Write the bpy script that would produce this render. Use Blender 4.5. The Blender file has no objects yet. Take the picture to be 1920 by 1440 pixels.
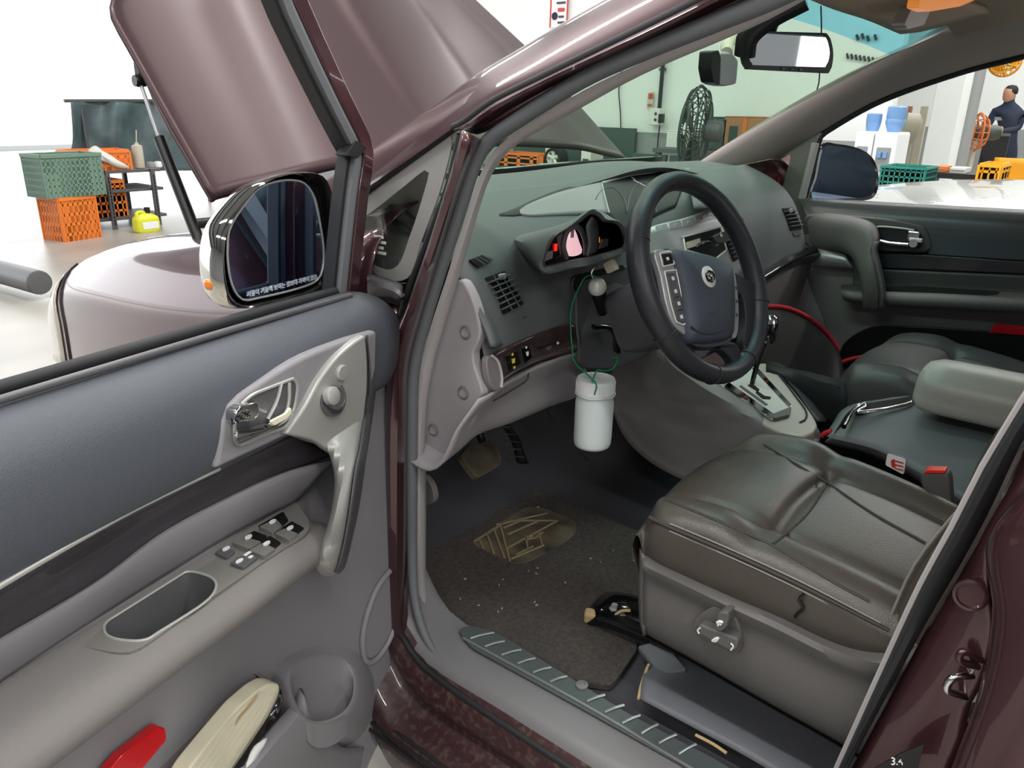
import bpy, bmesh, math, random
from mathutils import Vector, Matrix
from math import sin, cos, radians, pi, atan2
random.seed(4)
sc = bpy.context.scene
COL = sc.collection
V = Vector
# ------------------------------------------------------------------ camera, world, exposure
CAM = V((-.74, 0, 1.36)); F = 1442.0
_a, _p, _r = radians(51), radians(20), radians(1.2)
_h = V((sin(_a), cos(_a), 0)); _R = V((cos(_a), -sin(_a), 0)); _U = V((0, 0, 1))
CF = _h*cos(_p) - _U*sin(_p); _u = _h*sin(_p) + _U*cos(_p)
CR = _R*cos(_r) + _u*sin(_r); CU = -_R*sin(_r) + _u*cos(_r)
cd = bpy.data.cameras.new('camera'); co = bpy.data.objects.new('camera', cd); COL.objects.link(co)
cd.sensor_width = 36; cd.lens = 36*F/1920; cd.clip_start = .02; cd.clip_end = 200
M = Matrix((CR, CU, -CF)).transposed().to_4x4(); M.translation = CAM
co.matrix_world = M
sc.camera = co
w = bpy.data.worlds.new('world'); sc.world = w; w.use_nodes = True
bg = w.node_tree.nodes['Background']; bg.inputs[0].default_value = (.95, .98, 1, 1); bg.inputs[1].default_value = 3.2
sc.view_settings.view_transform = 'Standard'
try: sc.view_settings.look = 'None'
except Exception: pass
sc.view_settings.gamma = 1; sc.view_settings.exposure = 0.0
sc.view_settings.use_curve_mapping = False
LAMP_W = 75.0
LAMPS = [(x, y) for x in (-4.2, -1.4, 1.4, 4.4) for y in (-5.2, -2.0, 1.2, 4.4)]+[(8.5, -1), (8.5, 1.6), (11, -1), (11, 1.6), (13.6, -1), (13.6, 1.6), (4.4, 7.4)]  # battens past the side wall are added to brighten the dark alcove
for i, (x, y) in enumerate(LAMPS):
    ld = bpy.data.lights.new('tube_light', 'AREA'); ld.shape = 'RECTANGLE'; ld.size = .16; ld.size_y = 2.4
    ld.energy = LAMP_W; ld.color = (1, .98, .95)
    lo = bpy.data.objects.new('tube_light', ld); lo.location = (x, y, 4.28); COL.objects.link(lo)

# ------------------------------------------------------------------ where a sight line from the viewpoint meets a real plane
def ray(px, py): return CF + CR*((px-960)/F) - CU*((py-720)/F)
def P(px, py, ax, v):
    d = ray(px, py); i = 'xyz'.index(ax); return CAM + d*((v-CAM[i])/d[i])
def on_plane(px, py, p0, n):
    d = ray(px, py); return CAM + d*((p0-CAM).dot(n)/d.dot(n))
def PX(v, *pts): return [P(a, b, 'x', v) for a, b in pts]
def PY(v, *pts): return [P(a, b, 'y', v) for a, b in pts]
def PZ(v, *pts): return [P(a, b, 'z', v) for a, b in pts]
# ------------------------------------------------------------------ materials
MATS = {}
def lin(c): return tuple((x/255/12.92 if x/255 <= .04045 else ((x/255+.055)/1.055)**2.4) for x in c[:3]) + (1,)
def mat(name, col, rough=.5, metal=0, coat=0, bump=0, bscale=400, var=0, vscale=8, col2=None, emit=None, estr=0, spec=.5, aniso=None, detail=3):
    m = bpy.data.materials.new(name); m.use_nodes = True; nt = m.node_tree; b = nt.nodes['Principled BSDF']
    b.inputs['Base Color'].default_value = lin(col); b.inputs['Roughness'].default_value = rough
    b.inputs['Metallic'].default_value = metal; b.inputs['Coat Weight'].default_value = coat; b.inputs['Coat Roughness'].default_value = .04
    b.inputs['Specular IOR Level'].default_value = spec
    if emit: b.inputs['Emission Color'].default_value = lin(emit); b.inputs['Emission Strength'].default_value = estr
    tc = None
    if bump or var or col2:
        tc = nt.nodes.new('ShaderNodeTexCoord')
    if var or col2:
        n = nt.nodes.new('ShaderNodeTexNoise'); n.inputs['Scale'].default_value = vscale; n.inputs['Detail'].default_value = detail
        nt.links.new(tc.outputs['Object'], n.inputs['Vector'])
        r = nt.nodes.new('ShaderNodeValToRGB'); r.color_ramp.elements[0].position = .35; r.color_ramp.elements[1].position = .68
        c2 = col2 or tuple(max(0, min(255, x*(1-var))) for x in col)
        r.color_ramp.elements[0].color = lin(col); r.color_ramp.elements[1].color = lin(c2)
        nt.links.new(n.outputs['Fac'], r.inputs[0]); nt.links.new(r.outputs[0], b.inputs['Base Color'])
    if bump:
        n = nt.nodes.new('ShaderNodeTexNoise'); n.inputs['Scale'].default_value = bscale; n.inputs['Detail'].default_value = 2
        nt.links.new(tc.outputs['Object'], n.inputs['Vector'])
        bp = nt.nodes.new('ShaderNodeBump'); bp.inputs['Strength'].default_value = bump; bp.inputs['Distance'].default_value = .002
        nt.links.new(n.outputs['Fac'], bp.inputs['Height']); nt.links.new(bp.outputs[0], b.inputs['Normal'])
    MATS[name] = m; return m
def glass(name, tint, refl=1.0):
    m = bpy.data.materials.new(name); m.use_nodes = True; nt = m.node_tree; nt.nodes.clear()
    o = nt.nodes.new('ShaderNodeOutputMaterial'); t = nt.nodes.new('ShaderNodeBsdfTransparent'); g = nt.nodes.new('ShaderNodeBsdfGlossy')
    t.inputs[0].default_value = tint + (1,); g.inputs['Roughness'].default_value = .01
    lw = nt.nodes.new('ShaderNodeLayerWeight'); lw.inputs[0].default_value = .5
    pw = nt.nodes.new('ShaderNodeMath'); pw.operation = 'POWER'; pw.inputs[1].default_value = 5
    nt.links.new(lw.outputs['Facing'], pw.inputs[0])
    mu = nt.nodes.new('ShaderNodeMath'); mu.operation = 'MULTIPLY_ADD'; mu.inputs[1].default_value = .9*min(1, refl); mu.inputs[2].default_value = .045*refl; mu.use_clamp = True
    mx = nt.nodes.new('ShaderNodeMixShader'); nt.links.new(pw.outputs[0], mu.inputs[0]); nt.links.new(mu.outputs[0], mx.inputs[0])
    nt.links.new(t.outputs[0], mx.inputs[1]); nt.links.new(g.outputs[0], mx.inputs[2]); nt.links.new(mx.outputs[0], o.inputs[0])
    MATS[name] = m; return m
mat('paint', (76, 44, 49), .33, .5, 1)
mat('paint_gray', (76, 44, 49), .33, .5, 1)
mat('paint_hood_reflect', (61, 43, 46), .42, .45, .15, spec=.32)  # body paint again, bright reflections on the hood put into its colour
MATS['paint_hood_reflect'].node_tree.nodes['Principled BSDF'].inputs['Coat Roughness'].default_value = .22
mat('paint_dirty', (58, 30, 34), .45, 0, .4, bump=.4, bscale=60, col2=(84, 68, 60), vscale=90, detail=10)
MATS['paint_dirty'].node_tree.nodes['Color Ramp'].color_ramp.elements[0].position = .5
mat('dark_pad', (78, 82, 90), .5, bump=.35, bscale=900)
mat('door_gray', (138, 136, 140), .55, bump=.2, bscale=700)
mat('arm_fabric', (124, 120, 118), .62, bump=.5, bscale=1400)
mat('warm_gray', (118, 116, 112), .5, bump=.15, bscale=800)
mat('satin', (176, 176, 172), .38, .25)
mat('satin_dark', (92, 92, 94), .4, .1)
mat('dash', (97, 101, 104), .55, bump=.25, bscale=900)
mat('dash_light', (164, 160, 163), .55, bump=.2, bscale=800)
mat('leather', (73, 67, 61), .34, bump=.25, bscale=500, var=.08, vscale=5)
mat('leather_dark', (70, 68, 68), .4, bump=.25, bscale=500)
mat('seat_plastic', (90, 88, 87), .5, bump=.2, bscale=900)
mat('console', (124, 119, 121), .5, bump=.2, bscale=800)
mat('console_light', (188, 180, 172), .45)
mat('carpet', (64, 64, 69), .95, bump=.6, bscale=500)
mat('vinyl', (98, 100, 106), .5, bump=.3, bscale=60)
mat('floor_mat', (60, 56, 54), .98, bump=1, bscale=260, col2=(80, 74, 69), vscale=120, detail=8)
mat('heel_pad', (112, 102, 84), .7, var=.5, vscale=14)
mat('heel_rib', (140, 126, 98), .7)
mat('rubber', (32, 33, 36), .6)
mat('seal_gray', (104, 107, 111), .6)
mat('trim_lip', (178, 173, 173), .6)
mat('black', (16, 16, 18), .4)
mat('gloss_black', (14, 14, 16), .12, 0, .6)
mat('black_hole', (8, 8, 9), .9)
mat('chrome', (225, 225, 225), .07, 1)
mat('chrome_mirror', (200, 198, 190), .05, 1)
mat('silver', (178, 178, 182), .35, .35)
mat('wing_gray', (142, 139, 143), .5)
mat('column_gray', (84, 84, 89), .55)
mat('lamp_lens', (178, 170, 158), .12, 0, .8)
mat('silver_plate', (226, 226, 222), .3, .1)
mat('mirror_glass', (165, 188, 220), .02, 1)
mat('rear_mirror_glass', (215, 220, 222), .02, 1)
mat('wheel_leather', (46, 48, 54), .42, bump=.2, bscale=500)
mat('hub_pad', (62, 68, 80), .55, bump=.25, bscale=900)
mat('sill_gray', (118, 116, 118), .45, bump=.15, bscale=300)
mat('scuff', (86, 94, 94), .35, .2, bump=.1, bscale=200)
mat('scuff_rib', (168, 172, 172), .3, .7)
mat('headliner', (168, 152, 136), .9)
mat('pillar_trim', (150, 142, 138), .7)
mat('red_lens', (196, 8, 22), .15, 0, .6)
mat('red_piping', (190, 30, 48), .5)
mat('red_button', (226, 48, 30), .4)
mat('white_plastic', (250, 252, 254), .4)
mat('jar_white', (240, 252, 252), .42)
mat('green_string', (10, 150, 92), .6)
mat('tag_cream', (196, 190, 172), .7)
mat('paper', (232, 226, 198), .85, var=.12, vscale=9)
mat('paper_white', (240, 240, 240), .8)
mat('wood_dark', (72, 52, 54), .2, 0, .5, var=.3, vscale=12)
mat('carbon', (56, 53, 58), .28, 0, .4, bump=.3, bscale=800)
mat('icon_white', (225, 228, 228), .5)
mat('icon_yellow', (225, 200, 60), .5)
mat('icon_dark', (60, 60, 64), .5)
mat('quarter_mask', (150, 148, 146), .35)
mat('orange_lens', (232, 132, 40), .2, 0, .5)
mat('lamp_glow', (222, 140, 70), .3, emit=(235, 140, 60), estr=.5)
mat('pad_leather', (165, 161, 154), .35, bump=.2, bscale=500)  # grey leather lightened to hold the window light on the arm pad
mat('lcd_pink', (250, 200, 205), .3, emit=(255, 205, 212), estr=.75)
mat('lcd_red', (255, 50, 40), .3, emit=(255, 40, 30), estr=1.3)
mat('lcd_orange', (255, 160, 50), .3, emit=(255, 150, 50), estr=1)
mat('gauge_line', (84, 86, 92), .5)
mat('concrete', (176, 172, 164), .35, var=.12, vscale=1.2)
mat('outside_ground', (226, 224, 218), .8, var=.06, vscale=.6)
mat('wall_white', (236, 238, 236), .8)
mat('wall_gray', (150, 152, 152), .8)
mat('ceiling_paint', (150, 154, 160), .85)
mat('beam_steel', (96, 104, 118), .6)
mat('back_wall_paint', (146, 149, 154), .85)
mat('tube_white', (255, 255, 255), .5, emit=(255, 252, 246), estr=6)
mat('crate_orange', (236, 128, 48), .5)
mat('crate_green', (112, 142, 124), .55)
mat('crate_teal', (40, 132, 118), .5)
mat('crate_yellow', (244, 172, 16), .5)
mat('jug_yellow', (226, 226, 60), .4)
mat('tarp', (92, 112, 116), .4, var=.25, vscale=4)
mat('rack_steel', (96, 96, 98), .5, .3)
mat('machine_green', (60, 78, 72), .5)
mat('box_brown', (170, 120, 90), .8)
mat('box_white', (224, 222, 216), .7)
mat('fan_steel', (70, 78, 74), .45, .5)
mat('fan_orange', (214, 120, 60), .5)
mat('cooler_blue', (120, 160, 210), .2)
mat('navy', (34, 42, 64), .8)
mat('skin', (190, 140, 112), .6)
mat('hair', (24, 22, 24), .7)
mat('silver_car', (168, 168, 166), .25, .3, .8)
mat('tyre', (28, 28, 30), .8)
mat('foam_tan', (188, 164, 120), .9)
mat('debris', (190, 176, 150), .8)
mat('stitch', (138, 132, 126), .7)
mat('seam', (58, 54, 52), .7)
mat('pink_sign', (222, 120, 120), .7)
mat('sticker_red', (206, 62, 50), .6)
glass('windshield_glass', (.51, .66, .55), .4)
glass('clear_glass', (.97, .985, .98), .5)
glass('blue_band', (.20, .50, .54), .3)
glass('quarter_glass', (.9, .92, .9), 2.2)
glass('pink_glass', (1, .80, .80), 1)
glass('cluster_glass', (.8, .82, .85), .5)
# ------------------------------------------------------------------ builders
def tag(o, label=None, cat=None, group=None, kind=None):
    if label: o['label'] = label
    if cat: o['category'] = cat
    if group: o['group'] = group
    if kind: o['kind'] = kind
    return o
def thing(name, loc, label, cat, group=None):
    o = bpy.data.objects.new(name, None); o.location = loc; o.empty_display_size = .05; COL.objects.link(o)
    return tag(o, label, cat, group, 'thing')
def put(name, me, m, parent=None):
    o = bpy.data.objects.new(name, me); COL.objects.link(o)
    if m and not me.materials: me.materials.append(MATS[m] if isinstance(m, str) else m)
    if parent:
        o.parent = parent
        r, off = parent, V((0, 0, 0))
        while r: off += r.location; r = r.parent
        o.location = -off
    return o
# every mesh is built in world coordinates; put() offsets it by its parents' locations
def mk(name, vs, fs, m, parent=None, smooth=True, bevel=0, seg=2, sub=0, solid=0, ang=40, off=-1):
    me = bpy.data.meshes.new(name); me.from_pydata([tuple(v) for v in vs], [], fs); me.update()
    bm = bmesh.new(); bm.from_mesh(me); bmesh.ops.recalc_face_normals(bm, faces=bm.faces); bm.to_mesh(me); bm.free()
    if smooth:
        for p in me.polygons: p.use_smooth = True
        if ang: me.set_sharp_from_angle(angle=radians(ang))
    o = put(name, me, m, parent)
    if solid:
        s = o.modifiers.new('s', 'SOLIDIFY'); s.thickness = solid; s.offset = off
    if bevel:
        b = o.modifiers.new('b', 'BEVEL'); b.width = bevel; b.segments = seg; b.limit_method = 'ANGLE'; b.angle_limit = radians(35)
        if smooth: b.harden_normals = True
    if sub:
        s = o.modifiers.new('u', 'SUBSURF'); s.levels = sub; s.render_levels = sub
    return o
def cr(pts, n, closed=False):
    """n points along a smooth curve through pts"""
    pts = [V(p) for p in pts]; k = len(pts)
    if k == 1: return [pts[0].copy() for _ in range(n)]
    if k == 2 and not closed: return [pts[0].lerp(pts[1], i/(n-1)) for i in range(n)]
    segs = k if closed else k-1
    g = (lambda i: pts[i % k]) if closed else (lambda i: pts[i] if 0 <= i < k else (pts[0]*2-pts[1] if i < 0 else pts[-1]*2-pts[-2]))
    fine = []
    for s in range(segs):
        p0, p1, p2, p3 = g(s-1), g(s), g(s+1), g(s+2)
        for j in range(12):
            t = j/12
            fine.append(.5*((2*p1)+(p2-p0)*t+(2*p0-5*p1+4*p2-p3)*t*t+(3*p1-p0-3*p2+p3)*t**3))
    fine.append(g(segs).copy() if not closed else fine[0].copy())
    L = [0]
    for a, b in zip(fine, fine[1:]): L.append(L[-1]+(b-a).length)
    out, j = [], 0
    cnt = n if closed else n-1
    for i in range(n):
        d = L[-1]*i/cnt
        while j < len(L)-2 and L[j+1] < d: j += 1
        e = L[j+1]-L[j]; out.append(fine[j].lerp(fine[j+1], (d-L[j])/e if e > 1e-9 else 0))
    return out
def loft(name, rows, m, parent=None, nu=20, nv=None, closed_u=False, closed_v=False, caps=False, solid=0, straight=False, ang=50, bevel=0, off=-1):
    rows = [cr(r, nu, closed_u) if not straight or len(r) != nu else [V(p) for p in r] for r in rows]
    if nv:
        cols = [cr([r[i] for r in rows], nv, closed_v) for i in range(nu)]
        rows = [[cols[i][j] for i in range(nu)] for j in range(nv)]
    n = len(rows); vs = [p for r in rows for p in r]; fs = []
    for j in range(n if closed_v else n-1):
        for i in range(nu if closed_u else nu-1):
            a, b = j*nu+i, j*nu+(i+1) % nu; c, d = ((j+1) % n)*nu+(i+1) % nu, ((j+1) % n)*nu+i
            fs.append((a, b, c, d))
    if caps:
        if closed_u: fs += [tuple(range(nu)), tuple((n-1)*nu+i for i in range(nu))]
        elif closed_v: fs += [tuple(j*nu for j in range(n)), tuple(j*nu+nu-1 for j in range(n))]
    return mk(name, vs, fs, m, parent, solid=solid, ang=ang, bevel=bevel, off=off)
def rc(pts, r=.01, n=4):
    """round the corners of a closed polygon"""
    pts = [V(p) for p in pts]; out = []; k = len(pts)
    for i in range(k):
        a, b, c = pts[i-1], pts[i], pts[(i+1) % k]
        d1, d2 = (a-b), (c-b); q = min(r, d1.length*.45, d2.length*.45)
        s, e = b+d1.normalized()*q, b+d2.normalized()*q
        for j in range(n+1):
            t = j/n; out.append(s*(1-t)**2+b*2*t*(1-t)+e*t*t)
    return out
def normal_of(pts):
    n = V((0, 0, 0))
    for a, b in zip(pts, pts[1:]+pts[:1]): n += a.cross(b)
    n.normalize(); c = sum(pts, V((0, 0, 0)))/len(pts)
    return n if n.dot(CAM-c) > 0 else -n
def plate(name, pts, m, parent=None, d=.01, bevel=.002, raise_=0, smooth=True, n=None, seg=2):
    """outline with its front face where pts lie (raised by raise_) and thickness d behind it"""
    pts = [V(p) for p in pts]; n = n or normal_of(pts)
    k = len(pts); f = [p+n*raise_ for p in pts]; bk = [p+n*(raise_-d) for p in pts]
    fs = [tuple(range(k)), tuple(range(2*k-1, k-1, -1))]+[(i, (i+1) % k, k+(i+1) % k, k+i) for i in range(k)]
    return mk(name, f+bk, fs, m, parent, smooth=smooth, bevel=bevel, seg=seg)
def frames(pts, up=None):
    T = []
    for i in range(len(pts)):
        a, b = pts[max(i-1, 0)], pts[min(i+1, len(pts)-1)]; T.append((b-a).normalized())
    u = up or (V((0, 0, 1)) if abs(T[0].z) < .9 else V((1, 0, 0)))
    out = []
    for t in T:
        s = t.cross(u)
        if s.length < 1e-6: s = t.orthogonal()
        s.normalize(); uu = s.cross(t).normalized()
        if up is None: u = uu
        out.append((t, s, uu))
    return out
def sweep(name, pts, prof, m, parent=None, n=24, up=None, closed=False, caps=True, scale=None, ang=50, bevel=0):
    """profile (side, up) pairs carried along a smooth path"""
    pts = cr(pts, n, closed); fr = frames(pts, up); k = len(prof); vs = []
    if closed:
        fr = []
        for i in range(n):
            t = (pts[(i+1) % n]-pts[i-1]).normalized(); s = t.cross(up).normalized(); fr.append((t, s, s.cross(t).normalized()))
    for i, p in enumerate(pts):
        t, s, u = fr[i]; q = scale(i/(n-1)) if scale else 1
        vs += [p+s*a*q+u*b*q for a, b in prof]
    fs = []
    for j in range(n if closed else n-1):
        for i in range(k):
            fs.append((j*k+i, j*k+(i+1) % k, ((j+1) % n)*k+(i+1) % k, ((j+1) % n)*k+i))
    if caps and not closed: fs += [tuple(range(k)), tuple((n-1)*k+i for i in range(k))]
    return mk(name, vs, fs, m, parent, ang=ang, bevel=bevel)
def circ(r, n=10, a=1, b=1): return [(r*a*cos(2*pi*i/n), r*b*sin(2*pi*i/n)) for i in range(n)]
def tube(name, pts, r, m, parent=None, n=24, k=10, scale=None, up=None, closed=False, flat=1):
    return sweep(name, pts, circ(r, k, 1, flat), m, parent, n=n, up=up, scale=scale, closed=closed)
def axes(ax):
    z = V(ax).normalized(); x = V((0, 0, 1)).cross(z)
    if x.length < 1e-4: x = V((1, 0, 0))
    x.normalize(); return x, z.cross(x), z
def lathe(name, c, prof, m, parent=None, ax=(0, 0, 1), n=28, ang=35, sx=1, sy=1, ref=None, caps=True):
    c = V(c); x, y, z = axes(ax)
    if ref: x = (V(ref)-z*V(ref).dot(z)).normalized(); y = z.cross(x)
    vs, fs = [], []
    for r, h in prof:
        vs += [c+z*h+x*(r*sx*cos(2*pi*i/n))+y*(r*sy*sin(2*pi*i/n)) for i in range(n)]
    for j in range(len(prof)-1):
        for i in range(n): fs.append((j*n+i, j*n+(i+1) % n, (j+1)*n+(i+1) % n, (j+1)*n+i))
    if caps and prof[0][0] > 1e-5: fs.append(tuple(range(n)))
    if caps and prof[-1][0] > 1e-5: fs.append(tuple((len(prof)-1)*n+i for i in range(n)))
    me_o = mk(name, vs, fs, m, parent, ang=ang)
    return me_o
def box(name, c, s, m, parent=None, ax=None, bevel=.003, seg=2):
    c = V(c); X, Y, Z = ax or (V((1, 0, 0)), V((0, 1, 0)), V((0, 0, 1)))
    vs = [c+X*(s[0]/2*i)+Y*(s[1]/2*j)+Z*(s[2]/2*k) for k in (-1, 1) for j in (-1, 1) for i in (-1, 1)]
    fs = [(0, 1, 3, 2), (4, 6, 7, 5), (0, 4, 5, 1), (2, 3, 7, 6), (0, 2, 6, 4), (1, 5, 7, 3)]
    return mk(name, vs, fs, m, parent, bevel=bevel, seg=seg)
def rz(a):
    a = radians(a); return V((cos(a), sin(a), 0)), V((-sin(a), cos(a), 0)), V((0, 0, 1))
def bar(name, a, b, wd, th, m, parent=None, up=(0, 0, 1), bevel=.001):
    a, b = V(a), V(b); t = (b-a); s = t.cross(V(up)).normalized(); u = s.cross(t).normalized()
    return box(name, (a+b)/2, (t.length, wd, th), m, parent, (t.normalized(), s, u), bevel)
def merged(name, boxes, m, parent=None, bevel=0, kind=None):
    """many small bars as one part"""
    vs, fs = [], []
    for c, s, ax in boxes:
        X, Y, Z = ax or (V((1, 0, 0)), V((0, 1, 0)), V((0, 0, 1))); b = len(vs); c = V(c)
        vs += [c+X*(s[0]/2*i)+Y*(s[1]/2*j)+Z*(s[2]/2*k) for k in (-1, 1) for j in (-1, 1) for i in (-1, 1)]
        fs += [tuple(b+q for q in f) for f in [(0, 1, 3, 2), (4, 6, 7, 5), (0, 4, 5, 1), (2, 3, 7, 6), (0, 2, 6, 4), (1, 5, 7, 3)]]
    o = mk(name, vs, fs, m, parent, smooth=False, bevel=bevel)
    if kind: o['kind'] = kind
    return o
def text(name, s, c, right, up, size, m, parent=None, ext=.0004, align='CENTER'):
    cu = bpy.data.curves.new(name, 'FONT'); cu.body = s; cu.size = size; cu.extrude = ext; cu.align_x = align; cu.align_y = 'CENTER'
    cu.materials.append(MATS[m]); X = V(right).normalized(); Y = V(up); Y = (Y-X*Y.dot(X)).normalized(); Z = X.cross(Y)
    tmp = bpy.data.objects.new(name, cu); COL.objects.link(tmp)
    bpy.context.view_layer.update()
    me = bpy.data.meshes.new_from_object(tmp.evaluated_get(bpy.context.evaluated_depsgraph_get()))
    bpy.data.objects.remove(tmp); Mx = Matrix((X, Y, Z)).transposed().to_4x4(); Mx.translation = V(c); me.transform(Mx)
    me.materials.clear()
    return put(name, me, m, parent)
def cut(o, cutter):
    """subtract the cutter's solid from o and remove the cutter"""
    b = o.modifiers.new('cut', 'BOOLEAN'); b.object = cutter; b.operation = 'DIFFERENCE'; b.solver = 'EXACT'
    bpy.context.view_layer.update()
    me = bpy.data.meshes.new_from_object(o.evaluated_get(bpy.context.evaluated_depsgraph_get()))
    o.modifiers.clear(); o.data = me; bpy.data.objects.remove(cutter); return o

def patch(name, top, bot, f, m, parent=None, nu=24, nv=8, d=.006):
    """a skin between two sight-line curves, every point taken on the surface f, with thickness d"""
    T = cr([V((a, b, 0)) for a, b in top], nu); Bt = cr([V((a, b, 0)) for a, b in bot], nu)
    rows = [[f(*(p.lerp(q, j/(nv-1)).xy)) for p, q in zip(T, Bt)] for j in range(nv)]
    return loft(name, rows, m, parent, nu=nu, straight=True, solid=d, off=0)

from mathutils.bvhtree import BVHTree
def on_mesh(o, pts, off=0):
    """where sight lines meet an already built mesh"""
    vs = [v.co+o.location+(o.parent.location if o.parent else V((0, 0, 0))) for v in o.data.vertices]
    t = BVHTree.FromPolygons(vs, [tuple(p.vertices) for p in o.data.polygons]); out = []
    for a, b in pts:
        d = ray(a, b).normalized(); h = t.ray_cast(CAM, d)
        if h[0] is not None:
            n = h[1] if h[1].dot(d) < 0 else -h[1]; out.append(h[0]+n*off)
    return out
# ================================================================== the workshop
def struct(name, vs, fs, m, solid=0):
    o = mk(name, vs, fs, m, smooth=False, solid=solid); o['kind'] = 'structure'; return o
def slab(name, a, b, m):
    c = (V(a)+V(b))/2; s = V(b)-V(a); o = box(name, c, (abs(s.x), abs(s.y), abs(s.z)), m, bevel=0); o['kind'] = 'structure'; return o
slab('floor', (-9, -9, -.1), (16.2, 13, 0), 'concrete')
slab('ground_outside', (-40, 13, -.12), (40, 70, -.01), 'outside_ground')
slab('kerb', (-40, 22.6, -.01), (40, 22.9, .12), 'wall_gray')
slab('ceiling', (-9, -9, 4.9), (16.2, 13, 5.0), 'ceiling_paint')
wr = slab('wall_side', (7, 2.0, 1.1), (7.15, 13, 4.9), 'wall_white')
slab('trim_1', (6.985, 2.0, 0), (7.15, 13, 1.1), 'wall_gray')
slab('wall_alcove', (15.6, -9, 1.12), (15.75, 6.1, 4.9), 'wall_white')
slab('trim_2', (15.58, -9, 0), (15.75, 6.1, 1.12), 'wall_gray')
slab('wall_return', (7.15, 6.0, 0), (15.6, 6.15, 4.9), 'wall_white')
slab('wall_back', (-9, -9.1, 0), (-.1, -9, 4.9), 'back_wall_paint')
slab('wall_rear', (3.4, -9.1, 0), (16.2, -9, 4.9), 'back_wall_paint')
slab('ground_rear', (-40, -60, -.12), (40, -9, -.01), 'outside_ground')
slab('wall_left', (-9.1, -9, 0), (-9, 13, 4.9), 'back_wall_paint')
for i, y in enumerate((-7.2, -3.6, -.4, 2.8, 6.0, 9.2, 12.6)):
    slab('beam_%d' % (i+1), (-9, y-.12, 4.5), (16, y+.12, 4.9), 'beam_steel')
slab('lintel', (-9, 12.8, 4.2), (7, 13, 4.9), 'wall_white')
# fluorescent battens over the bay, and the added ones that brighten the alcove
NR = ('first', 'second', 'third', 'fourth', 'fifth', 'sixth', 'seventh', 'eighth')
for i, (x, y) in enumerate(LAMPS):
    t = thing('ceiling_light', (x, y, 4.4), 'white ceiling batten, %s in from the left wall, %s row from the rear wall' % (NR[sorted({a for a, _ in LAMPS}).index(x)], NR[sorted({b for _, b in LAMPS}).index(y)]), 'lamp', 'fluorescent battens under the ceiling')
    box('housing', (x, y, 4.42), (.2, 2.5, .08), 'white_plastic', t)
    for dx in (-.045, .045): tube('lamp_tube', [(x+dx, y-1.2, 4.35), (x+dx, y+1.2, 4.35)], .014, 'tube_white', t, n=2, k=8)
    for dy in (-.9, .9): tube('hanger', [(x, y+dy, 4.46), (x, y+dy, 4.9)], .006, 'rack_steel', t, n=2, k=6)

# ================================================================== the minivan's shell
car = thing('minivan', (.9, .6, 0), 'maroon minivan shell with pillars, sill and roof around the open driver doorway', 'car')
# --- A pillar on the driver's side: windshield edge, crown and groove
pa = [(560, 372), (636, 322), (702, 277), (767, 229), (827, 189), (902, 133), (970, 94), (1034, 56), (1127, 4), (1260, -66), (1420, -140)]
pg = [(580, 418), (640, 384), (689, 351), (771, 296), (850, 240), (925, 191), (1015, 146), (1127, 92), (1240, 37), (1330, -8), (1470, -70)]
def mixr(a, b, t, xa, xb): return [P(p[0]*(1-t)+q[0]*t, p[1]*(1-t)+q[1]*t, 'x', xa*(1-t)+xb*t) for p, q in zip(a, b)]
rows = [PX(.20, *[(a+20, b-6) for a, b in pa]), PX(.15, *pa), mixr(pa, pg, .3, .105, .105), mixr(pa, pg, .7, .075, .075), PX(.065, *pg), PX(.10, *[(a+2, b+3) for a, b in pg])]
loft('windshield_pillar', rows, 'paint', car, nu=40, nv=22, solid=.004)
ch = [(866, 246), (902, 251), (962, 214), (1052, 165), (1165, 116), (1277, 64), (1360, 22), (1470, -25), (1560, -60)]
gg = [(850, 240), (872, 229), (925, 191), (1015, 146), (1127, 92), (1240, 37), (1330, -8), (1440, -60), (1530, -95)]
rows = [PX(.085, *[(a, b-2) for a, b in gg]), PX(.055, *[(a+1, b+2) for a, b in gg]), mixr(gg, ch, .35, .05, .05), mixr(gg, ch, .6, .072, .072), PX(.075, *ch)]
loft('door_channel', rows, 'paint', car, nu=36, nv=14, solid=.003)
tube('channel_groove', PX(.062, *gg), .006, 'rubber', car, n=40, k=8)
# --- maroon post beside the quarter window, running down and along the rocker
oa = [(866, 244), (853, 300), (826, 390), (797, 480), (764, 575), (738, 650), (722, 780), (724, 980), (728, 1140), (742, 1230), (785, 1310), (880, 1385), (1050, 1470), (1250, 1580), (1450, 1690)]
ob = [(903, 262), (882, 310), (852, 395), (818, 505), (790, 600), (768, 690), (765, 800), (764, 990), (766, 1110), (778, 1180), (806, 1236), (872, 1296), (1040, 1376), (1240, 1480), (1460, 1600)]
rows = [PX(.07, *[(a-3, b) for a, b in oa]), PX(.02, *oa), mixr(oa, ob, .4, .018, .018), mixr(oa, ob, .8, .04, .04), PX(.07, *ob)]
loft('front_post', rows, 'paint', car, nu=60, nv=14, solid=.003)
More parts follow.
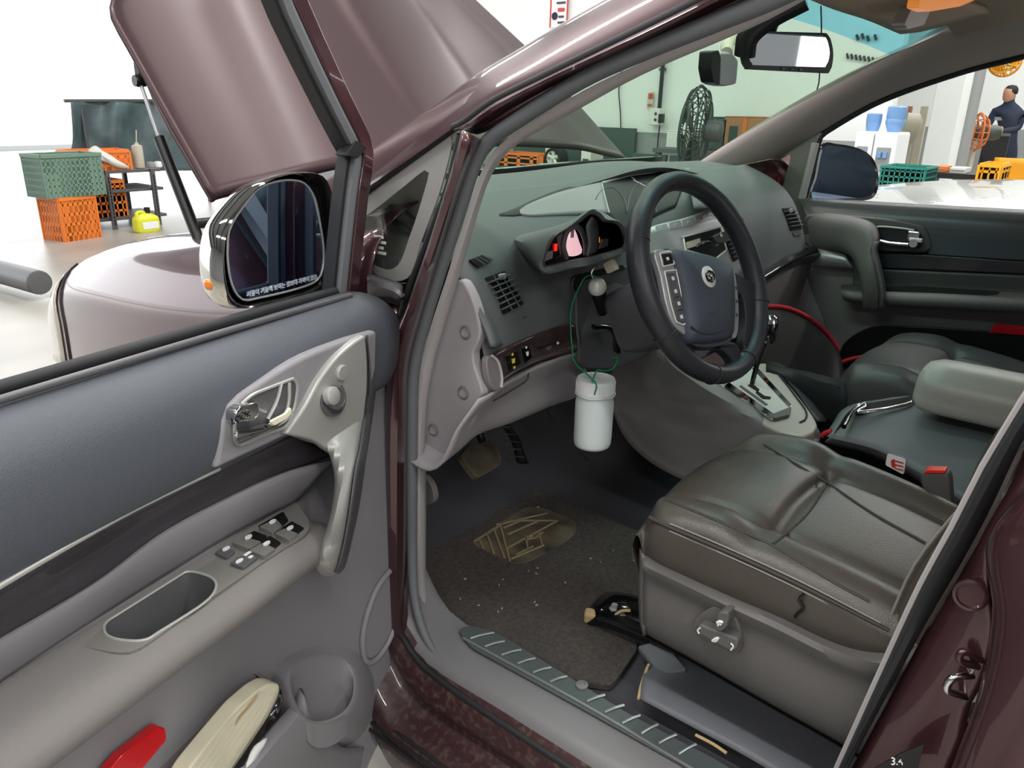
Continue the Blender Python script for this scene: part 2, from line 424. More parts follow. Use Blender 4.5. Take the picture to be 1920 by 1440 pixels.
# --- rubber weatherstrip and light lip round the opening
sl = [(1560, -55), (1440, 2), (1360, 34), (1202, 98), (1090, 150), (977, 221), (917, 264), (888, 312), (862, 394), (826, 505), (797, 600), (776, 690), (772, 790), (772, 990), (775, 1100), (789, 1170), (816, 1224), (876, 1280)]
slx = [.075]*14+[.06, .048, .04, .033]
tube('weatherstrip', [P(a, b, 'x', x) for (a, b), x in zip(sl, slx)], .0105, 'seal_gray', car, n=100, k=10, scale=lambda t: 1-.45*max(0, (t-.75)/.25))
lp0 = [(1560, -48), (1440, 18), (1360, 52), (1202, 118), (1090, 172), (977, 242), (926, 283), (900, 328), (872, 410), (839, 515), (808, 610), (785, 695), (780, 790), (780, 990), (783, 1100), (797, 1160)]
lp1 = [(1560, -30), (1440, 36), (1360, 72), (1202, 140), (1082, 205), (977, 264), (937, 299), (910, 348), (882, 440), (857, 525), (832, 610), (810, 690), (797, 790), (796, 980), (796, 1085), (806, 1140)]
rows = [PX(.085, *lp0), mixr(lp0, lp1, .5, .088, .088), PX(.105, *lp1), PX(.14, *[(a+3, b) for a, b in lp1])]
loft('doorway_lip', rows, 'trim_lip', car, nu=60, nv=8)
# --- quarter window
qf = rc(PX(.075, (640, 398), (700, 352), (851, 242), (862, 262), (838, 350), (800, 450), (768, 532), (720, 530), (640, 520)), .012)
q = plate('quarter_window', qf, 'quarter_glass', car, d=.004, bevel=0)
def ring(name, outer, inner, m, parent, d=.002, raise_=.001):
    k = len(outer); n = normal_of(outer)
    f = [p+n*raise_ for p in outer]+[p+n*raise_ for p in inner]; b = [p-n*d for p in f]
    vs = f+b; fs = []
    for i in range(k):
        j = (i+1) % k
        fs += [(i, j, k+j, k+i), (2*k+i, 2*k+j, 3*k+j, 3*k+i), (i, j, 2*k+j, 2*k+i), (k+i, k+j, 3*k+j, 3*k+i)]
    return mk(name, vs, fs, m, parent, ang=30)
qo = cr(PX(.074, (640, 402), (700, 358), (775, 300), (846, 250), (828, 350), (793, 445), (764, 522), (700, 508)), 48, True)
qi = cr(PX(.074, (640, 440), (700, 396), (755, 352), (803, 318), (793, 370), (770, 440), (744, 500), (700, 497)), 48, True)
ring('glass_border', qo, qi, 'quarter_mask', q)
loft('pillar_inner', [PX(.15, (640, 430), (720, 372), (800, 306), (850, 262)), PX(.16, (640, 480), (710, 440), (780, 380), (836, 330)), PX(.15, (640, 520), (700, 516), (760, 500), (800, 440))], 'box_white', car, nu=14, nv=8, solid=.004)  # grey trim made white in place of sky reflected in the pane
tube('glass_seal', PX(.072, (640, 396), (700, 350), (851, 240)), .0055, 'rubber', q, n=16)
tube('glass_seal', PX(.06, (864, 252), (840, 352), (802, 452), (770, 534), (752, 590)), .0055, 'rubber', q, n=16)
sw = P(716, 466, 'x', .073); Rr = V((0, -1, .02))
for i in range(4): merged('etched_mark', [(P(716+3*(i % 2)-6, 444+i*10, 'x', .0735), (.001, .022+.004*(i % 2), .0045), None)], 'icon_white', q)
for (a, b, s) in ((710, 491, .016), (738, 488, .02)): box('sticker', P(a, b, 'x', .0735), (.001, s, .012), 'icon_dark', q, bevel=0)
# mirror bracket seen behind the door gap
loft('hinge_cover', [PX(.05, (690, 512), (720, 520), (752, 532), (757, 545)), PX(.03, (688, 528), (715, 536), (742, 546), (752, 556)), PX(.05, (690, 572), (712, 560), (735, 560), (748, 566))], 'satin_dark', car, nu=12, nv=8, solid=.01)
loft('jamb_plate', [PX(.10, (640, 540), (700, 560), (745, 572)), PX(.08, (640, 640), (700, 650), (735, 660)), PX(.08, (640, 760), (690, 760), (728, 760))], 'paint', car, nu=8, nv=8, solid=.003)
# --- fender and lamp ahead of the door
ys = [.93, 1.05, 1.3, 1.6, 1.9, 2.12, 2.3, 2.42, 2.46]
zt = [1.215, 1.185, 1.125, 1.073, 1.03, .972, .885, .765, .70]
xo = [.03, .02, .0, -.01, 0, .02, .05, .12, .22]
rows = []
for y, z, x in zip(ys, zt, xo):
    d = max(z-.62, .02)
    rows.append([V((x+.24, y-.02*(x > .1), z+.004)), V((x+.15, y, z)), V((x+.06, y, z-.035*min(1, d*2))), V((x+.015, y, z-.12*min(1, d*2))), V((x, y, z-.3*min(1, d*1.6))), V((x-.005, y, .60)), V((x+.01, y, .42))])
loft('fender', rows, 'paint_gray', car, nu=26, nv=36, solid=.004)
rows_f = rows
fcols = [cr([cr(r, 26)[i] for r in rows], 36) for i in range(26)]
tube('lamp_seam', [fcols[i][25]+V((-.001, .001, .001)) for i in range(6, 22)], .0035, 'rubber', car, n=24, k=6)
loft('headlamp', [[fcols[i][j]+V((-.004, .002, .003)) for i in range(5, 17)] for j in range(26, 36)], 'lamp_lens', car, nu=12, straight=True, solid=.003)
tube('fender_gap', [V((.19, 1.72, 1.083)), V((.22, 1.6, 1.1)), V((.2, 1.45, 1.118)), V((.2, 1.38, 1.125))], .012, 'black', car, n=12, k=8)
# --- windshield, cowl, wiper, header
wb = PY(1.27, (760, 330), (915, 333), (1060, 316), (1190, 305), (1310, 307), (1392, 322))
wt = [P(1420, -100, 'y', .50), P(1500, -50, 'y', .52), P(1549, 0, 'y', .54), P(1612, 24, 'y', .56), P(1687, 52, 'y', .57), P(1745, 64, 'y', .58)]
wb[0].x = .15; wt[0].x = max(wt[0].x, .3)
wb = [V((x, 1.27-.10*((x-.95)/.8)**2, 1.2)) for x in (.20, .48, .8, 1.15, 1.46, 1.68)]
wt = [V((x, .52-.06*((x-.95)/.7)**2, 1.605-.05*((x-.95)/.7)**2)) for x in (.36, .58, .82, 1.1, 1.36, 1.55)]
def wsp(t): return [a.lerp(b, t)+V((0, .03, .03))*(4*t*(1-t)*(1-((a.x-.95)/.82)**2)) for a, b in zip(wb, wt)]
loft('windshield', [wsp(t) for t in (0, .25, .5, .7, .80)], 'windshield_glass', car, nu=18, nv=12)
loft('sun_band', [wsp(t) for t in (.80, .9, 1)], 'blue_band', car, nu=18, nv=4)
box('cowl', (.95, 1.37, 1.14), (1.56, .16, .09), 'black', car, bevel=.02)
bar('wiper_arm', (.62, 1.335, 1.195), (1.35, 1.32, 1.20), .02, .015, 'gloss_black', car)
bar('wiper_arm', (1.05, 1.37, 1.195), (1.62, 1.30, 1.20), .02, .015, 'gloss_black', car)
# --- roof, headliner and visors
rl = [[V((x, y, z0-.05*((x-.95)/.75)**2)) for x in (.16, .5, .95, 1.4, 1.74)] for y, z0 in ((.50, 1.625), (.2, 1.70), (-.3, 1.74), (-1.2, 1.75), (-2.4, 1.72))]
loft('roof', rl, 'paint', car, nu=14, nv=14, solid=.01, off=1)
hl = [[V((p.x, p.y-.01, p.z-.035)) for p in r] for r in rl]
loft('headliner', hl, 'headliner', car, nu=14, nv=14, solid=.004)
loft('visor', [PY(.47, (1497, -30), (1560, -2), (1625, 20), (1690, 48)), PY(.42, (1560, -60), (1640, -18), (1700, 10), (1745, 40)), PY(.36, (1640, -90), (1720, -40), (1790, -12), (1850, 10))], 'headliner', car, nu=12, nv=8, solid=.016)
vc = P(1722, 28, 'y', .36)
plate('visor_clip', rc(PY(.37, (1712, 10), (1748, 14), (1733, 47), (1702, 55), (1696, 46)), .006), 'silver', car, d=.02, bevel=.003)
plate('map_lamp', rc(PY(.30, (1728, -12), (1852, -10), (1800, 12), (1742, 22), (1722, 14)), .006), 'lamp_glow', car, d=.015, bevel=.003)
# --- passenger side pillar trim with its small window
pu = [(1298, 312), (1410, 240), (1537, 165), (1640, 112), (1732, 69), (1790, 30), (1850, -20)]
pl = [(1390, 345), (1460, 296), (1537, 247), (1650, 184), (1800, 131), (1920, 99), (2060, 60)]
pu3 = [P(a, b, 'x', x) for (a, b), x in zip(pu, (1.70, 1.70, 1.68, 1.65, 1.62, 1.60, 1.58))]; pl3 = PX(1.76, *pl)
rows = [[p+V((.10, .01, .0)) for p in pu3], pu3, [(a*.5+b*.5)-V((.025, 0, 0)) for a, b in zip(pu3, pl3)], pl3, [p+V((.04, 0, 0)) for p in pl3]]
loft('pillar_cover', rows, 'pillar_trim', car, nu=30, nv=14, solid=.004)
to = PX(1.765, (1376, 338), (1440, 302), (1537, 247), (1530, 270), (1516, 330), (1503, 386), (1440, 372), (1396, 356))
ti = PX(1.765, (1402, 334), (1440, 310), (1475, 290), (1482, 296), (1474, 326), (1464, 354), (1440, 352), (1418, 344))
ring('corner_trim', cr(to, 40, True), cr(ti, 40, True), 'warm_gray', car, d=.03)
plate('corner_window', cr(ti, 30, True), 'pink_glass', car, d=.004, bevel=0, raise_=-.03)
for i in range(3): box('etched_mark', P(1442+i*9, 341-i*1, 'x', 1.79), (.002, .011, .022), 'sticker_red', car, bevel=0)
box('side_marker', P(1450, 353, 'x', 1.80), (.01, .07, .014), 'orange_lens', car)
loft('pillar_outer', [[p+V((.05, .02, 0)) for p in pl3[2:]], [p+V((.10, .06, 0)) for p in pl3[2:]], [p+V((.10, .05, -.03)) for p in pu3[2:]]], 'paint', car, nu=24, nv=8, solid=.004)
tube('weatherstrip', PX(1.775, (1506, 384), (1520, 330), (1537, 262), (1548, 248), (1650, 190), (1800, 136), (1920, 105), (2050, 66)), .009, 'rubber', car, n=40, k=8)
tube('doorway_lip', PX(1.75, (1500, 384), (1514, 330), (1529, 268)), .012, 'trim_lip', car, n=16, k=8)
# --- the rest of the shell, out of the frame: roof rail, rear side, far fender, nose, engine bay
tube('roof_rail', [P(1290, -40, 'x', .10), P(1420, -100, 'x', .115), V((.14, .12, 1.645)), V((.15, -.4, 1.69)), V((.15, -1.2, 1.70)), V((.17, -2.4, 1.66))], .035, 'paint', car, n=24, k=14, flat=.8)
loft('rear_side', [[V((x, y, z)) for y in (-.12, -.6, -1.6, -2.5)] for x, z in ((.06, 1.10), (.02, 1.06), (0, .9), (-.01, .7), (.01, .45), (.05, .30))], 'paint', car, nu=14, nv=14, solid=.01)
loft('fender', [[V((1.9-p.x, p.y, p.z)) for p in r] for r in rows_f], 'paint_gray', car, nu=26, nv=30, solid=.004)
loft('nose', [[V((x, 2.46+.10*(1-((x-.95)/.75)**2), z)) for x in (.2, .5, .95, 1.4, 1.7)] for z in (.66, .58, .5, .4, .28)], 'paint_gray', car, nu=20, nv=10, solid=.01)
box('engine_cover', (.95, 1.85, .88), (.9, .6, .12), 'black', car, None, .03)
box('bay_floor', (.95, 1.9, .7), (1.5, 1.0, .05), 'rubber', car)
lathe('filler_cap', (.55, 1.75, .94), [(.05, 0), (.05, .03), (.03, .05), (0, .05)], 'satin_dark', car)
# --- floor, toe board, tunnel
loft('carpet', [[V((x, y, z)) for x in (.13, .3, .5, .7, .94)] for y, z in ((-.5, .42), (.5, .42), (.95, .42), (1.12, .47), (1.24, .62), (1.28, .95))], 'carpet', car, nu=20, nv=30)
loft('carpet', [[V((x, y, z)) for x in (.9, 1.2, 1.74)] for y, z in ((-.5, .42), (.5, .42), (.95, .42), (1.12, .47), (1.24, .62), (1.28, .95))], 'carpet', car, nu=12, nv=24)
# kick panel under the dash end
loft('kick_panel', [[V((.135, 1.26, .95)), V((.13, 1.05, .9)), V((.125, .9, .8))], [V((.14, 1.26, .4)), V((.135, 1.08, .4)), V((.125, .90, .42))]], 'dash_light', car, nu=8, nv=6)
# --- sill: trim with rounded nose, scuff plate with ribs, dirty rocker
ysl = [.93, .86, .79, .6, .3, 0, -.4]
def srow(x, z, dx0=0): return [V((x+dx0*max(0, (y-.72)/.2)**2, y, z+(.10*max(0, (y-.80)/.12)**2))) for y in ysl]
loft('sill_trim', [srow(.135, .40), srow(.128, .458), srow(.105, .464), srow(.06, .464), srow(.028, .452), srow(.016, .42), srow(.022, .37)], 'sill_gray', car, nu=40, nv=20)
def at(px, py, z=.4725): return P(px, py, 'z', z)
plate('scuff_plate', rc([at(858, 1180), at(880, 1172), at(918, 1181), at(945, 1193), at(1180, 1338), at(1345, 1425), at(1500, 1520), at(1420, 1560), at(1285, 1436), at(1100, 1332), at(882, 1212)], .012), 'scuff', car, d=.004, bevel=.001)
tube('sill_edge_strip', [at(868, 1196, .474), at(1090, 1318, .474), at(1300, 1442, .474), at(1420, 1512, .474)], .0022, 'scuff_rib', car, n=20, k=6)
for i, (a, b, c, d) in enumerate([(882, 1196, 926, 1185), (909, 1211, 946, 1201), (940, 1227, 977, 1217), (970, 1243, 1003, 1233), (999, 1260, 1033, 1250), (1031, 1277, 1063, 1267), (1100, 1314, 1134, 1302), (1134, 1334, 1170, 1321), (1166, 1355, 1200, 1340), (1202, 1374, 1233, 1357), (1235, 1392, 1268, 1376), (1272, 1412, 1305, 1394)]):
    p, q_ = at(a, b, .4745), at(c, d, .4745)
    tube('rib', [p-V((0, 0, .001)), p.lerp(q_, .5)+V((0, 0, .0005)), q_-V((0, 0, .001))], .0021, 'scuff_rib', car, n=8, k=6)
lathe('screw_plug', at(1091, 1286, .473), [(.010, 0), (.010, .003), (.006, .004), (.0055, .002)], 'sill_gray', car)
rk = [[V((.03+.0*y, y, .45)) for y in ysl], [V((.008, y, .425)) for y in ysl], [V((-.002, y, .385)) for y in ysl], [V((.012, y, .355)) for y in ysl], [V((-.04, y, .335)) for y in ysl], [V((-.055, y, .31)) for y in ysl], [V((-.05, y, .24)) for y in ysl]]
for r in rk:
    r[0] = V((r[0].x+.02, r[0].y, r[0].z+.10)); r[1] = V((r[1].x+.005, r[1].y, r[1].z+.035))
loft('rocker', rk, 'paint_dirty', car, nu=40, nv=24)
tube('sill_seal', [V((.02, .87, .47)), V((.02, .86, .475)), V((.015, .79, .437)), V((.012, .6, .428)), V((.012, .3, .428)), V((.012, -.1, .428))], .006, 'rubber', car, n=40, k=8)
for dz, dx in ((.332, -.045), (.322, -.052), (.312, -.058)):
    tube('rocker_ridge', [V((dx, .92, dz)), V((dx, .4, dz)), V((dx, -.4, dz))], .0035, 'rubber', car, n=10, k=6)
plate('wheel_arch', [V((.02, .95, .2)), V((.02, 1.05, .2)), V((.02, 1.05, .75)), V((.02, .95, .7))], 'black', car, d=.01)
# --- B pillar with seal, striker and plug
bs0 = [(1960, 690), (1920, 751), (1890, 800), (1837, 890), (1795, 975), (1727, 1100), (1657, 1252), (1572, 1440), (1500, 1600)]
bs1 = [(1985, 740), (1922, 822), (1905, 852), (1852, 965), (1800, 1060), (1740, 1162), (1687, 1260), (1590, 1440), (1520, 1570)]
rows = [PX(.115, *bs0), mixr(bs0, bs1, .3, .085, .085), mixr(bs0, bs1, .7, .085, .085), PX(.105, *bs1)]
loft('pillar_seal', rows, 'rubber', car, nu=24, nv=10, solid=.006)
tube('seal_lip', PX(.108, *[(a-2, b-2) for a, b in bs0]), .0035, 'trim_lip', car, n=20, k=6)
bf0 = [(1992, 742), (1929, 824), (1857, 970), (1745, 1166), (1692, 1264), (1595, 1444), (1525, 1574)]
bf1 = [(2030, 780), (1950, 880), (1876, 984), (1849, 1020), (1853, 1110), (1867, 1185), (1847, 1270), (1815, 1331), (1810, 1380), (1780, 1450), (1740, 1560)]
rows = [PX(.105, *bf0), mixr(cr([V((a, b, 0)) for a, b in bf0], 7), cr([V((a, b, 0)) for a, b in bf1], 7), .45, .09, .09), PX(.082, *bf1)]
pil = loft('door_pillar', rows, 'paint', car, nu=30, nv=10, solid=.004)
bf1 = [(p.x, p.y) for p in cr([V((a, b, 0)) for a, b in bf1], 7)]
br1 = [(2110, 780), (2070, 900), (2030, 1000), (2000, 1130), (1980, 1280), (1960, 1430), (1940, 1560)]
rows = [PX(.086, *[(a-2, b) for a, b in bf1]), PX(.03, *[(a+4, b+4) for a, b in bf1]), PX(.012, *[(a*.6+c*.4, b*.6+d*.4) for (a, b), (c, d) in zip(bf1, br1)]), PX(.0, *br1), PX(.0, *[(a+260, b) for a, b in br1])]
loft('sliding_side', rows, 'paint', car, nu=30, nv=14, solid=.004)
def on_b(px, py, x=.086): return P(px, py, 'x', x)
lathe('pillar_plug', on_b(1820, 1115, .078), [(.0165, -.002), (.0165, .003), (.0135, .004), (.012, .001), (0, .001)], 'paint', car, ax=(-1, -.2, .2), n=24)
tube('striker', [on_b(1832, 1266, .09), on_b(1790, 1270, .07), on_b(1776, 1285, .068), on_b(1780, 1297, .07), on_b(1820, 1308, .09)], .0042, 'chrome', car, n=24, k=10)
plate('striker_plate', rc([on_b(1820, 1252, .084), on_b(1850, 1246, .084), on_b(1842, 1316, .084), on_b(1812, 1320, .084)], .005), 'silver', car, d=.004)
tube('striker_loop', [on_b(1842, 1238, .085), on_b(1812, 1222, .075), on_b(1800, 1226, .072), on_b(1802, 1240, .073), on_b(1835, 1250, .085)], .004, 'paint', car, n=20, k=8)
tg = plate('spec_plate', PX(.05, (1640, 1440), (1690, 1412), (1732, 1395), (1722, 1440), (1712, 1475), (1625, 1475)), 'black', car, d=.002, bevel=0)
text('print', '3.4', P(1682, 1428, 'x', .047), CR, CU, .012, 'icon_white', tg)
# ================================================================== the open driver's door
HG = V((-.02, .87, 0)); _d = radians(77); DU = V((-sin(_d), -cos(_d), 0)); DN = V((cos(_d), -sin(_d), 0))
def DP(px, py, w=0): return on_plane(px, py, HG+DN*w, DN)
def DD(w, *pts): return [DP(a, b, w) for a, b in pts]
def DV(u, z, w=0): return HG+DU*u+DN*w+V((0, 0, z))
def duz(p): q = p-HG; return q.dot(DU), p.z
door = thing('car_door', HG+V((0, 0, .3)), 'open driver door with grey padded inner panel, pull handle, switches and chrome mirror', 'car door')
# inner panel: one lofted surface of the lower door with its pocket bulge
top = [duz(DP(*p)) for p in ((702, 585), (722, 690), (744, 850), (757, 1000), (760, 1100), (757, 1190), (744, 1300), (715, 1390), (690, 1440))]
edge = [DV(u, z, 0) for u, z in top]+[DV(.08, .17), DV(.4, .15), DV(1.04, .15), DV(1.06, .5), DV(1.04, 1.09), DV(.5, 1.085), DV(.03, 1.085)]
plate('inner_panel', rc(edge, .02), 'door_gray', door, d=.05, bevel=.008, seg=3)
plate('door_shell', rc([p-DN*.052+DU*.012 for p in edge], .02), 'paint', door, d=.05, bevel=.015)
sh = cr(DD(.003, (700, 690), (722, 760), (744, 880), (757, 1000), (759, 1100), (753, 1190)), 12)
# upper pad (dark), rolled over at the belt
def padrow(w, z0, z1, u0, u1=1.0): return [DV(u0+(u1-u0)*t, z0+(z1-z0)*t, w) for t in (0, .1, .3, .6, 1)]
prow = [padrow(-.045, 1.075, 1.075, .03), padrow(-.04, 1.092, 1.098, .02), padrow(-.012, 1.094, 1.10, -.005), padrow(.022, 1.082, 1.09, -.02), padrow(.045, 1.055, 1.062, -.025), padrow(.053, 1.01, 1.02, -.012), padrow(.049, .975, .978, .0), padrow(.038, .956, .957, .01), padrow(.02, .952, .953, .01)]
loft('upper_pad', prow, 'dark_pad', door, nu=30, nv=30, solid=.004)
loft('pad_end', [[r[0] for r in prow], [r[0]+(DV(-.02, 1.0, .0)-r[0])*.35-DN*.012-DU*.003 for r in prow], [DV(-.022, 1.0, -.03)+(r[0]-DV(-.02, 1.0, 0))*.8-DN*.02 for r in prow]], 'dark_pad', door, nu=16, nv=6)
tube('belt_seal', [DV(.02, 1.096, -.034), DV(.3, 1.101, -.034), DV(1.02, 1.106, -.034)], .008, 'rubber', door, n=8, k=8)
tube('belt_seal', [DV(.02, 1.094, -.006), DV(.3, 1.10, -.006), DV(1.02, 1.106, -.006)], .0045, 'satin_dark', door, n=8, k=8)
# carbon-look strip with its bright line
cu = [(542, 816), (500, 838), (400, 885), (300, 933), (200, 985), (0, 1102), (-200, 1225)]
cl = [(624, 846), (525, 879), (412, 932), (300, 992), (180, 1082), (0, 1188), (-200, 1305)]
loft('carbon_strip', [DD(.034, *cu), [(a+b)/2-DN*.004 for a, b in zip(DD(.030, *cu), DD(.022, *cl))], DD(.022, *cl), DD(.0, *[(a, b+4) for a, b in cl])], 'carbon', door, nu=30, nv=10, solid=.004)
tube('chrome_line', DD(.042, (410, 878), (300, 930), (200, 982), (0, 1098), (-200, 1222)), .0035, 'satin', door, n=20, k=8)
# grey strip between carbon and armrest
ab = [(560, 938), (544, 946), (420, 1012), (300, 1086), (150, 1180), (0, 1279), (-200, 1410)]
cl2 = [(640, 855), (530, 884), (412, 937), (300, 997), (180, 1087), (0, 1193), (-200, 1310)]
loft('middle_strip', [DD(.012, *cl2), DD(.030, *[(a*.85+c*.15, b*.85+d*.15-3) for (a, b), (c, d) in zip(cl2, ab)]), DD(.022, *[(a*.4+c*.6, b*.4+d*.6) for (a, b), (c, d) in zip(cl2, ab)]), DD(.004, *ab)], 'door_gray', door, nu=30, nv=12, solid=.004)
# armrest as a closed solid, cup tray cut into it
us = [.15, .165, .20, .27, .4, .6, .8, 1.03]
zt_ = .832; AW = .088
def arow(w, z, k): return [DV(u, .765+(z-.765)*(f if w > 0 else 1), w*f) for u, f in zip(us, (.18, .55, .88, 1, 1, 1, 1, 1))]
prof = [(-.004, .838), (.02, zt_+.002), (.05, zt_), (.076, zt_-.001), (.090, .823), (.097, .812), (.096, .800), (.082, .785), (.05, .758), (.02, .734), (-.004, .72)]
arows = [arow(w, z, 0) for w, z in prof]
arm = loft('armrest', arows, 'arm_fabric', door, nu=34, closed_v=True, caps=True)
def ZP(px, py, z=zt_): return P(px, py, 'z', z)
cupo = [ZP(a, b) for a, b in [(197, 1176), (210, 1152), (262, 1115), (322, 1080), (360, 1076), (398, 1088), (405, 1108), (382, 1136), (300, 1189), (270, 1205), (225, 1204), (200, 1194)]]
cupo = cr(cupo, 36, True)
# keep the tray inside the armrest's top
def clampw(p, lo=.006, hi=.078):
    w = (p-HG).dot(DN); return p+DN*(min(max(w, lo), hi)-w)
cupo = [clampw(p) for p in cupo]
cc = sum(cupo, V((0, 0, 0)))/36
ctop = [p+V((0, 0, .03)) for p in cupo]; cbot = [cc+(p-cc)*1.01-V((0, 0, .058)) for p in cupo]
cutr = loft('tray_cutter', [ctop, cupo, cbot], 'black', None, nu=36, closed_u=True, caps=True, straight=True)
cut(arm, cutr)
if not len(arm.data.materials): arm.data.materials.append(MATS['arm_fabric'])
for p_ in arm.data.polygons: p_.use_smooth = True
arm.data.set_sharp_from_angle(angle=radians(40))
loft('cup_tray', [[p+V((0, 0, .0025)) for p in cupo], [cc+(p-cc)*.985 for p in cupo], [cc+(p-cc)*.96-V((0, 0, .03)) for p in cupo], [cc+(p-cc)*.90-V((0, 0, .050)) for p in cupo], [cc+(p-cc)*.4-V((0, 0, .054)) for p in cupo], [cc-V((0, 0, .054)) for p in cupo]], 'satin_dark', door, nu=36, closed_u=True, straight=True)
# switch plate around the tray
so = [(130, 1203), (200, 1158), (300, 1092), (420, 1016), (544, 948), (568, 963), (580, 982), (573, 1003), (528, 1034), (480, 1066), (400, 1122), (310, 1186), (262, 1219), (230, 1227), (180, 1220)]
so = [clampw(p, .003, .080) for p in cr([ZP(a, b) for a, b in so], 72, True)]
k0 = min(range(72), key=lambda i: (so[i]-cupo[0]).length)
ci = [p.copy() for p in cupo for _ in (0, 1)]
ci = cr([cc+(p-cc)*1.0 for p in cupo], 72, True)
# order the inner loop to run beside the outer one
def cyc(l, k): return l[k:]+l[:k]
best = min(range(72), key=lambda k: sum((cyc(ci, k)[i]-so[i]).length for i in range(0, 72, 6)))
ci = cyc(ci, best); up = V((0, 0, 1))
sp = ring('switch_plate', [p+up*.0012 for p in so], [p+up*.0022 for p in ci], 'warm_gray', door, d=.003, raise_=.001)
tube('tray_lip', [p+up*.003 for p in ci], .0016, 'satin', sp, n=72, k=6, closed=True, up=up)
def rocker(name, quad, h, m, icon=True, tilt=0, parent=sp):
    pts = [clampw(P(a, b, 'z', zt_+h), .004, .079) for a, b in quad]
    if tilt:
        pts[1] = pts[1]-up*tilt; pts[2] = pts[2]-up*tilt
    o = plate(name, rc(pts, .003, 3), m, parent, d=.008, bevel=.0012, n=up)
    return o
sws = [[(485, 987), (517, 968), (529, 982), (511, 998)], [(515, 1000), (533, 986), (559, 996), (540, 1011)], [(434, 1016), (457, 1002), (490, 1011), (466, 1028)], [(467, 1031), (492, 1013), (516, 1024), (495, 1042)]]
ics = [(511, 978), (544, 990), (466, 1007), (500, 1019)]
for q4, ic in zip(sws, ics):
    hole = plate('switch_well', rc([P(a, b, 'z', zt_+.0035) for a, b in [(q4[0][0]-3, q4[0][1]), (q4[1][0]+14, q4[1][1]-9), (q4[2][0]+12, q4[2][1]-6), (q4[3][0]+2, q4[3][1]+2)]], .003), 'black', sp, d=.002, bevel=0, n=up)
    b = rocker('window_switch', q4, .0095, 'warm_gray', tilt=.003)
    lathe('switch_icon', P(ic[0], ic[1], 'z', zt_+.0085), [(.0055, -.001), (.0055, .0012), (0, .0012)], 'icon_white', sp, n=14, sy=.55, ref=DU)
for q4, ic in (([(402, 1036), (417, 1026), (442, 1031), (425, 1045)], (424, 1029)), ([(431, 1055), (452, 1041), (484, 1043), (456, 1064)], (449, 1052))):
    rocker('lock_switch', q4, .0075, 'satin_dark')
    lathe('switch_icon', P(ic[0], ic[1], 'z', zt_+.0078), [(.0055, -.001), (.0055, .001), (0, .001)], 'icon_white', sp, n=14, sy=.55, ref=DU)
merged('switch_icon', [(P(464, 1038, 'z', zt_+.0082), (.010, .004, .001), (DU, DN, up)), (P(470, 1044, 'z', zt_+.0082), (.006, .004, .001), (DU, DN, up))], 'icon_white', sp)
# handle bezel with recess, chrome lever and lock tab
bz = DD(.056, (708, 620), (690, 625), (640, 641), (560, 674), (482, 722), (440, 752), (420, 785), (412, 840), (404, 882), (470, 850), (545, 815), (600, 835), (660, 800), (694, 740), (706, 690))
bzl = cr(bz[:9], 20)+cr(bz[8:11], 6)[1:]+[bz[11], bz[12], bz[13], bz[14]]
plate('handle_bezel', bzl, 'door_gray', door, d=.03, bevel=.006, seg=3)
rcs = rc(DD(.058, (441, 838), (437, 800), (444, 764), (470, 740), (550, 709), (557, 722), (552, 762), (538, 800), (500, 812)), .012)
rec = plate('handle_recess', rcs, 'satin_dark', door, d=.002, bevel=0)
tube('recess_lip', [p+DN*.001 for p in rcs], .0022, 'satin', rec, n=60, k=6, closed=True, up=DN)
for x0, x1 in ((528, 502), (542, 533)): tube('recess_fin', DD(.06, (x0, 717), ((x0+x1)/2+4, 752), (x1, 786)), .0024, 'satin', rec, n=10, k=6)
plate('lock_tab', rc(DD(.070, (442, 772), (452, 762), (487, 753), (489, 775), (480, 790), (440, 795)), .004), 'chrome', door, d=.016, bevel=.003)
text('lock_lettering', 'LOCK', DP(452, 783, .0715), DU*-1, up, .011, 'gloss_black', door)
loft('lever', [DD(.064, (440, 806), (478, 797), (505, 790), (530, 778), (546, 764)), DD(.082, (440, 812), (480, 803), (508, 796), (534, 783), (548, 770)), DD(.075, (441, 826), (482, 815), (512, 803), (536, 790), (546, 778)), DD(.06, (444, 838), (474, 826), (510, 806), (534, 794), (544, 782))], 'chrome', door, nu=16, nv=12, solid=.002)
plate('lever_patch', rc(DD(.083, (508, 790), (536, 776), (546, 763), (548, 774), (538, 786), (514, 799)), .003), 'paper', door, d=.004)
# bright arrow plate with knob and button
apl = DD(.066, (686, 628), (660, 645), (630, 672), (600, 712), (572, 762), (535, 815), (590, 828), (624, 852), (640, 850), (676, 812), (688, 745), (690, 680))
app = cr(apl[:6], 18)+cr(apl[5:9], 8)[1:]+cr(apl[8:]+[apl[0]], 14)[1:-1]
plate('arrow_plate', app, 'satin', door, d=.014, bevel=.004, seg=3)
loft('arrow_side', [DD(.066, (687, 628), (692, 680), (691, 745), (680, 812)), DD(.045, (692, 630), (699, 690), (698, 745), (690, 815)), DD(.02, (702, 640), (706, 700), (702, 760), (692, 828))], 'satin_dark', door, nu=14, nv=6)
ax = DN+V((0, 0, .25))
kn = lathe('mirror_knob', DP(624, 746, .067), [(.0245, -.001), (.024, .0015), (.0215, .0018), (.019, -.004), (.014, -.004), (.0170, .006), (.0160, .009), (.0125, .0105), (.0120, .0095), (0, .010)], 'satin_dark', door, ax=ax, n=32)
lathe('knob_cap', DP(624, 742, .074), [(.0125, -.006), (.0120, .002), (.0100, .0035), (0, .004)], 'satin', kn, ax=ax, n=24)
lathe('fold_button', DP(641, 699, .067), [(.0112, -.001), (.0110, .0015), (.0095, .003), (0, .0032)], 'satin', door, ax=DN, n=24)
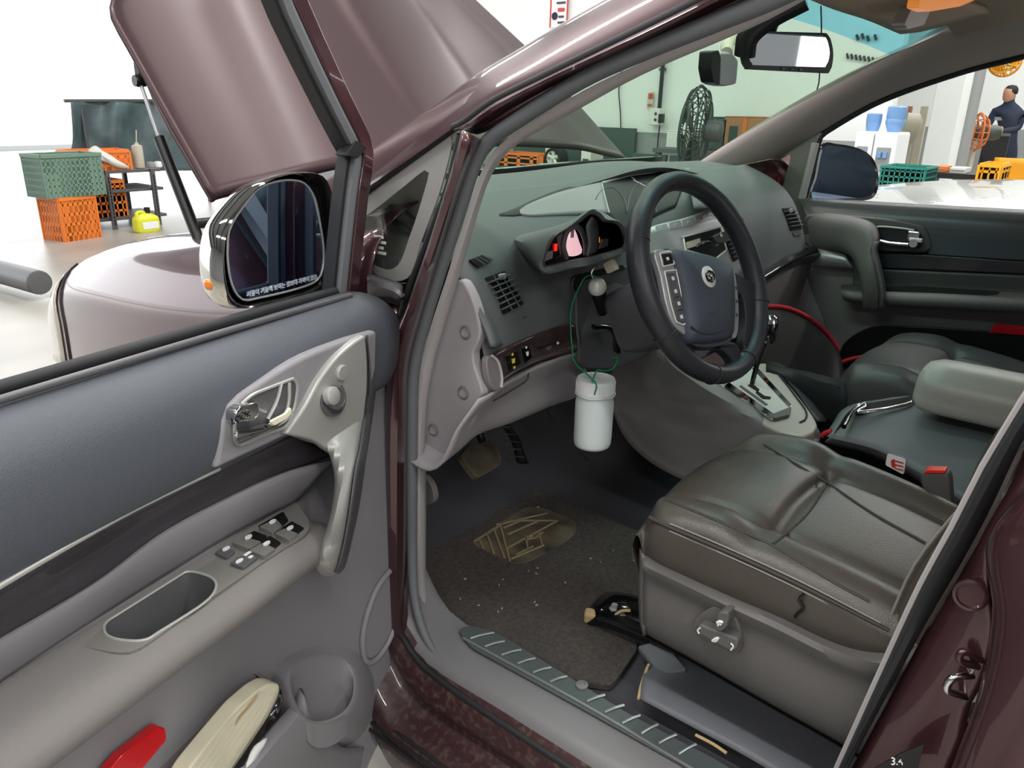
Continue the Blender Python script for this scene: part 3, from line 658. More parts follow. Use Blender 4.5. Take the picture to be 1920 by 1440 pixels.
# pull handle
L0 = [(600, 826, .05), (620, 850, .055), (629, 900, .06), (622, 960, .068), (606, 1015, .07), (595, 1060, .07), (600, 1076, .06)]
L1 = [(608, 820, .058), (628, 850, .082), (637, 900, .10), (630, 955, .112), (614, 1012, .110), (602, 1054, .098), (604, 1070, .08)]
R1 = [(680, 770, .058), (671, 838, .082), (662, 880, .10), (652, 950, .112), (641, 1015, .110), (630, 1058, .098), (622, 1072, .08)]
R0 = [(690, 780, .05), (685, 835, .055), (677, 890, .06), (666, 960, .068), (652, 1025, .07), (640, 1066, .07), (628, 1077, .06)]
D3 = lambda r: [DP(a, b, w_) for a, b, w_ in r]
mid = [(a+b)/2+DN*.004 for a, b in zip(D3(L1), D3(R1))]
loft('pull_handle', [D3(L0), D3(L1), mid, D3(R1), D3(R0), [DP(a-14, b+4, w_-.03) for a, b, w_ in R0]], 'satin', door, nu=36, nv=24, closed_v=True, caps=True)
loft('handle_back', [[p-DN*.0+V((.003, 0, 0)) for p in D3(R1)], [p+V((.004, 0, 0)) for p in D3(R0)], [p-DN*.02+V((.002, 0, 0)) for p in D3(R0)]], 'satin_dark', door, nu=30, nv=6, solid=.002)
# lower panel: bulging pocket wall with slot, cup ring, speaker ring, red reflector
tube('speaker_ring', [DP(a, b, .004) for a, b in [(748, 1062), (715, 1090), (692, 1140), (680, 1195), (684, 1236), (700, 1240), (722, 1215), (740, 1175), (752, 1120)]], .005, 'door_gray', door, n=50, k=8, closed=True, up=DN)
plate('speaker_cover', cr([DP(a, b, .002) for a, b in [(748, 1066), (717, 1094), (695, 1142), (684, 1195), (687, 1230), (701, 1234), (720, 1211), (737, 1173), (750, 1120)]], 40, True), 'door_gray', door, d=.01, bevel=.003)
# pocket: back recess is dark, front wall stands proud
plate('pocket_back', DD(.002, (488, 1262), (520, 1285), (545, 1330), (470, 1560), (250, 1700), (100, 1700), (300, 1440), (380, 1360)), 'console', door, d=.004, bevel=0)
plate('pocket_gap', DD(.004, (478, 1264), (502, 1282), (538, 1322), (532, 1345), (470, 1440), (420, 1520), (360, 1560), (440, 1420), (510, 1330), (500, 1290)), 'black_hole', door, d=.002, bevel=0)
pw0 = [(560, 1290), (544, 1325), (500, 1372), (442, 1440), (380, 1520), (250, 1680)]
loft('pocket_wall', [[DP(a, b, .055) for a, b in pw0], [DP(a, b, .068) for a, b in [(566, 1296), (552, 1332), (508, 1380), (450, 1450), (390, 1530), (260, 1690)]], [DP(a, b, .07) for a, b in [(585, 1345), (575, 1380), (545, 1425), (500, 1490), (440, 1570), (330, 1710)]], [DP(a, b, .03) for a, b in [(640, 1400), (630, 1440), (605, 1500), (560, 1580), (500, 1660), (420, 1800)]], [DP(a, b, -.005) for a, b in [(690, 1400), (680, 1450), (660, 1520), (620, 1600), (560, 1700), (480, 1850)]]], 'door_gray', door, nu=24, nv=16, solid=.006)
cuo = [(590, 1352), (570, 1340), (552, 1310), (545, 1270), (560, 1245), (600, 1228), (640, 1235), (660, 1262), (662, 1300), (648, 1330), (620, 1348)]
cu_r = cr([DP(a, b, .02+.055*max(0, min(1, (b-1230)/110))) for a, b in cuo], 40, True)
ccx = sum(cu_r, V((0, 0, 0)))/40
cpx = sum(a for a, _ in cuo)/len(cuo), sum(b for _, b in cuo)/len(cuo)
def cring(k, f): return cr([DP(cpx[0]+(a-cpx[0])*k, cpx[1]+(b-cpx[1])*k+(k-1)*30, f(max(0, min(1, (b-1230)/110)))) for a, b in cuo], 40, True)
loft('cup_holder', [cring(1.75, lambda t: -.006), cring(1.45, lambda t: .002+.036*t), cring(1.18, lambda t: .016+.054*t), cring(1.05, lambda t: .021+.056*t), cu_r, [ccx+(p-ccx)*.97-V((0, 0, .012)) for p in cu_r], [ccx+(p-ccx)*.9-V((0, 0, .055))-DN*.0 for p in cu_r], [ccx-V((0, 0, .06)) for p in cu_r]], 'door_gray', door, nu=40, closed_u=True, straight=True)
plate('red_reflector', rc(DD(.02, (190, 1462), (225, 1420), (298, 1362), (312, 1366), (314, 1388), (270, 1440), (232, 1480)), .004), 'red_lens', door, d=.014, bevel=.003, seg=3)
# window frame
fpth = [duz(DP(a, b, -.035)) for a, b in ((640, 600), (647, 520), (655, 440), (664, 360), (673, 292), (668, 268), (628, 188), (582, 92), (540, 0), (500, -90))]+[(.26, 1.62), (.36, 1.67), (.6, 1.70), (.9, 1.70), (1.0, 1.66), (1.03, 1.4), (1.04, 1.08)]
FP = [DV(a, b, 0) for a, b in fpth]
def inset(d, w_):
    out = []
    for i, (a, b) in enumerate(fpth):
        p, q_ = fpth[max(i-1, 0)], fpth[min(i+1, len(fpth)-1)]; t = V((q_[0]-p[0], q_[1]-p[1], 0)).normalized()
        out.append(DV(a+t.y*d, b-t.x*d, w_))
    return out
sweep('window_frame', inset(-.0125, -.035), [(-.013, -.03), (.012, -.03), (.012, .010), (-.013, .010)], 'paint', door, n=120, up=DN, bevel=.003)
sweep('frame_seal', inset(.008, -.035), [(-.010, -.012), (.009, -.012), (.009, .006), (0, .010), (-.010, .008)], 'seal_gray', door, n=90, up=DN, ang=30)
sweep('glass_channel', inset(.022, -.045), [(-.003, -.010), (.003, -.010), (.003, .010), (-.003, .010)], 'rubber', door, n=90, up=DN, ang=30)
sweep('frame_edge', inset(-.029, -.05), [(-.004, -.03), (.004, -.03), (.004, .006), (-.004, .006)], 'satin_dark', door, n=90, up=DN, ang=30)
plate('corner_joint', rc([DP(a, b, -.024) for a, b in ((648, 292), (672, 296), (690, 276), (668, 262))], .004), 'rubber', door, d=.02)
# outside mirror
MW = -.10
mg = [(330, 640), (400, 500), (560, 290), (660, 225), (780, 190), (900, 182), (1010, 210), (1090, 320), (1145, 540), (1183, 800), (1170, 1000), (1100, 1100), (900, 1172), (600, 1242), (470, 1262), (395, 1200), (345, 1080), (318, 900), (318, 760)]
MN = (DN+V((0, 0, .06))+DU*-.02).normalized(); MC = DP(520, 450, MW)
def MP(px, py, d=0): return on_plane(px, py, MC+MN*d, MN)
mgl = cr([MP(360+a/4.8, 300+b/4.8) for a, b in mg], 60, True)
mbz = cr([MP(360+a/4.8, 300+b/4.8, .008) for a, b in [(280, 900), (300, 720), (340, 590), (450, 420), (620, 235), (800, 150), (1000, 118), (1165, 138), (1245, 250), (1295, 500), (1312, 800), (1290, 1000), (1240, 1150), (1000, 1245), (700, 1310), (450, 1332), (350, 1290), (295, 1130)]], 60, True)
mc0 = sum(mbz, V((0, 0, 0)))/60
hs = door
loft('mirror_shell', [mbz, [mc0+(p-mc0)*1.02-MN*.012 for p in mbz], [mc0+(p-mc0)*.985-MN*.034 for p in mbz], [mc0+(p-mc0)*.88-MN*.058 for p in mbz], [mc0+(p-mc0)*.64-MN*.078 for p in mbz], [mc0+(p-mc0)*.3-MN*.088 for p in mbz], [mc0-MN*.09 for p in mbz]], 'chrome_mirror', door, nu=60, nv=30, closed_u=True)
def align(l, ref):
    n = len(l); rev = [l[0]]+l[1:][::-1]
    c = min(((sum((cyc(x, k)[i]-ref[i]).length for i in range(0, n, 5)), j, k) for j, x in enumerate((l, rev)) for k in range(n)))
    return cyc((l, rev)[c[1]], c[2])
mgl = align(mgl, mbz)
gc = sum(mgl, V((0, 0, 0)))/60
bzl_ = loft('mirror_bezel', [mbz, [p*.5+q_*.5+MN*.002 for p, q_ in zip(mbz, [gc+(p-gc)*1.07 for p in mgl])], [gc+(p-gc)*1.04-MN*.006 for p in mgl], [gc+(p-gc)*1.02-MN*.012 for p in mgl]], 'gloss_black', door, nu=60, closed_u=True, straight=True)
gl = plate('mirror_glass', mgl, 'mirror_glass', door, d=.004, bevel=0)
tube('glass_rim', [p+MN*.0005 for p in mgl], .0016, 'satin', gl, n=60, k=6, closed=True, up=MN)
text('mirror_lettering', '사물이 거울에 보이는 것보다 가까이 있음', MP(360+830/4.8, 300+1130/4.8, .001), MP(560, 520)-MP(500, 535), up, .0088, 'icon_white', gl)
box('signal_lamp', MP(404, 531, -.02)+DU*.004, (.022, .022, .018), 'orange_lens', bzl_, (DU, DN, up), .008)
loft('mirror_foot', [[MP(a, b, -.06) for a, b in ((600, 470), (640, 480), (668, 500))], [MP(a, b, -.01) for a, b in ((600, 520), (640, 530), (668, 540))], [MP(a, b, -.05) for a, b in ((600, 556), (640, 566), (668, 575))]], 'gloss_black', door, nu=8, nv=8, solid=.02)
# worn book standing in the door pocket
bk = thing('book', DP(450, 1380, .03), 'cream dog-eared book stuck in the door pocket under the armrest', 'book')
bo = [(492, 1284), (525, 1283), (524, 1300), (500, 1345), (470, 1395), (430, 1450), (390, 1500), (330, 1500), (360, 1425), (410, 1370), (455, 1315)]
pb_ = plate('page_block', rc(DD(.048, (488, 1292), (508, 1281), (526, 1283), (525, 1302), (505, 1345), (472, 1398), (446, 1440), (400, 1510), (318, 1510), (356, 1440), (400, 1385), (450, 1325)), .006), 'paper', bk, d=.026, bevel=.004)
for i in range(7):
    f = i/7; tube('page_edge', [DP(a+(c-a)*f, b+(d_-b)*f, .0482) for (a, b), (c, d_) in (((486, 1296), (522, 1290)), ((430, 1350), (500, 1350)), ((360, 1440), (444, 1440)))], .0007, 'tag_cream', pb_, n=10, k=4)
plate('stain', cr(DD(.0485, (478, 1306), (486, 1303), (470, 1324), (452, 1345), (440, 1362), (446, 1346)), 16, True), 'foam_tan', bk, d=.0006, bevel=0)
loft('cover', [[DP(a, b, .052) for a, b in ((527, 1290), (510, 1330), (470, 1392), (430, 1450))], [DP(a, b, .058) for a, b in ((530, 1310), (520, 1345), (490, 1385), (440, 1460))]], 'gloss_black', bk, nu=14, nv=4, solid=.003)
loft('page_block', [[DP(a, b, .058) for a, b in ((496, 1382), (475, 1400), (455, 1440), (440, 1480))], [DP(a, b, .06) for a, b in ((494, 1392), (478, 1415), (462, 1450), (450, 1490))]], 'paper_white', bk, nu=12, nv=3, solid=.006)
# ================================================================== the open hood
hood = thing('hood', (.95, 1.5, 1.2), 'raised maroon hood propped open ahead of the windshield', 'car hood')
def hp(x, s, lift=0):
    """a point on the raised panel: x across, s metres up from the hinge edge"""
    x = .935+(x-.935)*(1-max(0, s-.5)*.9); k = (x-.935)/.785
    a = radians(43-4*k)
    crown = .115*(1-k*k)
    return V((x, 1.525-.03*k+cos(a)*s-crown*.35*sin(a)+lift*-.7, 1.165+.012*k+sin(a)*s+crown*cos(a)*.85+.05*(s/1.2)**2+lift*.7))
xs = [.15, .162, .22, .30, .35, .41, .5, .72, .76, .81, .935, 1.06, 1.11, 1.15, 1.37, 1.46, 1.52, 1.57, 1.65, 1.708, 1.72]
lf = [-.006, 0, 0, .001, .006, .013, .015, .015, .018, .026, .027, .026, .018, .015, .015, .013, .006, .001, 0, 0, -.006]
rows = [[hp(x+(.12 if 0 else .1*s*(1 if x < .9 else -1)*(.2 < x < .7 or 1.2 < x < 1.63)), s, l*min(1, .4+s)) for x, l in zip(xs, lf)] for s in (0, .04, .1, .2, .3, .4, .48, .52, .6, .8, 1.0, 1.1)]
loft('hood_panel', rows, 'paint_hood_reflect', hood, nu=100, nv=40, solid=.012, off=1)
tube('hood_hem', [hp(.152, s) for s in (0, .3, .6, .9, 1.2)], .006, 'paint_hood_reflect', hood, n=16, k=8)
st0, st1, st2 = V((.15, 1.80, 1.392)), V((.15, 1.745, 1.272)), V((.15, 1.625, 1.055))
st = thing('gas_strut', st2, 'black gas strut propping the raised hood', 'strut')
tube('rod', [st0, st1], .0045, 'silver', st, n=2, k=10)
tube('cylinder', [st1+(st0-st1)*.02, st1+(st2-st1)*.03, st1+(st2-st1)*.05, st2], .0125, 'black', st, n=8, k=12)
lathe('ball_joint', st0, [(.012, -.012), (.014, 0), (.012, .012)], 'black', st, ax=(1, 0, 0))
tube('bracket', [st0, hp(.16, .39)-V((0, 0, .012))], .008, 'black', st, n=2)
# ================================================================== dashboard
dash = thing('dashboard', (.9, .9, .95), 'dark grey dashboard with instrument hood, vents and silver centre stack', 'dashboard')
YZ = [(.72, .80), (.80, .775), (.86, .76), (.927, .755), (.98, .765), (1.05, .792), (1.10, .82), (1.14, .86), (1.17, .915), (1.195, .98)]
def yface(x, z):
    if z <= YZ[0][0]: y = YZ[0][1]
    elif z >= YZ[-1][0]: y = YZ[-1][1]+(z-YZ[-1][0])*3
    else:
        for (z0, y0), (z1, y1) in zip(YZ, YZ[1:]):
            if z0 <= z <= z1: y = y0+(y1-y0)*(z-z0)/(z1-z0); break
    t = min(max((x-.12)/.22, 0), 1); y += .055*t*t*(3-2*t)
    t = min(max((x-.70)/.15, 0), 1); y -= .02*t*t*(3-2*t)
    t = min(max((x-1.3)/.4, 0), 1); y -= .02*t*t
    return y
def DF(px, py, off=0):
    """where a sight line meets the dashboard's face, moved off toward the driver"""
    d = ray(px, py); lo, hi = .6, 3.2; f = lambda t: (CAM+d*t).y-yface((CAM+d*t).x, (CAM+d*t).z)
    t = lo
    while t < hi and f(t) < 0: t += .01
    a, b = t-.01, t
    for _ in range(30):
        m_ = (a+b)/2
        if f(m_) < 0: a = m_
        else: b = m_
    p = CAM+d*b; n = V((0, -.93, .37)); return p+n*off
def DFS(off, *pts): return [DF(a, b, off) for a, b in pts]
FN = V((0, -.93, .37)).normalized()
zs = [.93, .96, 1.0, 1.05, 1.1, 1.14, 1.17, 1.195]
xsd = [.135+i*(1.62-.135)/44 for i in range(45)]
rows = [[V((x, yface(x, z), z)) for x in xsd] for z in zs]
rows = [[p+V((0, .05, -.01)) for p in rows[0]]]+rows
loft('dash_face', rows, 'dash', dash, nu=45, nv=36, straight=True, solid=.004, off=1)
# top pad from the hood lip back to the windshield base
lip = [V((.14, .835, 1.125)), V((.24, .90, 1.135)), V((.38, .955, 1.150)), V((.52, .985, 1.172)), V((.68, 1.0, 1.188)), V((.80, 1.0, 1.199)), V((.95, .985, 1.215)), V((1.1, .985, 1.213)), V((1.3, .99, 1.19)), V((1.5, .985, 1.165)), V((1.70, .965, 1.14))]
back = [V((x, 1.275-.10*((x-.95)/.8)**2, 1.197)) for x in (.12, .24, .38, .52, .66, .80, .95, 1.1, 1.3, 1.5, 1.78)]
mids = [(a*.55+b*.45)+V((0, 0, .018)) for a, b in zip(lip, back)]
under = [p+V((0, .012, -.010)) for p in lip]
loft('top_pad', [back, mids, [p+V((0, .02, .006)) for p in lip], lip, under, [p+V((0, .05, -.012)) for p in lip]], 'dash', dash, nu=50, nv=26, solid=.003)
# end cap with screws
ec = DF(0, 0) if False else None
cap = PX(.122, (858, 524), (874, 538), (885, 560), (895, 592), (900, 625), (893, 648), (886, 664), (890, 690), (905, 738), (893, 756), (872, 806), (840, 846), (803, 879), (790, 880), (792, 780), (812, 655), (838, 580))
plate('end_cap', cr(cap, 60, True), 'dash_light', dash, d=.02, bevel=.004, n=V((-1, 0, 0)))
for a, b in ((873, 623), (869, 736), (813, 806)):
    lathe('cap_screw', P(a, b, 'x', .1215), [(.0115, -.001), (.0115, .001), (.009, .002), (.0075, -.001), (0, -.001)], 'sill_gray', dash, ax=(-1, 0, 0), n=20)
loft('corner_ridge', [PX(.125, (868, 530), (884, 556), (898, 592), (912, 622), (922, 648)), PX(.135, (874, 530), (892, 556), (908, 592), (922, 622), (931, 650)), DFS(.002, (882, 532), (902, 556), (920, 592), (932, 622), (942, 646))], 'dash', dash, nu=18, nv=8, solid=.006)
# silver wing strip and central gauges
wing = [(968, 399), (989, 384), (1047, 362), (1122, 344), (1128, 372), (1134, 402), (1090, 399), (1027, 406), (985, 408)]
def UP(px, py, d=0):  # upper face behind the lip
    return DF(px, py, .003+d)
patch('wing_strip', ((969, 397), (989, 385), (1047, 363), (1122, 345)), ((970, 404), (988, 408), (1040, 406), (1134, 402)), lambda a, b: UP(a, b, .004), 'wing_gray', dash, nu=26, nv=8)
patch('strip_shadow_gap', ((931, 405), (966, 392), (1000, 376), (1050, 357), (1124, 339), (1240, 318)), ((934, 408), (974, 407), (1000, 388), (1050, 366), (1124, 346), (1240, 325)), lambda a, b: UP(a, b, .002), 'rubber', dash, nu=26, nv=4)
gp = [UP(a, b, .004) for a, b in ((1122, 347), (1180, 332), (1240, 324), (1285, 322), (1283, 350), (1262, 388), (1232, 408), (1196, 420), (1176, 442), (1158, 424), (1136, 403))]
gpl = patch('gauge_panel', ((1122, 347), (1180, 332), (1240, 325), (1290, 322)), ((1136, 403), (1172, 440), (1220, 410), (1262, 390)), lambda a, b: UP(a, b, .003), 'rubber', dash, nu=24, nv=10)
tube('panel_rim', [UP(a, b, .006) for a, b in ((1122, 346), (1150, 338), (1180, 331), (1210, 327), (1240, 323), (1285, 320))], .004, 'silver', dash, n=24, k=8)
tube('panel_rim', [UP(a, b, .007) for a, b in ((1122, 347), (1128, 374), (1135, 402))], .0025, 'silver', dash, n=8, k=6)
for (a, b, r, h_) in ((1136, 404, 32, 50), (1196, 405, 27, 60)):
    tube('gauge_arc', [UP(a+r*cos(t), b-h_*sin(t), .008) for t in [radians(x) for x in range(4, 150 if a < 1150 else 177, 12)]], .0012, 'gauge_line', gpl, n=30, k=6)
tube('gauge_needle', [UP(1180, 340, .008), UP(1204, 352, .008)], .0014, 'icon_white', gpl, n=2, k=6)
tube('gauge_tick', [UP(1176, 334, .008), UP(1184, 340, .008)], .0014, 'icon_white', gpl, n=2, k=6)
loft('binnacle_side', [[UP(a, b, .0) for a, b in ((1290, 322), (1312, 322), (1330, 330))], [UP(a, b, .03) for a, b in ((1275, 370), (1300, 378), (1322, 385))], [UP(a, b, .07) for a, b in ((1250, 405), (1290, 404), (1330, 404))]], 'dash', dash, nu=10, nv=8, solid=.006)
# driver display hood
ho = [(964, 447), (1000, 434), (1068, 423), (1098, 398), (1112, 392), (1126, 399), (1133, 409), (1152, 412), (1168, 422), (1176, 443), (1174, 463), (1167, 474), (1110, 495), (1022, 513), (1008, 505), (990, 484)]
hi_ = [(1018, 492), (1037, 447), (1068, 427), (1090, 414), (1106, 401), (1120, 404), (1130, 414), (1152, 418), (1164, 430), (1169, 457), (1160, 466), (1110, 481), (1060, 492), (1022, 500)]
HY = .735
ho3 = cr(PY(HY, *[(1010, 492), (1030, 447), (1066, 421), (1096, 400), (1112, 392), (1127, 399), (1134, 409), (1153, 412), (1169, 423), (1177, 444), (1174, 464), (1166, 475), (1110, 496), (1060, 507), (1022, 513)]), 60, True)
hi3 = align(cr(PY(HY+.004, *hi_), 60, True), ho3)
hb3 = [DF(*pxy) for pxy in []]
hcx = sum(a for a, _ in hi_)/len(hi_), sum(b for _, b in hi_)/len(hi_)
hback = align(cr(PY(HY+.07, *[(hcx[0]+(a-hcx[0])*.95, hcx[1]+(b-hcx[1])*.93) for a, b in hi_]), 60, True), hi3)
oback = align(cr([DF(a, b, -.004) for a, b in ho], 60, True), ho3)
dh = loft('display_hood', [oback, [a*.5+b*.5+V((0, 0, .004)) for a, b in zip(oback, ho3)], ho3, [(a+b)/2+V((0, -.004, 0)) for a, b in zip(ho3, hi3)], hi3, hback], 'dash', dash, nu=60, nv=30, closed_u=True)
bp = plate('display_back', [p+V((0, -.002, 0)) for p in hback], 'black', dash, d=.004, bevel=0, n=V((0, -1, 0)))
yb = HY+.064
tube('display_cowl', PY(yb-.03, (1062, 484), (1056, 462), (1062, 436), (1076, 424), (1090, 432), (1098, 456), (1098, 478)), .005, 'dash', dash, n=30, k=8)
plate('trip_display', cr(PY(yb-.012, (1066, 431), (1077, 430), (1086, 453), (1091, 474), (1068, 480), (1063, 459)), 24, True), 'lcd_pink', dash, d=.004, bevel=0)
loft('display_hump', [PY(HY+.01, (1098, 480), (1102, 455), (1098, 425), (1108, 406)), PY(HY+.03, (1112, 474), (1114, 450), (1112, 424), (1112, 408)), PY(HY+.055, (1118, 470), (1120, 450), (1120, 430), (1118, 414))], 'dash', dash, nu=14, nv=8, solid=.004)
plate('side_gauge', PY(yb-.012, (1122, 432), (1130, 440), (1138, 458), (1122, 468)), 'gloss_black', dash, d=.003, bevel=0)
plate('side_gauge', PY(yb-.012, (1034, 448), (1044, 444), (1050, 478), (1038, 484)), 'gloss_black', dash, d=.003, bevel=0)
box('warning_light', P(1042, 464, 'y', yb-.014), (.007, .002, .012), 'lcd_red', dash, bevel=0)
box('warning_light', P(1122, 450, 'y', yb-.014), (.006, .002, .010), 'lcd_orange', dash, bevel=0)
box('display_digit', P(1073, 437, 'y', yb-.016), (.008, .002, .016), 'icon_white', dash, bevel=0)
for p_, q_ in (((1020, 491), (1036, 484)), ((1124, 467), (1140, 461))): plate('display_floor', PY(yb-.02, p_, q_, (q_[0]+1, q_[1]-14), (p_[0]+6, p_[1]-18)), 'silver', dash, d=.003, bevel=0)
# vents on the driver's side
def vent(name, quad, off, nsl, nd, slat='dash', mr='dash'):
    q4 = [DF(a, b, off) for a, b in quad]; n = FN
    w_ = plate(name, rc([DF(a, b, off) for a, b in quad], .004), 'black_hole', dash, d=.004, bevel=0, n=n)
    def bl(s, t): return q4[0].lerp(q4[1], s).lerp(q4[3].lerp(q4[2], s), t)
    for i in range(1, nsl+1):
        t = i/(nsl+1); bar('vent_slat', bl(.02, t)+n*.003, bl(.98, t)+n*.003, .012, .0026, slat, w_, up=(bl(.5, 1)-bl(.5, 0)).normalized())
    for i in range(nd):
        s = (i+1)/(nd+1); tube('vent_divider', [bl(s, .02)+n*.005, bl(s, .98)+n*.005], .0016, slat, w_, n=2, k=6)
    return w_, bl
vent('side_vent', ((903, 523), (942, 509), (978, 571), (939, 592)), .006, 6, 2)
box('vent_tab', DF(931, 522, .013), (.018, .006, .010), 'satin', dash, rz(0), .002)
vent('demister_vent', ((872, 490), (896, 481), (917, 489), (889, 504)), .011, 0, 3)
plate('vent_thumbwheel', rc(DFS(.006, (951, 588), (971, 581), (974, 592), (955, 600)), .003), 'dash', dash, d=.006, bevel=.001)
tube('dash_seam', DFS(.003, (940, 492), (952, 496), (976, 540), (994, 584), (990, 592), (975, 598)), .0016, 'seam', dash, n=30, k=6)
# wood-look lower strip with switches, ticket slot
ls = [(912, 668), (940, 653), (970, 639), (1022, 620), (1064, 609), (1080, 622), (1082, 657), (1050, 664), (1022, 672), (985, 689), (950, 708), (926, 724), (914, 700)]
tr = patch('switch_strip', ((912, 668), (940, 653), (970, 639), (1022, 620), (1064, 608), (1081, 620)), ((924, 726), (950, 708), (985, 690), (1022, 673), (1052, 664), (1083, 656)), lambda a, b: DF(a, b, .006), 'wood_dark', dash, nu=30, nv=8)
plate('strip_cap', cr([DF(a, b, .010) for a, b in ((905, 676), (914, 668), (926, 684), (932, 712), (930, 730), (920, 733), (909, 712))], 30, True), 'console', dash, d=.012, bevel=.003)
tube('strip_cap_rim', [DF(a, b, .012) for a, b in ((912, 669), (924, 681), (931, 708), (930, 728))], .0025, 'trim_lip', dash, n=16, k=6)
for quad, ic in (([(938, 671), (962, 658), (968, 684), (944, 702)], 3), ([(968, 656), (982, 650), (990, 672), (976, 684)], 2)):
    b = plate('dash_switch', rc(DFS(.011, *quad), .003), 'gloss_black', dash, d=.01, bevel=.0015)
    cx_, cy_ = sum(a for a, _ in quad)/4, sum(b_ for _, b_ in quad)/4
    merged('switch_mark', [(DF(cx_+1.5*(k-1)*1.2, cy_+(k-1)*12, .0122), (.007 if k == 1 else .004, .001, .008 if k == 1 else .004), None) for k in range(ic)], 'icon_yellow' if ic == 3 else 'icon_white', b)
plate('ticket_slot', rc(DFS(.0095, (1000, 653), (1037, 641), (1039, 645), (1002, 658)), .002), 'black_hole', tr, d=.003, bevel=0)
lathe('slot_dimple', DF(1021, 650, .0088), [(.0085, 0), (.008, .001), (0, .0005)], 'satin_dark', tr, ax=FN)
lathe('slot_lamp', DF(1038, 645, .010), [(.003, 0), (.002, .002), (0, .002)], 'icon_white', tr, ax=FN, n=12)
# lower knee panel, in light grey
kn_top = [(894, 748), (916, 738), (946, 716), (985, 694), (1022, 678), (1082, 662), (1100, 700)]
kn_bot = [(803, 880), (845, 846), (887, 812), (950, 792), (1000, 771), (1080, 741), (1120, 726)]
rows = [[DF(a, b, .002) for a, b in kn_top], [P(a*.6+c*.4, b*.6+d*.4, 'y', .775+.02*i) for i, ((a, b), (c, d)) in enumerate(zip(kn_top, kn_bot))], [P(a, b, 'y', .83+.012*i) for i, (a, b) in enumerate(kn_bot)], [P(a, b, 'y', .83+.012*i)+V((0, .14, .035)) for i, (a, b) in enumerate(kn_bot)]]
knee = loft('knee_panel', rows, 'dash_light', dash, nu=30, nv=20, solid=.004)
tube('knee_seam', [DF(a, b, .004) for a, b in ((922, 752), (950, 736), (984, 714), (988, 700))], .0016, 'seam', dash, n=16, k=6)
# central stack
cs = [(1178, 446), (1214, 428), (1268, 414), (1330, 396), (1346, 404), (1374, 466), (1388, 500), (1380, 512), (1352, 540), (1300, 570), (1220, 580), (1190, 520)]
csp = patch('centre_stack', ((1176, 448), (1214, 428), (1268, 414), (1330, 395), (1350, 402)), ((1190, 540), (1225, 560), (1290, 560), (1350, 540), (1392, 506)), lambda a, b: DF(a, b, .012), 'silver', dash, nu=30, nv=12)
loft('stack_shelf', [DFS(.0, (1178, 440), (1230, 420), (1290, 404), (1335, 392)), [P(a, b, 'y', .93) for a, b in ((1188, 428), (1236, 408), (1290, 398), (1330, 388))], [P(a, b, 'y', .965) for a, b in ((1200, 420), (1244, 402), (1290, 394), (1322, 384))]], 'warm_gray', dash, nu=14, nv=6, solid=.004)
for a, b, m_ in ((1229, 431, 'silver'), (1255, 425, 'silver'), (1279, 420, 'silver'), (1304, 413, 'silver'), (1328, 407, 'silver')):
    k = plate('stack_button', rc(DFS(.016, (a-12, b-4), (a+10, b-9), (a+13, b+4), (a-10, b+9)), .003), m_, dash, d=.008, bevel=.0015)
    box('button_mark', DF(a, b, .0168), (.008, .001, .006), 'sticker_red' if a == 1304 else 'icon_white', k, bevel=0)
plate('radio_slot', rc(DFS(.0165, (1271, 449), (1338, 430), (1349, 470), (1330, 486), (1274, 470)), .004), 'black_hole', csp, d=.003, bevel=0)
tube('slot_frame', rc(DFS(.017, (1269, 448), (1339, 429), (1351, 472), (1331, 488), (1273, 472)), .004), .0022, 'silver_plate', csp, n=40, k=6, closed=True, up=FN)
plate('slot_card', DFS(.018, (1274, 458), (1300, 450), (1302, 462), (1276, 470)), 'tag_cream', csp, d=.002, bevel=0)
w_, bl = vent('stack_vent', ((1346, 448), (1358, 442), (1376, 486), (1364, 494)), .019, 5, 0)
# key fob hanging in the slot
kf = thing('key_fob', DF(1318, 452, .04), 'black remote key fob on a ring hung over the empty radio slot', 'key')
plate('fob_case', rc(DFS(.045, (1305, 452), (1330, 440), (1336, 452), (1334, 462), (1314, 466)), .005), 'gloss_black', kf, d=.014, bevel=.004)
lathe('fob_button', DF(1320, 451, .046), [(.005, 0), (.004, .002), (0, .002)], 'silver', kf, ax=FN, n=14)
tube('key_blade', DFS(.035, (1308, 458), (1292, 462), (1282, 468)), .003, 'chrome', kf, n=8, k=6)
# passenger side of the dash: glove panel, vent, dark strip, glove box
vq = ((1462, 392), (1482, 391), (1500, 430), (1478, 434))
vent('passenger_vent', vq, .008, 5, 0)
box('vent_tab', DF(1473, 398, .016), (.02, .006, .012), 'satin', dash, None, .002)
plate('vent_thumbwheel', rc(DFS(.008, (1482, 437), (1496, 436), (1498, 442), (1485, 444)), .002), 'satin_dark', dash, d=.006, bevel=.001)
tube('glove_seam', DFS(.002, (1384, 400), (1404, 380), (1440, 378), (1462, 380), (1476, 396), (1498, 440), (1515, 462)), .0016, 'seam', dash, n=30, k=6)
gs = [(1400, 528), (1430, 505), (1465, 484), (1500, 470), (1524, 462), (1528, 480)]
gs2 = [(1400, 545), (1430, 538), (1465, 516), (1500, 497), (1524, 492), (1530, 490)]
loft('gloss_strip', [DFS(.004, *gs), [DF((a+c)/2, (b+d)/2, .022) for (a, b), (c, d) in zip(gs, gs2)], [DF(a, b, .002) for a, b in gs2]], 'gloss_black', dash, nu=20, nv=10, solid=.003)
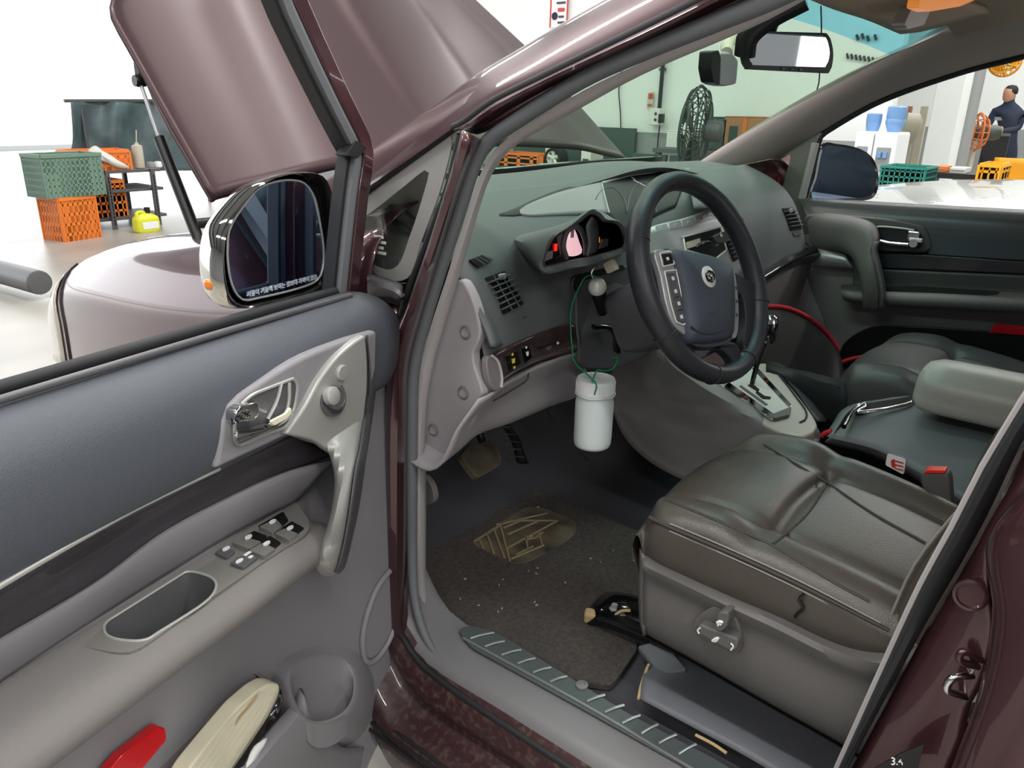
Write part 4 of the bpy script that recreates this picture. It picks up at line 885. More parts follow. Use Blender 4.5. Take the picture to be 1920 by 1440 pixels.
loft('glove_box', [[V((x, yface(x, .93)+.005, .935)) for x in (1.08, 1.25, 1.45, 1.68)], [V((x, .79, .86)) for x in (1.08, 1.25, 1.45, 1.68)], [V((x, .83, .74)) for x in (1.08, 1.25, 1.45, 1.68)], [V((x, .98, .70)) for x in (1.08, 1.25, 1.45, 1.68)]], 'console', dash, nu=14, nv=14, solid=.004)
# ================================================================== steering column and wheel
WA, WT = radians(25.7), radians(4.8)
WX = V((cos(WT), -sin(WT), 0)); WU = V((sin(WT)*sin(WA), cos(WT)*sin(WA), cos(WA))); WN = WX.cross(WU)
WC = P(1317.6, 519.6, 'x', .497)
def WP(px, py, d=0): return on_plane(px, py, WC+WN*d, WN)
def WL(a, b, d=0): return WC+WX*a+WU*b+WN*d
col = thing('column_shroud', WC-WN*.15, 'black steering column shroud below the driver display with its stalks', 'steering column')
def rr(wd, h, k=8): return [(wd/2*abs(cos(t))**.5*(1 if cos(t) >= 0 else -1), h/2*abs(sin(t))**.5*(1 if sin(t) >= 0 else -1)) for t in [2*pi*i/32 for i in range(32)]]
loft('shroud', [[WL(a*s, b*s-.012, d) for a, b in ((q_[0]+.008, q_[1]*.9-.022) for q_ in rr(.112, .15))] for s, d in ((.80, -.028), (.98, -.034), (1.0, -.06), (1.0, -.12), (.97, -.16), (.9, -.19))], 'column_gray', col, nu=32, nv=18, closed_u=True, caps=True)
lower = [(1066, 524), (1110, 512), (1160, 500), (1190, 520), (1215, 560), (1240, 640), (1222, 654), (1160, 690), (1086, 692), (1076, 660), (1072, 610), (1070, 560)]
plate('column_panel', cr([DF(a, b, .014) for a, b in lower], 50, True), 'column_gray', col, d=.02, bevel=.005)
plate('panel_gap', cr([DF(a, b, .0155) for a, b in ((1066, 530), (1082, 516), (1120, 508), (1156, 500), (1158, 510), (1120, 519), (1084, 530), (1074, 552), (1067, 548))], 30, True), 'black_hole', col, d=.003, bevel=0)
tube('shroud_seam', [WL(-.05, .035, -.10), WL(-.0495, -.02, -.10), WL(-.046, -.08, -.10)], .002, 'satin_dark', col, n=12, k=6)
tube('release_lever', [DF(1090, 618, .03), DF(1108, 622, .045), DF(1122, 640, .045), DF(1134, 662, .03)], .010, 'gloss_black', col, n=16, k=10, flat=.5)
s0, s1 = P(1130, 584, 'x', .50), P(1119, 534, 'x', .445)
sd = (s1-s0).normalized()
lathe('stalk_sleeve', s0, [(.011, 0), (.012, .02), (.0135, (s1-s0).length*.5), (.0155, (s1-s0).length*.86)], 'black', col, ax=sd, n=24)
lathe('stalk_tip', s0+sd*((s1-s0).length*.86), [(.0165, 0), (.017, .006), (.0155, .014), (.010, .020), (0, .0225)], 'silver_plate', col, ax=sd, n=28)
sw = thing('steering_wheel', WC, 'worn black leather steering wheel with grey hub and silver button strips', 'steering wheel')
R0_ = .1735
N1 = 72
rim = [WL(R0_*cos(2*pi*i/N1), R0_*sin(2*pi*i/N1), 0) for i in range(N1)]
vs, fs = [], []
for i in range(N1):
    t = 2*pi*i/N1; rd = WX*cos(t)+WU*sin(t)
    fat = 1+.14*(abs(cos(t)) > .6)*(-.2 < sin(t) < .75)*1
    for j in range(14):
        u = 2*pi*j/14; vs.append(WC+rd*(R0_+.0165*cos(u)*fat)+WN*(.0195*sin(u)))
for i in range(N1):
    for j in range(14): fs.append((i*14+j, i*14+(j+1) % 14, ((i+1) % N1)*14+(j+1) % 14, ((i+1) % N1)*14+j))
rim_o = mk('rim', vs, fs, 'wheel_leather', sw, ang=0)
for t in (28, 152, 205, 250, 290, 335):
    t = radians(t); rd = WX*cos(t)+WU*sin(t)
    c_ = [WC+rd*(R0_+.0172*cos(2*pi*j/24))+WN*(.0202*sin(2*pi*j/24)) for j in range(24)]
    tube('rim_seam', c_, .0009, 'seam', rim_o, n=24, k=5, closed=True, up=rd.cross(WN))
for (a0, a1, off) in ((196, 232, .004), (160, 186, -.003), (95, 140, -.010)):
    tube('worn_edge', [WC+(WX*cos(radians(a))+WU*sin(radians(a)))*(R0_-.0135+.0004*(a % 5))+WN*(.0105+.0015*sin(a)) for a in range(a0, a1, 4)], .0012, 'stitch', rim_o, n=30, k=5, scale=lambda t: .3+.9*abs(sin(t*17)))
hub = [(1262, 468), (1290, 470), (1331, 478), (1362, 491), (1372, 504), (1376, 570), (1374, 622), (1370, 634), (1331, 643), (1298, 640), (1290, 620), (1282, 560), (1270, 500)]
hubp = cr([WP(a, b, .022) for a, b in hub], 60, True); hc = sum(hubp, V((0, 0, 0)))/60
hubl = loft('hub_pad', [[hc+(p-hc)*1.02-WN*.045 for p in hubp], [hc+(p-hc)*1.02-WN*.012 for p in hubp], [hc+(p-hc)*.985 for p in hubp], [hc+(p-hc)*.9+WN*.008 for p in hubp], [hc+(p-hc)*.5+WN*.013 for p in hubp], [hc+WN*.014 for p in hubp]], 'hub_pad', sw, nu=60, closed_u=True, straight=True, ang=60)
tube('pad_crease', [WP(a, b, .030) for a, b in ((1296, 612), (1310, 624), (1331, 627), (1355, 620), (1366, 608))], .0014, 'rubber', hubl, n=20, k=6)
box('airbag_mark', WP(1336, 587, .0355), (.018, .006, .001), 'icon_dark', hubl, (WX, WU, WN), 0)
# emblem: ring with two swept halves
ec_ = WP(1329, 519, .036)
em = lathe('emblem', ec_, [(.0185, -.004), (.0185, .001), (.016, .0022), (0, .0022)], 'silver_plate', sw, ax=WN, n=36)
tube('emblem_ring', [ec_+WN*.003+WX*(.0098*cos(t))+WU*(.0098*sin(t)) for t in [2*pi*i/28 for i in range(28)]], .0011, 'gloss_black', em, n=28, k=6, closed=True, up=WN)
tube('emblem_curve', [ec_+WN*.003+WX*a+WU*b for a, b in ((.0075, .006), (.001, .0065), (-.003, .002), (.003, -.002), (-.001, -.0065), (-.0078, -.005))], .0017, 'gloss_black', em, n=24, k=6)
tube('emblem_curve', [ec_+WN*.003+WX*a+WU*b for a, b in ((.010, .008), (.013, .0), (.011, -.007))], .001, 'gloss_black', em, n=12, k=6)
tube('emblem_curve', [ec_+WN*.003+WX*a+WU*b for a, b in ((-.010, -.008), (-.013, .0), (-.011, .007))], .001, 'gloss_black', em, n=12, k=6)
# spokes
def spoke(name, poly, d0, dd, m): return plate(name, cr([WP(a, b, d0) for a, b in poly], 40, True), m, sw, d=dd, bevel=.004, n=WN)
spoke('spoke', ((1205, 480), (1232, 474), (1262, 470), (1290, 560), (1300, 650), (1280, 662), (1262, 640), (1240, 590), (1222, 530)), .006, .022, 'rubber')
spoke('spoke', ((1368, 508), (1385, 514), (1405, 525), (1420, 540), (1416, 600), (1405, 655), (1396, 648), (1400, 600), (1394, 556), (1380, 552), (1376, 560)), .004, .020, 'wheel_leather')
spoke('spoke', ((1290, 640), (1310, 648), (1345, 648), (1372, 640), (1386, 650), (1392, 672), (1380, 688), (1370, 670), (1350, 655), (1322, 652), (1304, 660), (1296, 690), (1284, 676), (1280, 655)), .002, .018, 'wheel_leather')
plate('hub_chin', cr([WP(a, b, .016) for a, b in ((1294, 630), (1331, 626), (1370, 622), (1372, 640), (1345, 650), (1310, 650), (1297, 642))], 36, True), 'hub_pad', sw, d=.03, bevel=.006, n=WN)
def strip(poly, nb):
    o = plate('button_strip', cr([WP(a, b, .016) for a, b in poly], 50, True), 'silver', sw, d=.012, bevel=.003, n=WN); return o
ls_ = strip(((1228, 472), (1250, 468), (1262, 472), (1270, 505), (1280, 560), (1290, 618), (1291, 628), (1280, 624), (1262, 604), (1250, 570), (1240, 520)), 5)
rs_ = strip(((1372, 502), (1378, 510), (1383, 540), (1386, 580), (1385, 618), (1380, 634), (1374, 630), (1377, 600), (1376, 560)), 5)
pb = plate('cruise_button', rc([WP(a, b, .0195) for a, b in ((1240, 477), (1258, 475), (1263, 493), (1246, 497))], .003), 'gloss_black', ls_, d=.006, bevel=.001, n=WN)
tube('button_rim', rc([WP(a, b, .018) for a, b in ((1237, 475), (1259, 472), (1265, 495), (1243, 500))], .003), .0015, 'silver_plate', ls_, n=40, k=6, closed=True, up=WN)
box('button_mark', WP(1252, 485, .0202), (.006, .005, .001), 'icon_white', ls_, (WX, WU, WN), 0)
pb = plate('button_panel', rc([WP(a, b, .0185) for a, b in ((1250, 512), (1266, 510), (1285, 600), (1282, 606), (1271, 600), (1262, 570))], .003), 'satin_dark', ls_, d=.006, bevel=.001, n=WN)
tube('button_rim', rc([WP(a, b, .018) for a, b in ((1246, 509), (1268, 506), (1288, 603), (1282, 610), (1268, 604), (1258, 570))], .003), .0014, 'silver_plate', ls_, n=50, k=6, closed=True, up=WN)
for a, b in ((1262, 522), (1267, 546), (1273, 569), (1278, 594)): box('button_mark', WP(a, b, .0195), (.0065, .006, .001), 'icon_white', ls_, (WX, WU, WN), 0)
for a, b in ((1269, 557), (1276, 581)): box('button_groove', WP(a, b, .019), (.011, .0014, .001), 'black', ls_, (WX, WU, WN), 0)
for a, b in ((1381, 540), (1382, 565), (1382, 590)): box('button_mark', WP(a, b, .0175), (.004, .006, .001), 'satin_dark', rs_, (WX, WU, WN), 0)
# cream tag with its wire on the stalk, green string, white jar
tgt = thing('wire_tag', s1, 'small cream tag wired onto the silver-tipped stalk', 'tag')
plate('tag_body', rc([s1+V((.012, .0, 0))+(P(a, b, 'x', .455)-P(1119, 534, 'x', .455)) for a, b in ((1122, 497), (1139, 487), (1149, 508), (1131, 516))], .003), 'tag_cream', tgt, d=.012, bevel=.002)
tube('wire_loop', [P(a, b, 'x', .44) for a, b in ((1124, 500), (1114, 503), (1109, 512), (1112, 522))], .0016, 'chrome', tgt, n=16, k=6)
JX = .44
jt = P(1115, 706, 'x', JX); jb = P(1112, 846, 'x', JX); jr = .0372
jc = V((JX, (jt.y+jb.y)/2, 0)); zb_, ztp = jb.z+.012, jt.z-.002
jar = thing('plastic_jar', (jc.x, jc.y, zb_), 'white plastic jar hanging by green string below the steering column', 'jar')
hh = ztp-zb_
lathe('jar_body', (jc.x, jc.y, zb_), [(.0, .0), (.030, .0), (.0345, .002), (.0365, .008), (jr, .02), (jr, hh-.048), (.0355, hh-.042), (.0352, hh-.034), (.037, hh-.031), (.0362, hh-.02)], 'jar_white', jar, n=48, ang=60)
vs, fs = [], []
lid = [(.0362, hh-.028), (.0378, hh-.027), (.0378, hh-.004), (.036, hh), (.031, hh+.0005), (.03, hh-.0012), (0, hh-.0012)]
lo_ = lathe('lid', (jc.x, jc.y, zb_), lid, 'white_plastic', jar, n=64)
merged('lid_ribs', [((jc.x+.0378*cos(t), jc.y+.0378*sin(t), zb_+hh-.0155), (.0011, .0018, .021), (V((cos(t), sin(t), 0)), V((-sin(t), cos(t), 0)), V((0, 0, 1)))) for t in [2*pi*i/60 for i in range(60)]], 'white_plastic', lo_)
gst = thing('green_string', (jc.x, jc.y, zb_+hh), 'green string tied round the jar lid and looped over the stalk', 'string')
tube('string', [s1+V((-.006, -.01, .016)), P(1100, 518, 'x', .445), P(1083, 545, 'x', .44), P(1071, 580, 'x', .435), P(1070, 620, 'x', .43), P(1073, 650, 'x', .425), P(1078, 680, 'x', .415), V((jc.x-.03, jc.y-.018, zb_+hh+.003)), V((jc.x-.034, jc.y-.02, zb_+hh-.02))], .0015, 'green_string', gst, n=60, k=6)
tube('string', [V((jc.x-.03, jc.y-.012, zb_+hh+.003))]+[V((jc.x+x, jc.y+.012*sin(40*x)+.004, zb_+hh+.004+.002*sin(90*x))) for x in (-.018, -.005, .008, .02, .03)]+[V((jc.x+.037, jc.y+.004, zb_+hh+.004)), P(1150, 690, 'x', .47), P(1158, 672, 'x', .48), P(1146, 670, 'x', .485)], .0015, 'green_string', gst, n=50, k=6)
tube('string_loop', [V((jc.x+.0385*cos(t), jc.y+.0385*sin(t), zb_+hh-.03+.001*sin(5*t))) for t in [2*pi*i/24 for i in range(24)]], .0012, 'white_plastic', gst, n=40, k=6, closed=True, up=V((0, 0, 1)))
# inside mirror and dashcam
rvm = thing('rear_view_mirror', P(1480, 95, 'x', .98), 'black framed rear view mirror under the windshield top', 'mirror')
rm0 = P(1480, 95, 'x', .98)
rmn = (CAM-rm0).normalized(); rmn = (rmn*1.0+V((-.05, -.9, -.02))).normalized(); rmn = V((rmn.x, rmn.y, -.04)).normalized()
def RP(px, py, d=0): return on_plane(px, py, rm0+rmn*d, rmn)
ro = rc([RP(a, b) for a, b in ((1410, 58), (1555, 62), (1564, 100), (1558, 138), (1400, 130), (1392, 108))], .016)
ri = rc([RP(a, b, .001) for a, b in ((1417, 61), (1549, 66), (1557, 100), (1550, 126), (1410, 122), (1403, 106))], .014)
ri = align(cr(ri, 60, True), cr(ro, 60, True)); ro = cr(ro, 60, True)
rcn = sum(ro, V((0, 0, 0)))/60
loft('housing', [ri, ro, [p-rmn*.014 for p in ro], [rcn+(p-rcn)*.82-rmn*.036 for p in ro], [rcn+(p-rcn)*.4-rmn*.045 for p in ro], [rcn-rmn*.046 for p in ro]], 'black', rvm, nu=60, closed_u=True, straight=True)
plate('mirror_glass', ri, 'rear_mirror_glass', rvm, d=.003, bevel=0)
for dx in (-10, 4, 18): box('mirror_button', RP(1480+dx*1.2, 130+dx*.06, .002), (.007, .004, .004), 'satin_dark', rvm, (V((0, 0, 1)).cross(rmn), V((0, 0, 1)), rmn), .001)
tube('mount', [rcn-rmn*.04, rcn-rmn*.05+V((.0, .02, .04)), V((rcn.x, .70, 1.545))], .012, 'black', rvm, n=12, k=10)
tube('stem_cover', [P(1396, 104, 'y', .73), P(1404, 66, 'y', .72), P(1446, 30, 'y', .68), P(1510, -4, 'y', .62)], .024, 'black', rvm, n=12, k=10, flat=.6)
tube('sensor_wire', [V((rcn.x+.02, .62, 1.56)), P(1540, 60, 'y', .66), P(1536, 150, 'y', .70), P(1532, 168, 'y', .71)], .0016, 'black', rvm, n=16, k=6)
dc = thing('dash_camera', P(1356, 128, 'y', .80), 'silver and black dash camera stuck on the windshield beside the mirror', 'camera')
plate('camera_body', rc(PY(.79, (1352, 96), (1376, 98), (1386, 112), (1382, 158), (1360, 162), (1340, 158), (1338, 120)), .008), 'silver', dc, d=.03, bevel=.006)
plate('camera_front', rc(PY(.785, (1336, 96), (1348, 94), (1352, 108), (1350, 160), (1338, 154), (1333, 128)), .004), 'black', dc, d=.03, bevel=.004)
tube('suction_mount', [P(1362, 100, 'y', .80), P(1364, 84, 'y', .82), P(1372, 70, 'y', .84)], .014, 'tag_cream', dc, n=10, k=10)
# ================================================================== seats
def seat_cushion(x0, x1, yf, yb, zt, m, parent, zdrop=0, side=.09):
    xc = (x0+x1)/2; W_ = (x1-x0)
    def bulge(x): return .035*(1-((x-xc)/(W_/2))**2)
    prof = [(-.5, -side, 0), (-.52, -side*.45, 0), (-.5, 0, 0), (-.45, .018, 0), (-.39, .022, 0), (-.33, .010, 0), (-.285, -.010, 0), (-.24, 0, 0), (-.08, .004, 0), (.08, .004, 0), (.24, 0, 0), (.285, -.008, 0), (.33, .004, 0), (.39, .013, 0), (.45, .006, 0), (.5, -.014, 0), (.52, -side*.45, 0), (.5, -side, 0)]
    rows = []
    ys_ = [(0, -side-.005, .0), (-.014, -.060, .9), (-.006, -.030, .95), (.012, -.011, 1), (.036, .001, 1), (.07, .008, 1), (.12, .010, 1), (.158, .004, 1), (.176, -.014, 1), (.194, -.003, 1), (.25, -.006, 1), (.30, -.012, 1), (.36, -.022, 1), (.46, -.036, 1)]
    for dy, dz, k in ys_:
        r = []
        for a, b, _ in prof:
            x = xc+a*W_*(.97 if dy < .02 else 1)-max(0, a)*W_*.24*max(0, dy/.46)**1.6
            sideways = abs(a) >= .5
            h = b if k == 1 else (b if sideways else 0)
            if k < 1 and b < -.02: h = 0
            z = zt+dz+h
            if k < 1: z = zt+dz*(1 if not sideways or b > -.03 else 1)
            if sideways and b < -.02 and k == 1: z = zt+b-zdrop*0+.0*dy+min(0, dz*.0)
            if .15 < dy < .20 and abs(a) > .3: z = zt-.001+b if not (sideways and b < -.02) else z
            bow = .055*(min(dy, .36)/.36) if dy > 0 else 0
            r.append(V((x, yf-dy+bulge(x)*(1-min(1, dy/.45)), z)))
        rows.append(r)
    return loft('cushion', rows, m, parent, nu=72, nv=70, ang=0)
ds = thing('leather_seat', (.40, .2, .5), 'grey-brown leather driver seat with power switch on its plastic base', 'seat')
cush = seat_cushion(.160, .605, .475, .0, .790, 'leather', ds)
for sm in (((1449, 1020), (1480, 996), (1515, 962), (1538, 928), (1552, 906)), ((1408, 818), (1450, 845), (1500, 875), (1553, 907), (1640, 965), (1735, 1018)), ((1246, 936), (1340, 974), (1447, 1022), (1510, 1060), (1560, 1090), (1630, 1128))):
    sp_ = on_mesh(cush, [(p.x, p.y) for p in cr([V((a, b, 0)) for a, b in sm], 14)], .0002)
    if len(sp_) > 3: tube('seam_line', sp_, .0022, 'seam', ds, n=28, k=6)
# seam lines on the cushion
tube('piping', [V((.166, .468, .792)), V((.158, .43, .794)), V((.157, .34, .791)), V((.157, .24, .783)), V((.158, .13, .768))], .0028, 'seam', ds, n=24, k=6)
for dz in (-.006, .006): tube('stitch_line', [V((.1575, .43, .794+dz)), V((.1560, .34, .791+dz)), V((.1560, .24, .783+dz)), V((.157, .14, .768+dz))], .0011, 'stitch', ds, n=24, k=5)
tube('crack', [V((.151, .232, .776)), V((.1495, .236, .766)), V((.1495, .229, .757)), V((.1495, .234, .748)), V((.1505, .238, .738))], .0022, 'black', ds, n=14, k=5)
loft('backrest', [[V((x, y, z)) for x, y in ((.15, -.12+q), (.155, .02+q), (.175, .075+q), (.235, .06+q), (.28, .02+q), (.40, .01+q), (.52, .02+q), (.57, .06+q), (.635, .075+q), (.66, .02+q), (.66, -.12+q))] for z, q in ((.70, .055), (.78, .055), (.86, .042), (.95, .010), (1.1, -.05), (1.3, -.11), (1.36, -.16))], 'leather', ds, nu=44, nv=24, solid=.004)
tube('back_stitch', [V((.172, y+.078, z)) for z, y in ((.78, .055), (.86, .042), (.95, .010), (1.1, -.05))], .0016, 'stitch', ds, n=14, k=5)
bt = [(1206, 1046), (1240, 1062), (1300, 1090), (1380, 1126), (1460, 1160), (1550, 1204), (1620, 1224), (1700, 1222), (1760, 1200)]
bb = [(1205, 1192), (1230, 1206), (1300, 1244), (1380, 1290), (1460, 1336), (1560, 1392), (1640, 1440), (1720, 1480), (1790, 1500)]
bm1 = [(a*.88+c*.12, b*.88+d*.12) for (a, b), (c, d) in zip(bt, bb)]
bm2 = [(a*.35+c*.65, b*.35+d*.65) for (a, b), (c, d) in zip(bt, bb)]
loft('base_cover', [[p+V((.05, 0, .0)) for p in PX(.165, *bt)], PX(.150, *bt), PX(.136, *bm1), PX(.148, *[(a*.7+c*.3, b*.7+d*.3) for (a, b), (c, d) in zip(bt, bb)]), PX(.146, *bm2), PX(.155, *[(a*.1+c*.9, b*.1+d*.9) for (a, b), (c, d) in zip(bt, bb)]), PX(.185, *bb)], 'seat_plastic', ds, nu=40, nv=26, solid=.004)
fe = PX(.150, (1206, 1046), (1203, 1100), (1204, 1150), (1206, 1192))
loft('base_nose', [fe, [p+V((.03, .022, -.004)) for p in fe], [p+V((.24, .045, -.01)) for p in fe], [p+V((.46, .02, -.01)) for p in fe]], 'seat_plastic', ds, nu=10, nv=14, solid=.004)
loft('base_side', [PX(.16, *bb), [p+V((.06, 0, -.02)) for p in PX(.16, *bb)]], 'black', ds, nu=12)
so_ = PX(.143, (1298, 1172), (1304, 1158), (1344, 1134), (1362, 1134), (1384, 1172), (1390, 1205), (1386, 1222), (1372, 1224), (1310, 1192))
pln = (so_[0]-so_[5]).cross(so_[3]-so_[5]).normalized(); pln = pln if pln.x < 0 else -pln
def QP(px, py, d=0): return P(px, py, 'x', .1395-d)
plate('switch_recess', cr([QP(a, b) for a, b in ((1299, 1174), (1306, 1157), (1342, 1135), (1362, 1134), (1382, 1165), (1391, 1206), (1385, 1222), (1370, 1224), (1312, 1194))], 40, True), 'seat_plastic', ds, d=.012, bevel=.003, n=V((-1, 0, 0)))
swb = plate('seat_switch', rc([QP(a, b, .016) for a, b in ((1303, 1180), (1310, 1170), (1336, 1181), (1362, 1190), (1382, 1198), (1384, 1212), (1378, 1222), (1366, 1221), (1310, 1190))], .006), 'seat_plastic', ds, d=.018, bevel=.004, n=V((-1, 0, 0)), seg=3)
swt = plate('recline_switch', rc([QP(a, b, .022) for a, b in ((1347, 1147), (1365, 1149), (1366, 1160), (1362, 1178), (1350, 1186), (1338, 1178), (1342, 1162))], .006), 'seat_plastic', ds, d=.024, bevel=.004, n=V((-1, 0, 0)), seg=3)
def mark(pts, par, r=.0012, d=.0165): tube('switch_mark', [QP(a, b, d) for a, b in pts], r, 'icon_white', par, n=8, k=5)
mark(((1313, 1177), (1308, 1182), (1311, 1188)), swb); mark(((1370, 1206), (1375, 1212), (1370, 1219)), swb); mark(((1336, 1202), (1340, 1199), (1345, 1196)), swb, .0022); mark(((1347, 1195), (1345, 1199), (1341, 1203)), swb, .0018)
mark(((1345, 1168), (1350, 1165), (1356, 1167)), swt, .0022, .0225); mark(((1352, 1172), (1349, 1168), (1346, 1173)), swt, .0015, .0225)
# front rail and foam under the seat
rail = thing('seat_rail', (.34, .60, .43), 'black steel seat rail with bolt poking through the mat cutout', 'rail')
loft('rail_channel', [[V((.30, y, z)) for y, z in ((.655, .43), (.60, .45), (.42, .47))], [V((.33, y, z)) for y, z in ((.66, .455), (.60, .472), (.42, .485))], [V((.40, y, z)) for y, z in ((.665, .45), (.60, .468), (.42, .48))], [V((.42, y, z)) for y, z in ((.665, .425), (.6, .43), (.42, .45))]], 'gloss_black', rail, nu=10, nv=8, solid=.003)
lathe('rail_bolt', P(1152, 1140, 'z', .47), [(.010, -.02), (.010, .0), (.006, .002), (.006, .008), (0, .008)], 'silver', rail, n=6)
box('foam_block', P(1110, 1158, 'z', .44), (.025, .03, .03), 'foam_tan', rail, rz(30), .006)
box('bracket', P(1180, 1147, 'z', .465), (.05, .03, .015), 'satin_dark', rail, rz(20), .003)
tube('rail_wire', [P(1148, 1158, 'z', .46), P(1165, 1146, 'z', .475), P(1182, 1145, 'z', .48)], .003, 'foam_tan', rail, n=10, k=6)
ps = thing('leather_seat', (1.4, .2, .5), 'dark grey leather front passenger seat beyond the console', 'seat')
seat_cushion(1.08, 1.585, .47, .0, .775, 'leather_dark', ps, side=.12)
box('seat_base', (1.33, .16, .55), (.46, .5, .2), 'rubber', ps, bevel=.02)
loft('backrest', [[V((x, y+q, z)) for x, y in ((1.08, -.12), (1.09, .02), (1.12, .06), (1.33, .0), (1.54, .06), (1.58, .02), (1.585, -.12))] for z, q in ((.72, .03), (.9, 0), (1.1, -.06), (1.34, -.13))], 'leather_dark', ps, nu=30, nv=14, solid=.004)
tube('red_piping', PX(1.62, (1560, 690), (1585, 676), (1620, 668), (1664, 664)), .005, 'red_piping', ps, n=16, k=8)
apf = ((.885, .800), (.875, .832), (.885, .868), (.93, .888), (1.0, .884), (1.03, .862), (1.035, .83), (1.02, .800))
loft('arm_pad', [[V((.955+(x-.955)*q_, y, .842+(z-.842)*q_)) for x, z in apf] for y, q_ in ((.290, .35), (.287, .7), (.276, .9), (.255, .99))]+[[V((x, y, z)) for x, z in ((.885, .800), (.875, .832), (.885, .868), (.93, .888), (1.0, .884), (1.03, .862), (1.035, .83), (1.02, .800))] for y, s in ((.2, 1), (.1, 1), (-.1, 1))], 'pad_leather', ps, nu=40, nv=16, closed_u=True, caps=True)
# ================================================================== centre console with the gear gate
con = thing('centre_console', (.9, .7, .55), 'grey centre console with beige surround and silver gear gate', 'console')
ct = [(1150, 632), (1196, 640), (1240, 650), (1262, 676), (1290, 698), (1340, 735), (1400, 775), (1476, 818), (1530, 840)]
cb = [(1146, 720), (1150, 770), (1166, 812), (1196, 848), (1240, 880), (1300, 905), (1360, 900), (1420, 890), (1500, 880)]
rows = [[p+V((.05, .01, -.0)) for p in PX(.76, *ct)], PX(.752, *ct), mixr(ct, cb, .12, .742, .742), mixr(ct, cb, .5, .725, .725), mixr(ct, cb, .95, .72, .72), PX(.715, *cb)]
loft('console_side', rows, 'console', con, nu=40, nv=18, solid=.004)
GZ = .742
def G(px, py, d=0): return P(px, py, 'z', GZ+d)
tp = [(1334, 736), (1352, 716), (1400, 690), (1432, 680), (1452, 690), (1492, 735), (1530, 788), (1528, 806), (1516, 814), (1490, 818), (1440, 800), (1380, 764)]
plate('console_top', cr([G(a, b) for a, b in tp], 60, True), 'console_light', con, d=.03, bevel=.006, n=up, seg=3)
loft('console_tail', [[G(a, b, -.006) for a, b in ((1528, 800), (1518, 814), (1494, 820))], [G(a, b, -.03) for a, b in ((1534, 812), (1522, 826), (1494, 832))], [G(a, b, -.16) for a, b in ((1536, 870), (1522, 880), (1490, 880))]], 'console', con, nu=10, nv=8, solid=.004)
loft('console_far', [[G(a, b, -.004) for a, b in ((1432, 679), (1452, 688), (1494, 734), (1532, 790))], [G(a, b, -.03)+V((.02, 0, 0)) for a, b in ((1436, 678), (1458, 688), (1500, 736), (1540, 796))], [G(a, b, -.3)+V((.16, 0, 0)) for a, b in ((1436, 678), (1458, 688), (1500, 736), (1540, 796))]], 'rubber', con, nu=14, nv=8, solid=.003)
gp_ = plate('gear_plate', rc([G(a, b, .006) for a, b in ((1360, 721), (1413, 690), (1428, 697), (1483, 764), (1478, 778), (1452, 784), (1438, 776))], .008), 'silver_plate', con, d=.01, bevel=.003, n=up)
plate('gate_slot', [G(a, b, .0075) for a, b in ((1402, 722), (1410, 718), (1424, 730), (1422, 734), (1434, 742), (1446, 744), (1444, 748), (1430, 747), (1417, 736), (1418, 732))], 'black_hole', gp_, d=.002, bevel=0, n=up)
plate('gate_slot', [G(a, b, .0075) for a, b in ((1386, 724), (1390, 722), (1440, 758), (1436, 760))], 'satin_dark', gp_, d=.002, bevel=0, n=up)
plate('gate_edge', rc([G(a, b, .0085) for a, b in ((1358, 722), (1368, 717), (1452, 776), (1450, 784), (1440, 780))], .003), 'chrome', con, d=.006, bevel=.002, n=up)
plate('gate_edge', rc([G(a, b, .0085) for a, b in ((1452, 784), (1448, 776), (1478, 764), (1484, 764), (1480, 777))], .003), 'satin_dark', con, d=.008, bevel=.002, n=up)
plate('gate_edge', rc([G(a, b, .0075) for a, b in ((1410, 690), (1420, 688), (1486, 760), (1480, 764))], .003), 'chrome', con, d=.006, bevel=.002, n=up)
plate('coin_slot', rc([G(a, b, .0015) for a, b in ((1341, 728), (1350, 722), (1382, 745), (1376, 751))], .004), 'rubber', con, d=.004, bevel=.001, n=up)
plate('console_button', rc([G(a, b, .004) for a, b in ((1378, 750), (1386, 745), (1400, 754), (1398, 762), (1388, 758))], .004), 'console_light', con, d=.006, bevel=.002, n=up)
tube('surround_seam', [G(a, b, .002) for a, b in ((1437, 683), (1458, 700), (1496, 748), (1512, 772), (1510, 786), (1500, 792))], .0022, 'rubber', con, n=24, k=6)
gl0 = G(1410, 716, .01)
gls = thing('gear_lever', gl0, 'black gear lever with chrome topped knob beside the steering wheel', 'gear lever')
g1 = P(1424, 668, 'x', gl0.x+.005); g2 = P(1440, 632, 'x', gl0.x+.012)
tube('lever_rod', [gl0-V((0, 0, .01)), g1, g2], .006, 'gloss_black', gls, n=8, k=10)
g3 = P(1441, 604, 'x', gl0.x+.014)
lathe('knob', g2+(g2-g3)*.4, [(.012, 0), (.017, .008), (.021, .03), (.022, .045), (.019, .056)], 'gloss_black', gls, ax=(g3-g2), n=24)
lathe('knob_cap', g2+(g3-g2)*.9, [(.0205, -.012), (.0215, .004), (.019, .014), (.012, .02), (0, .021)], 'chrome', gls, ax=(g3-g2), n=24)
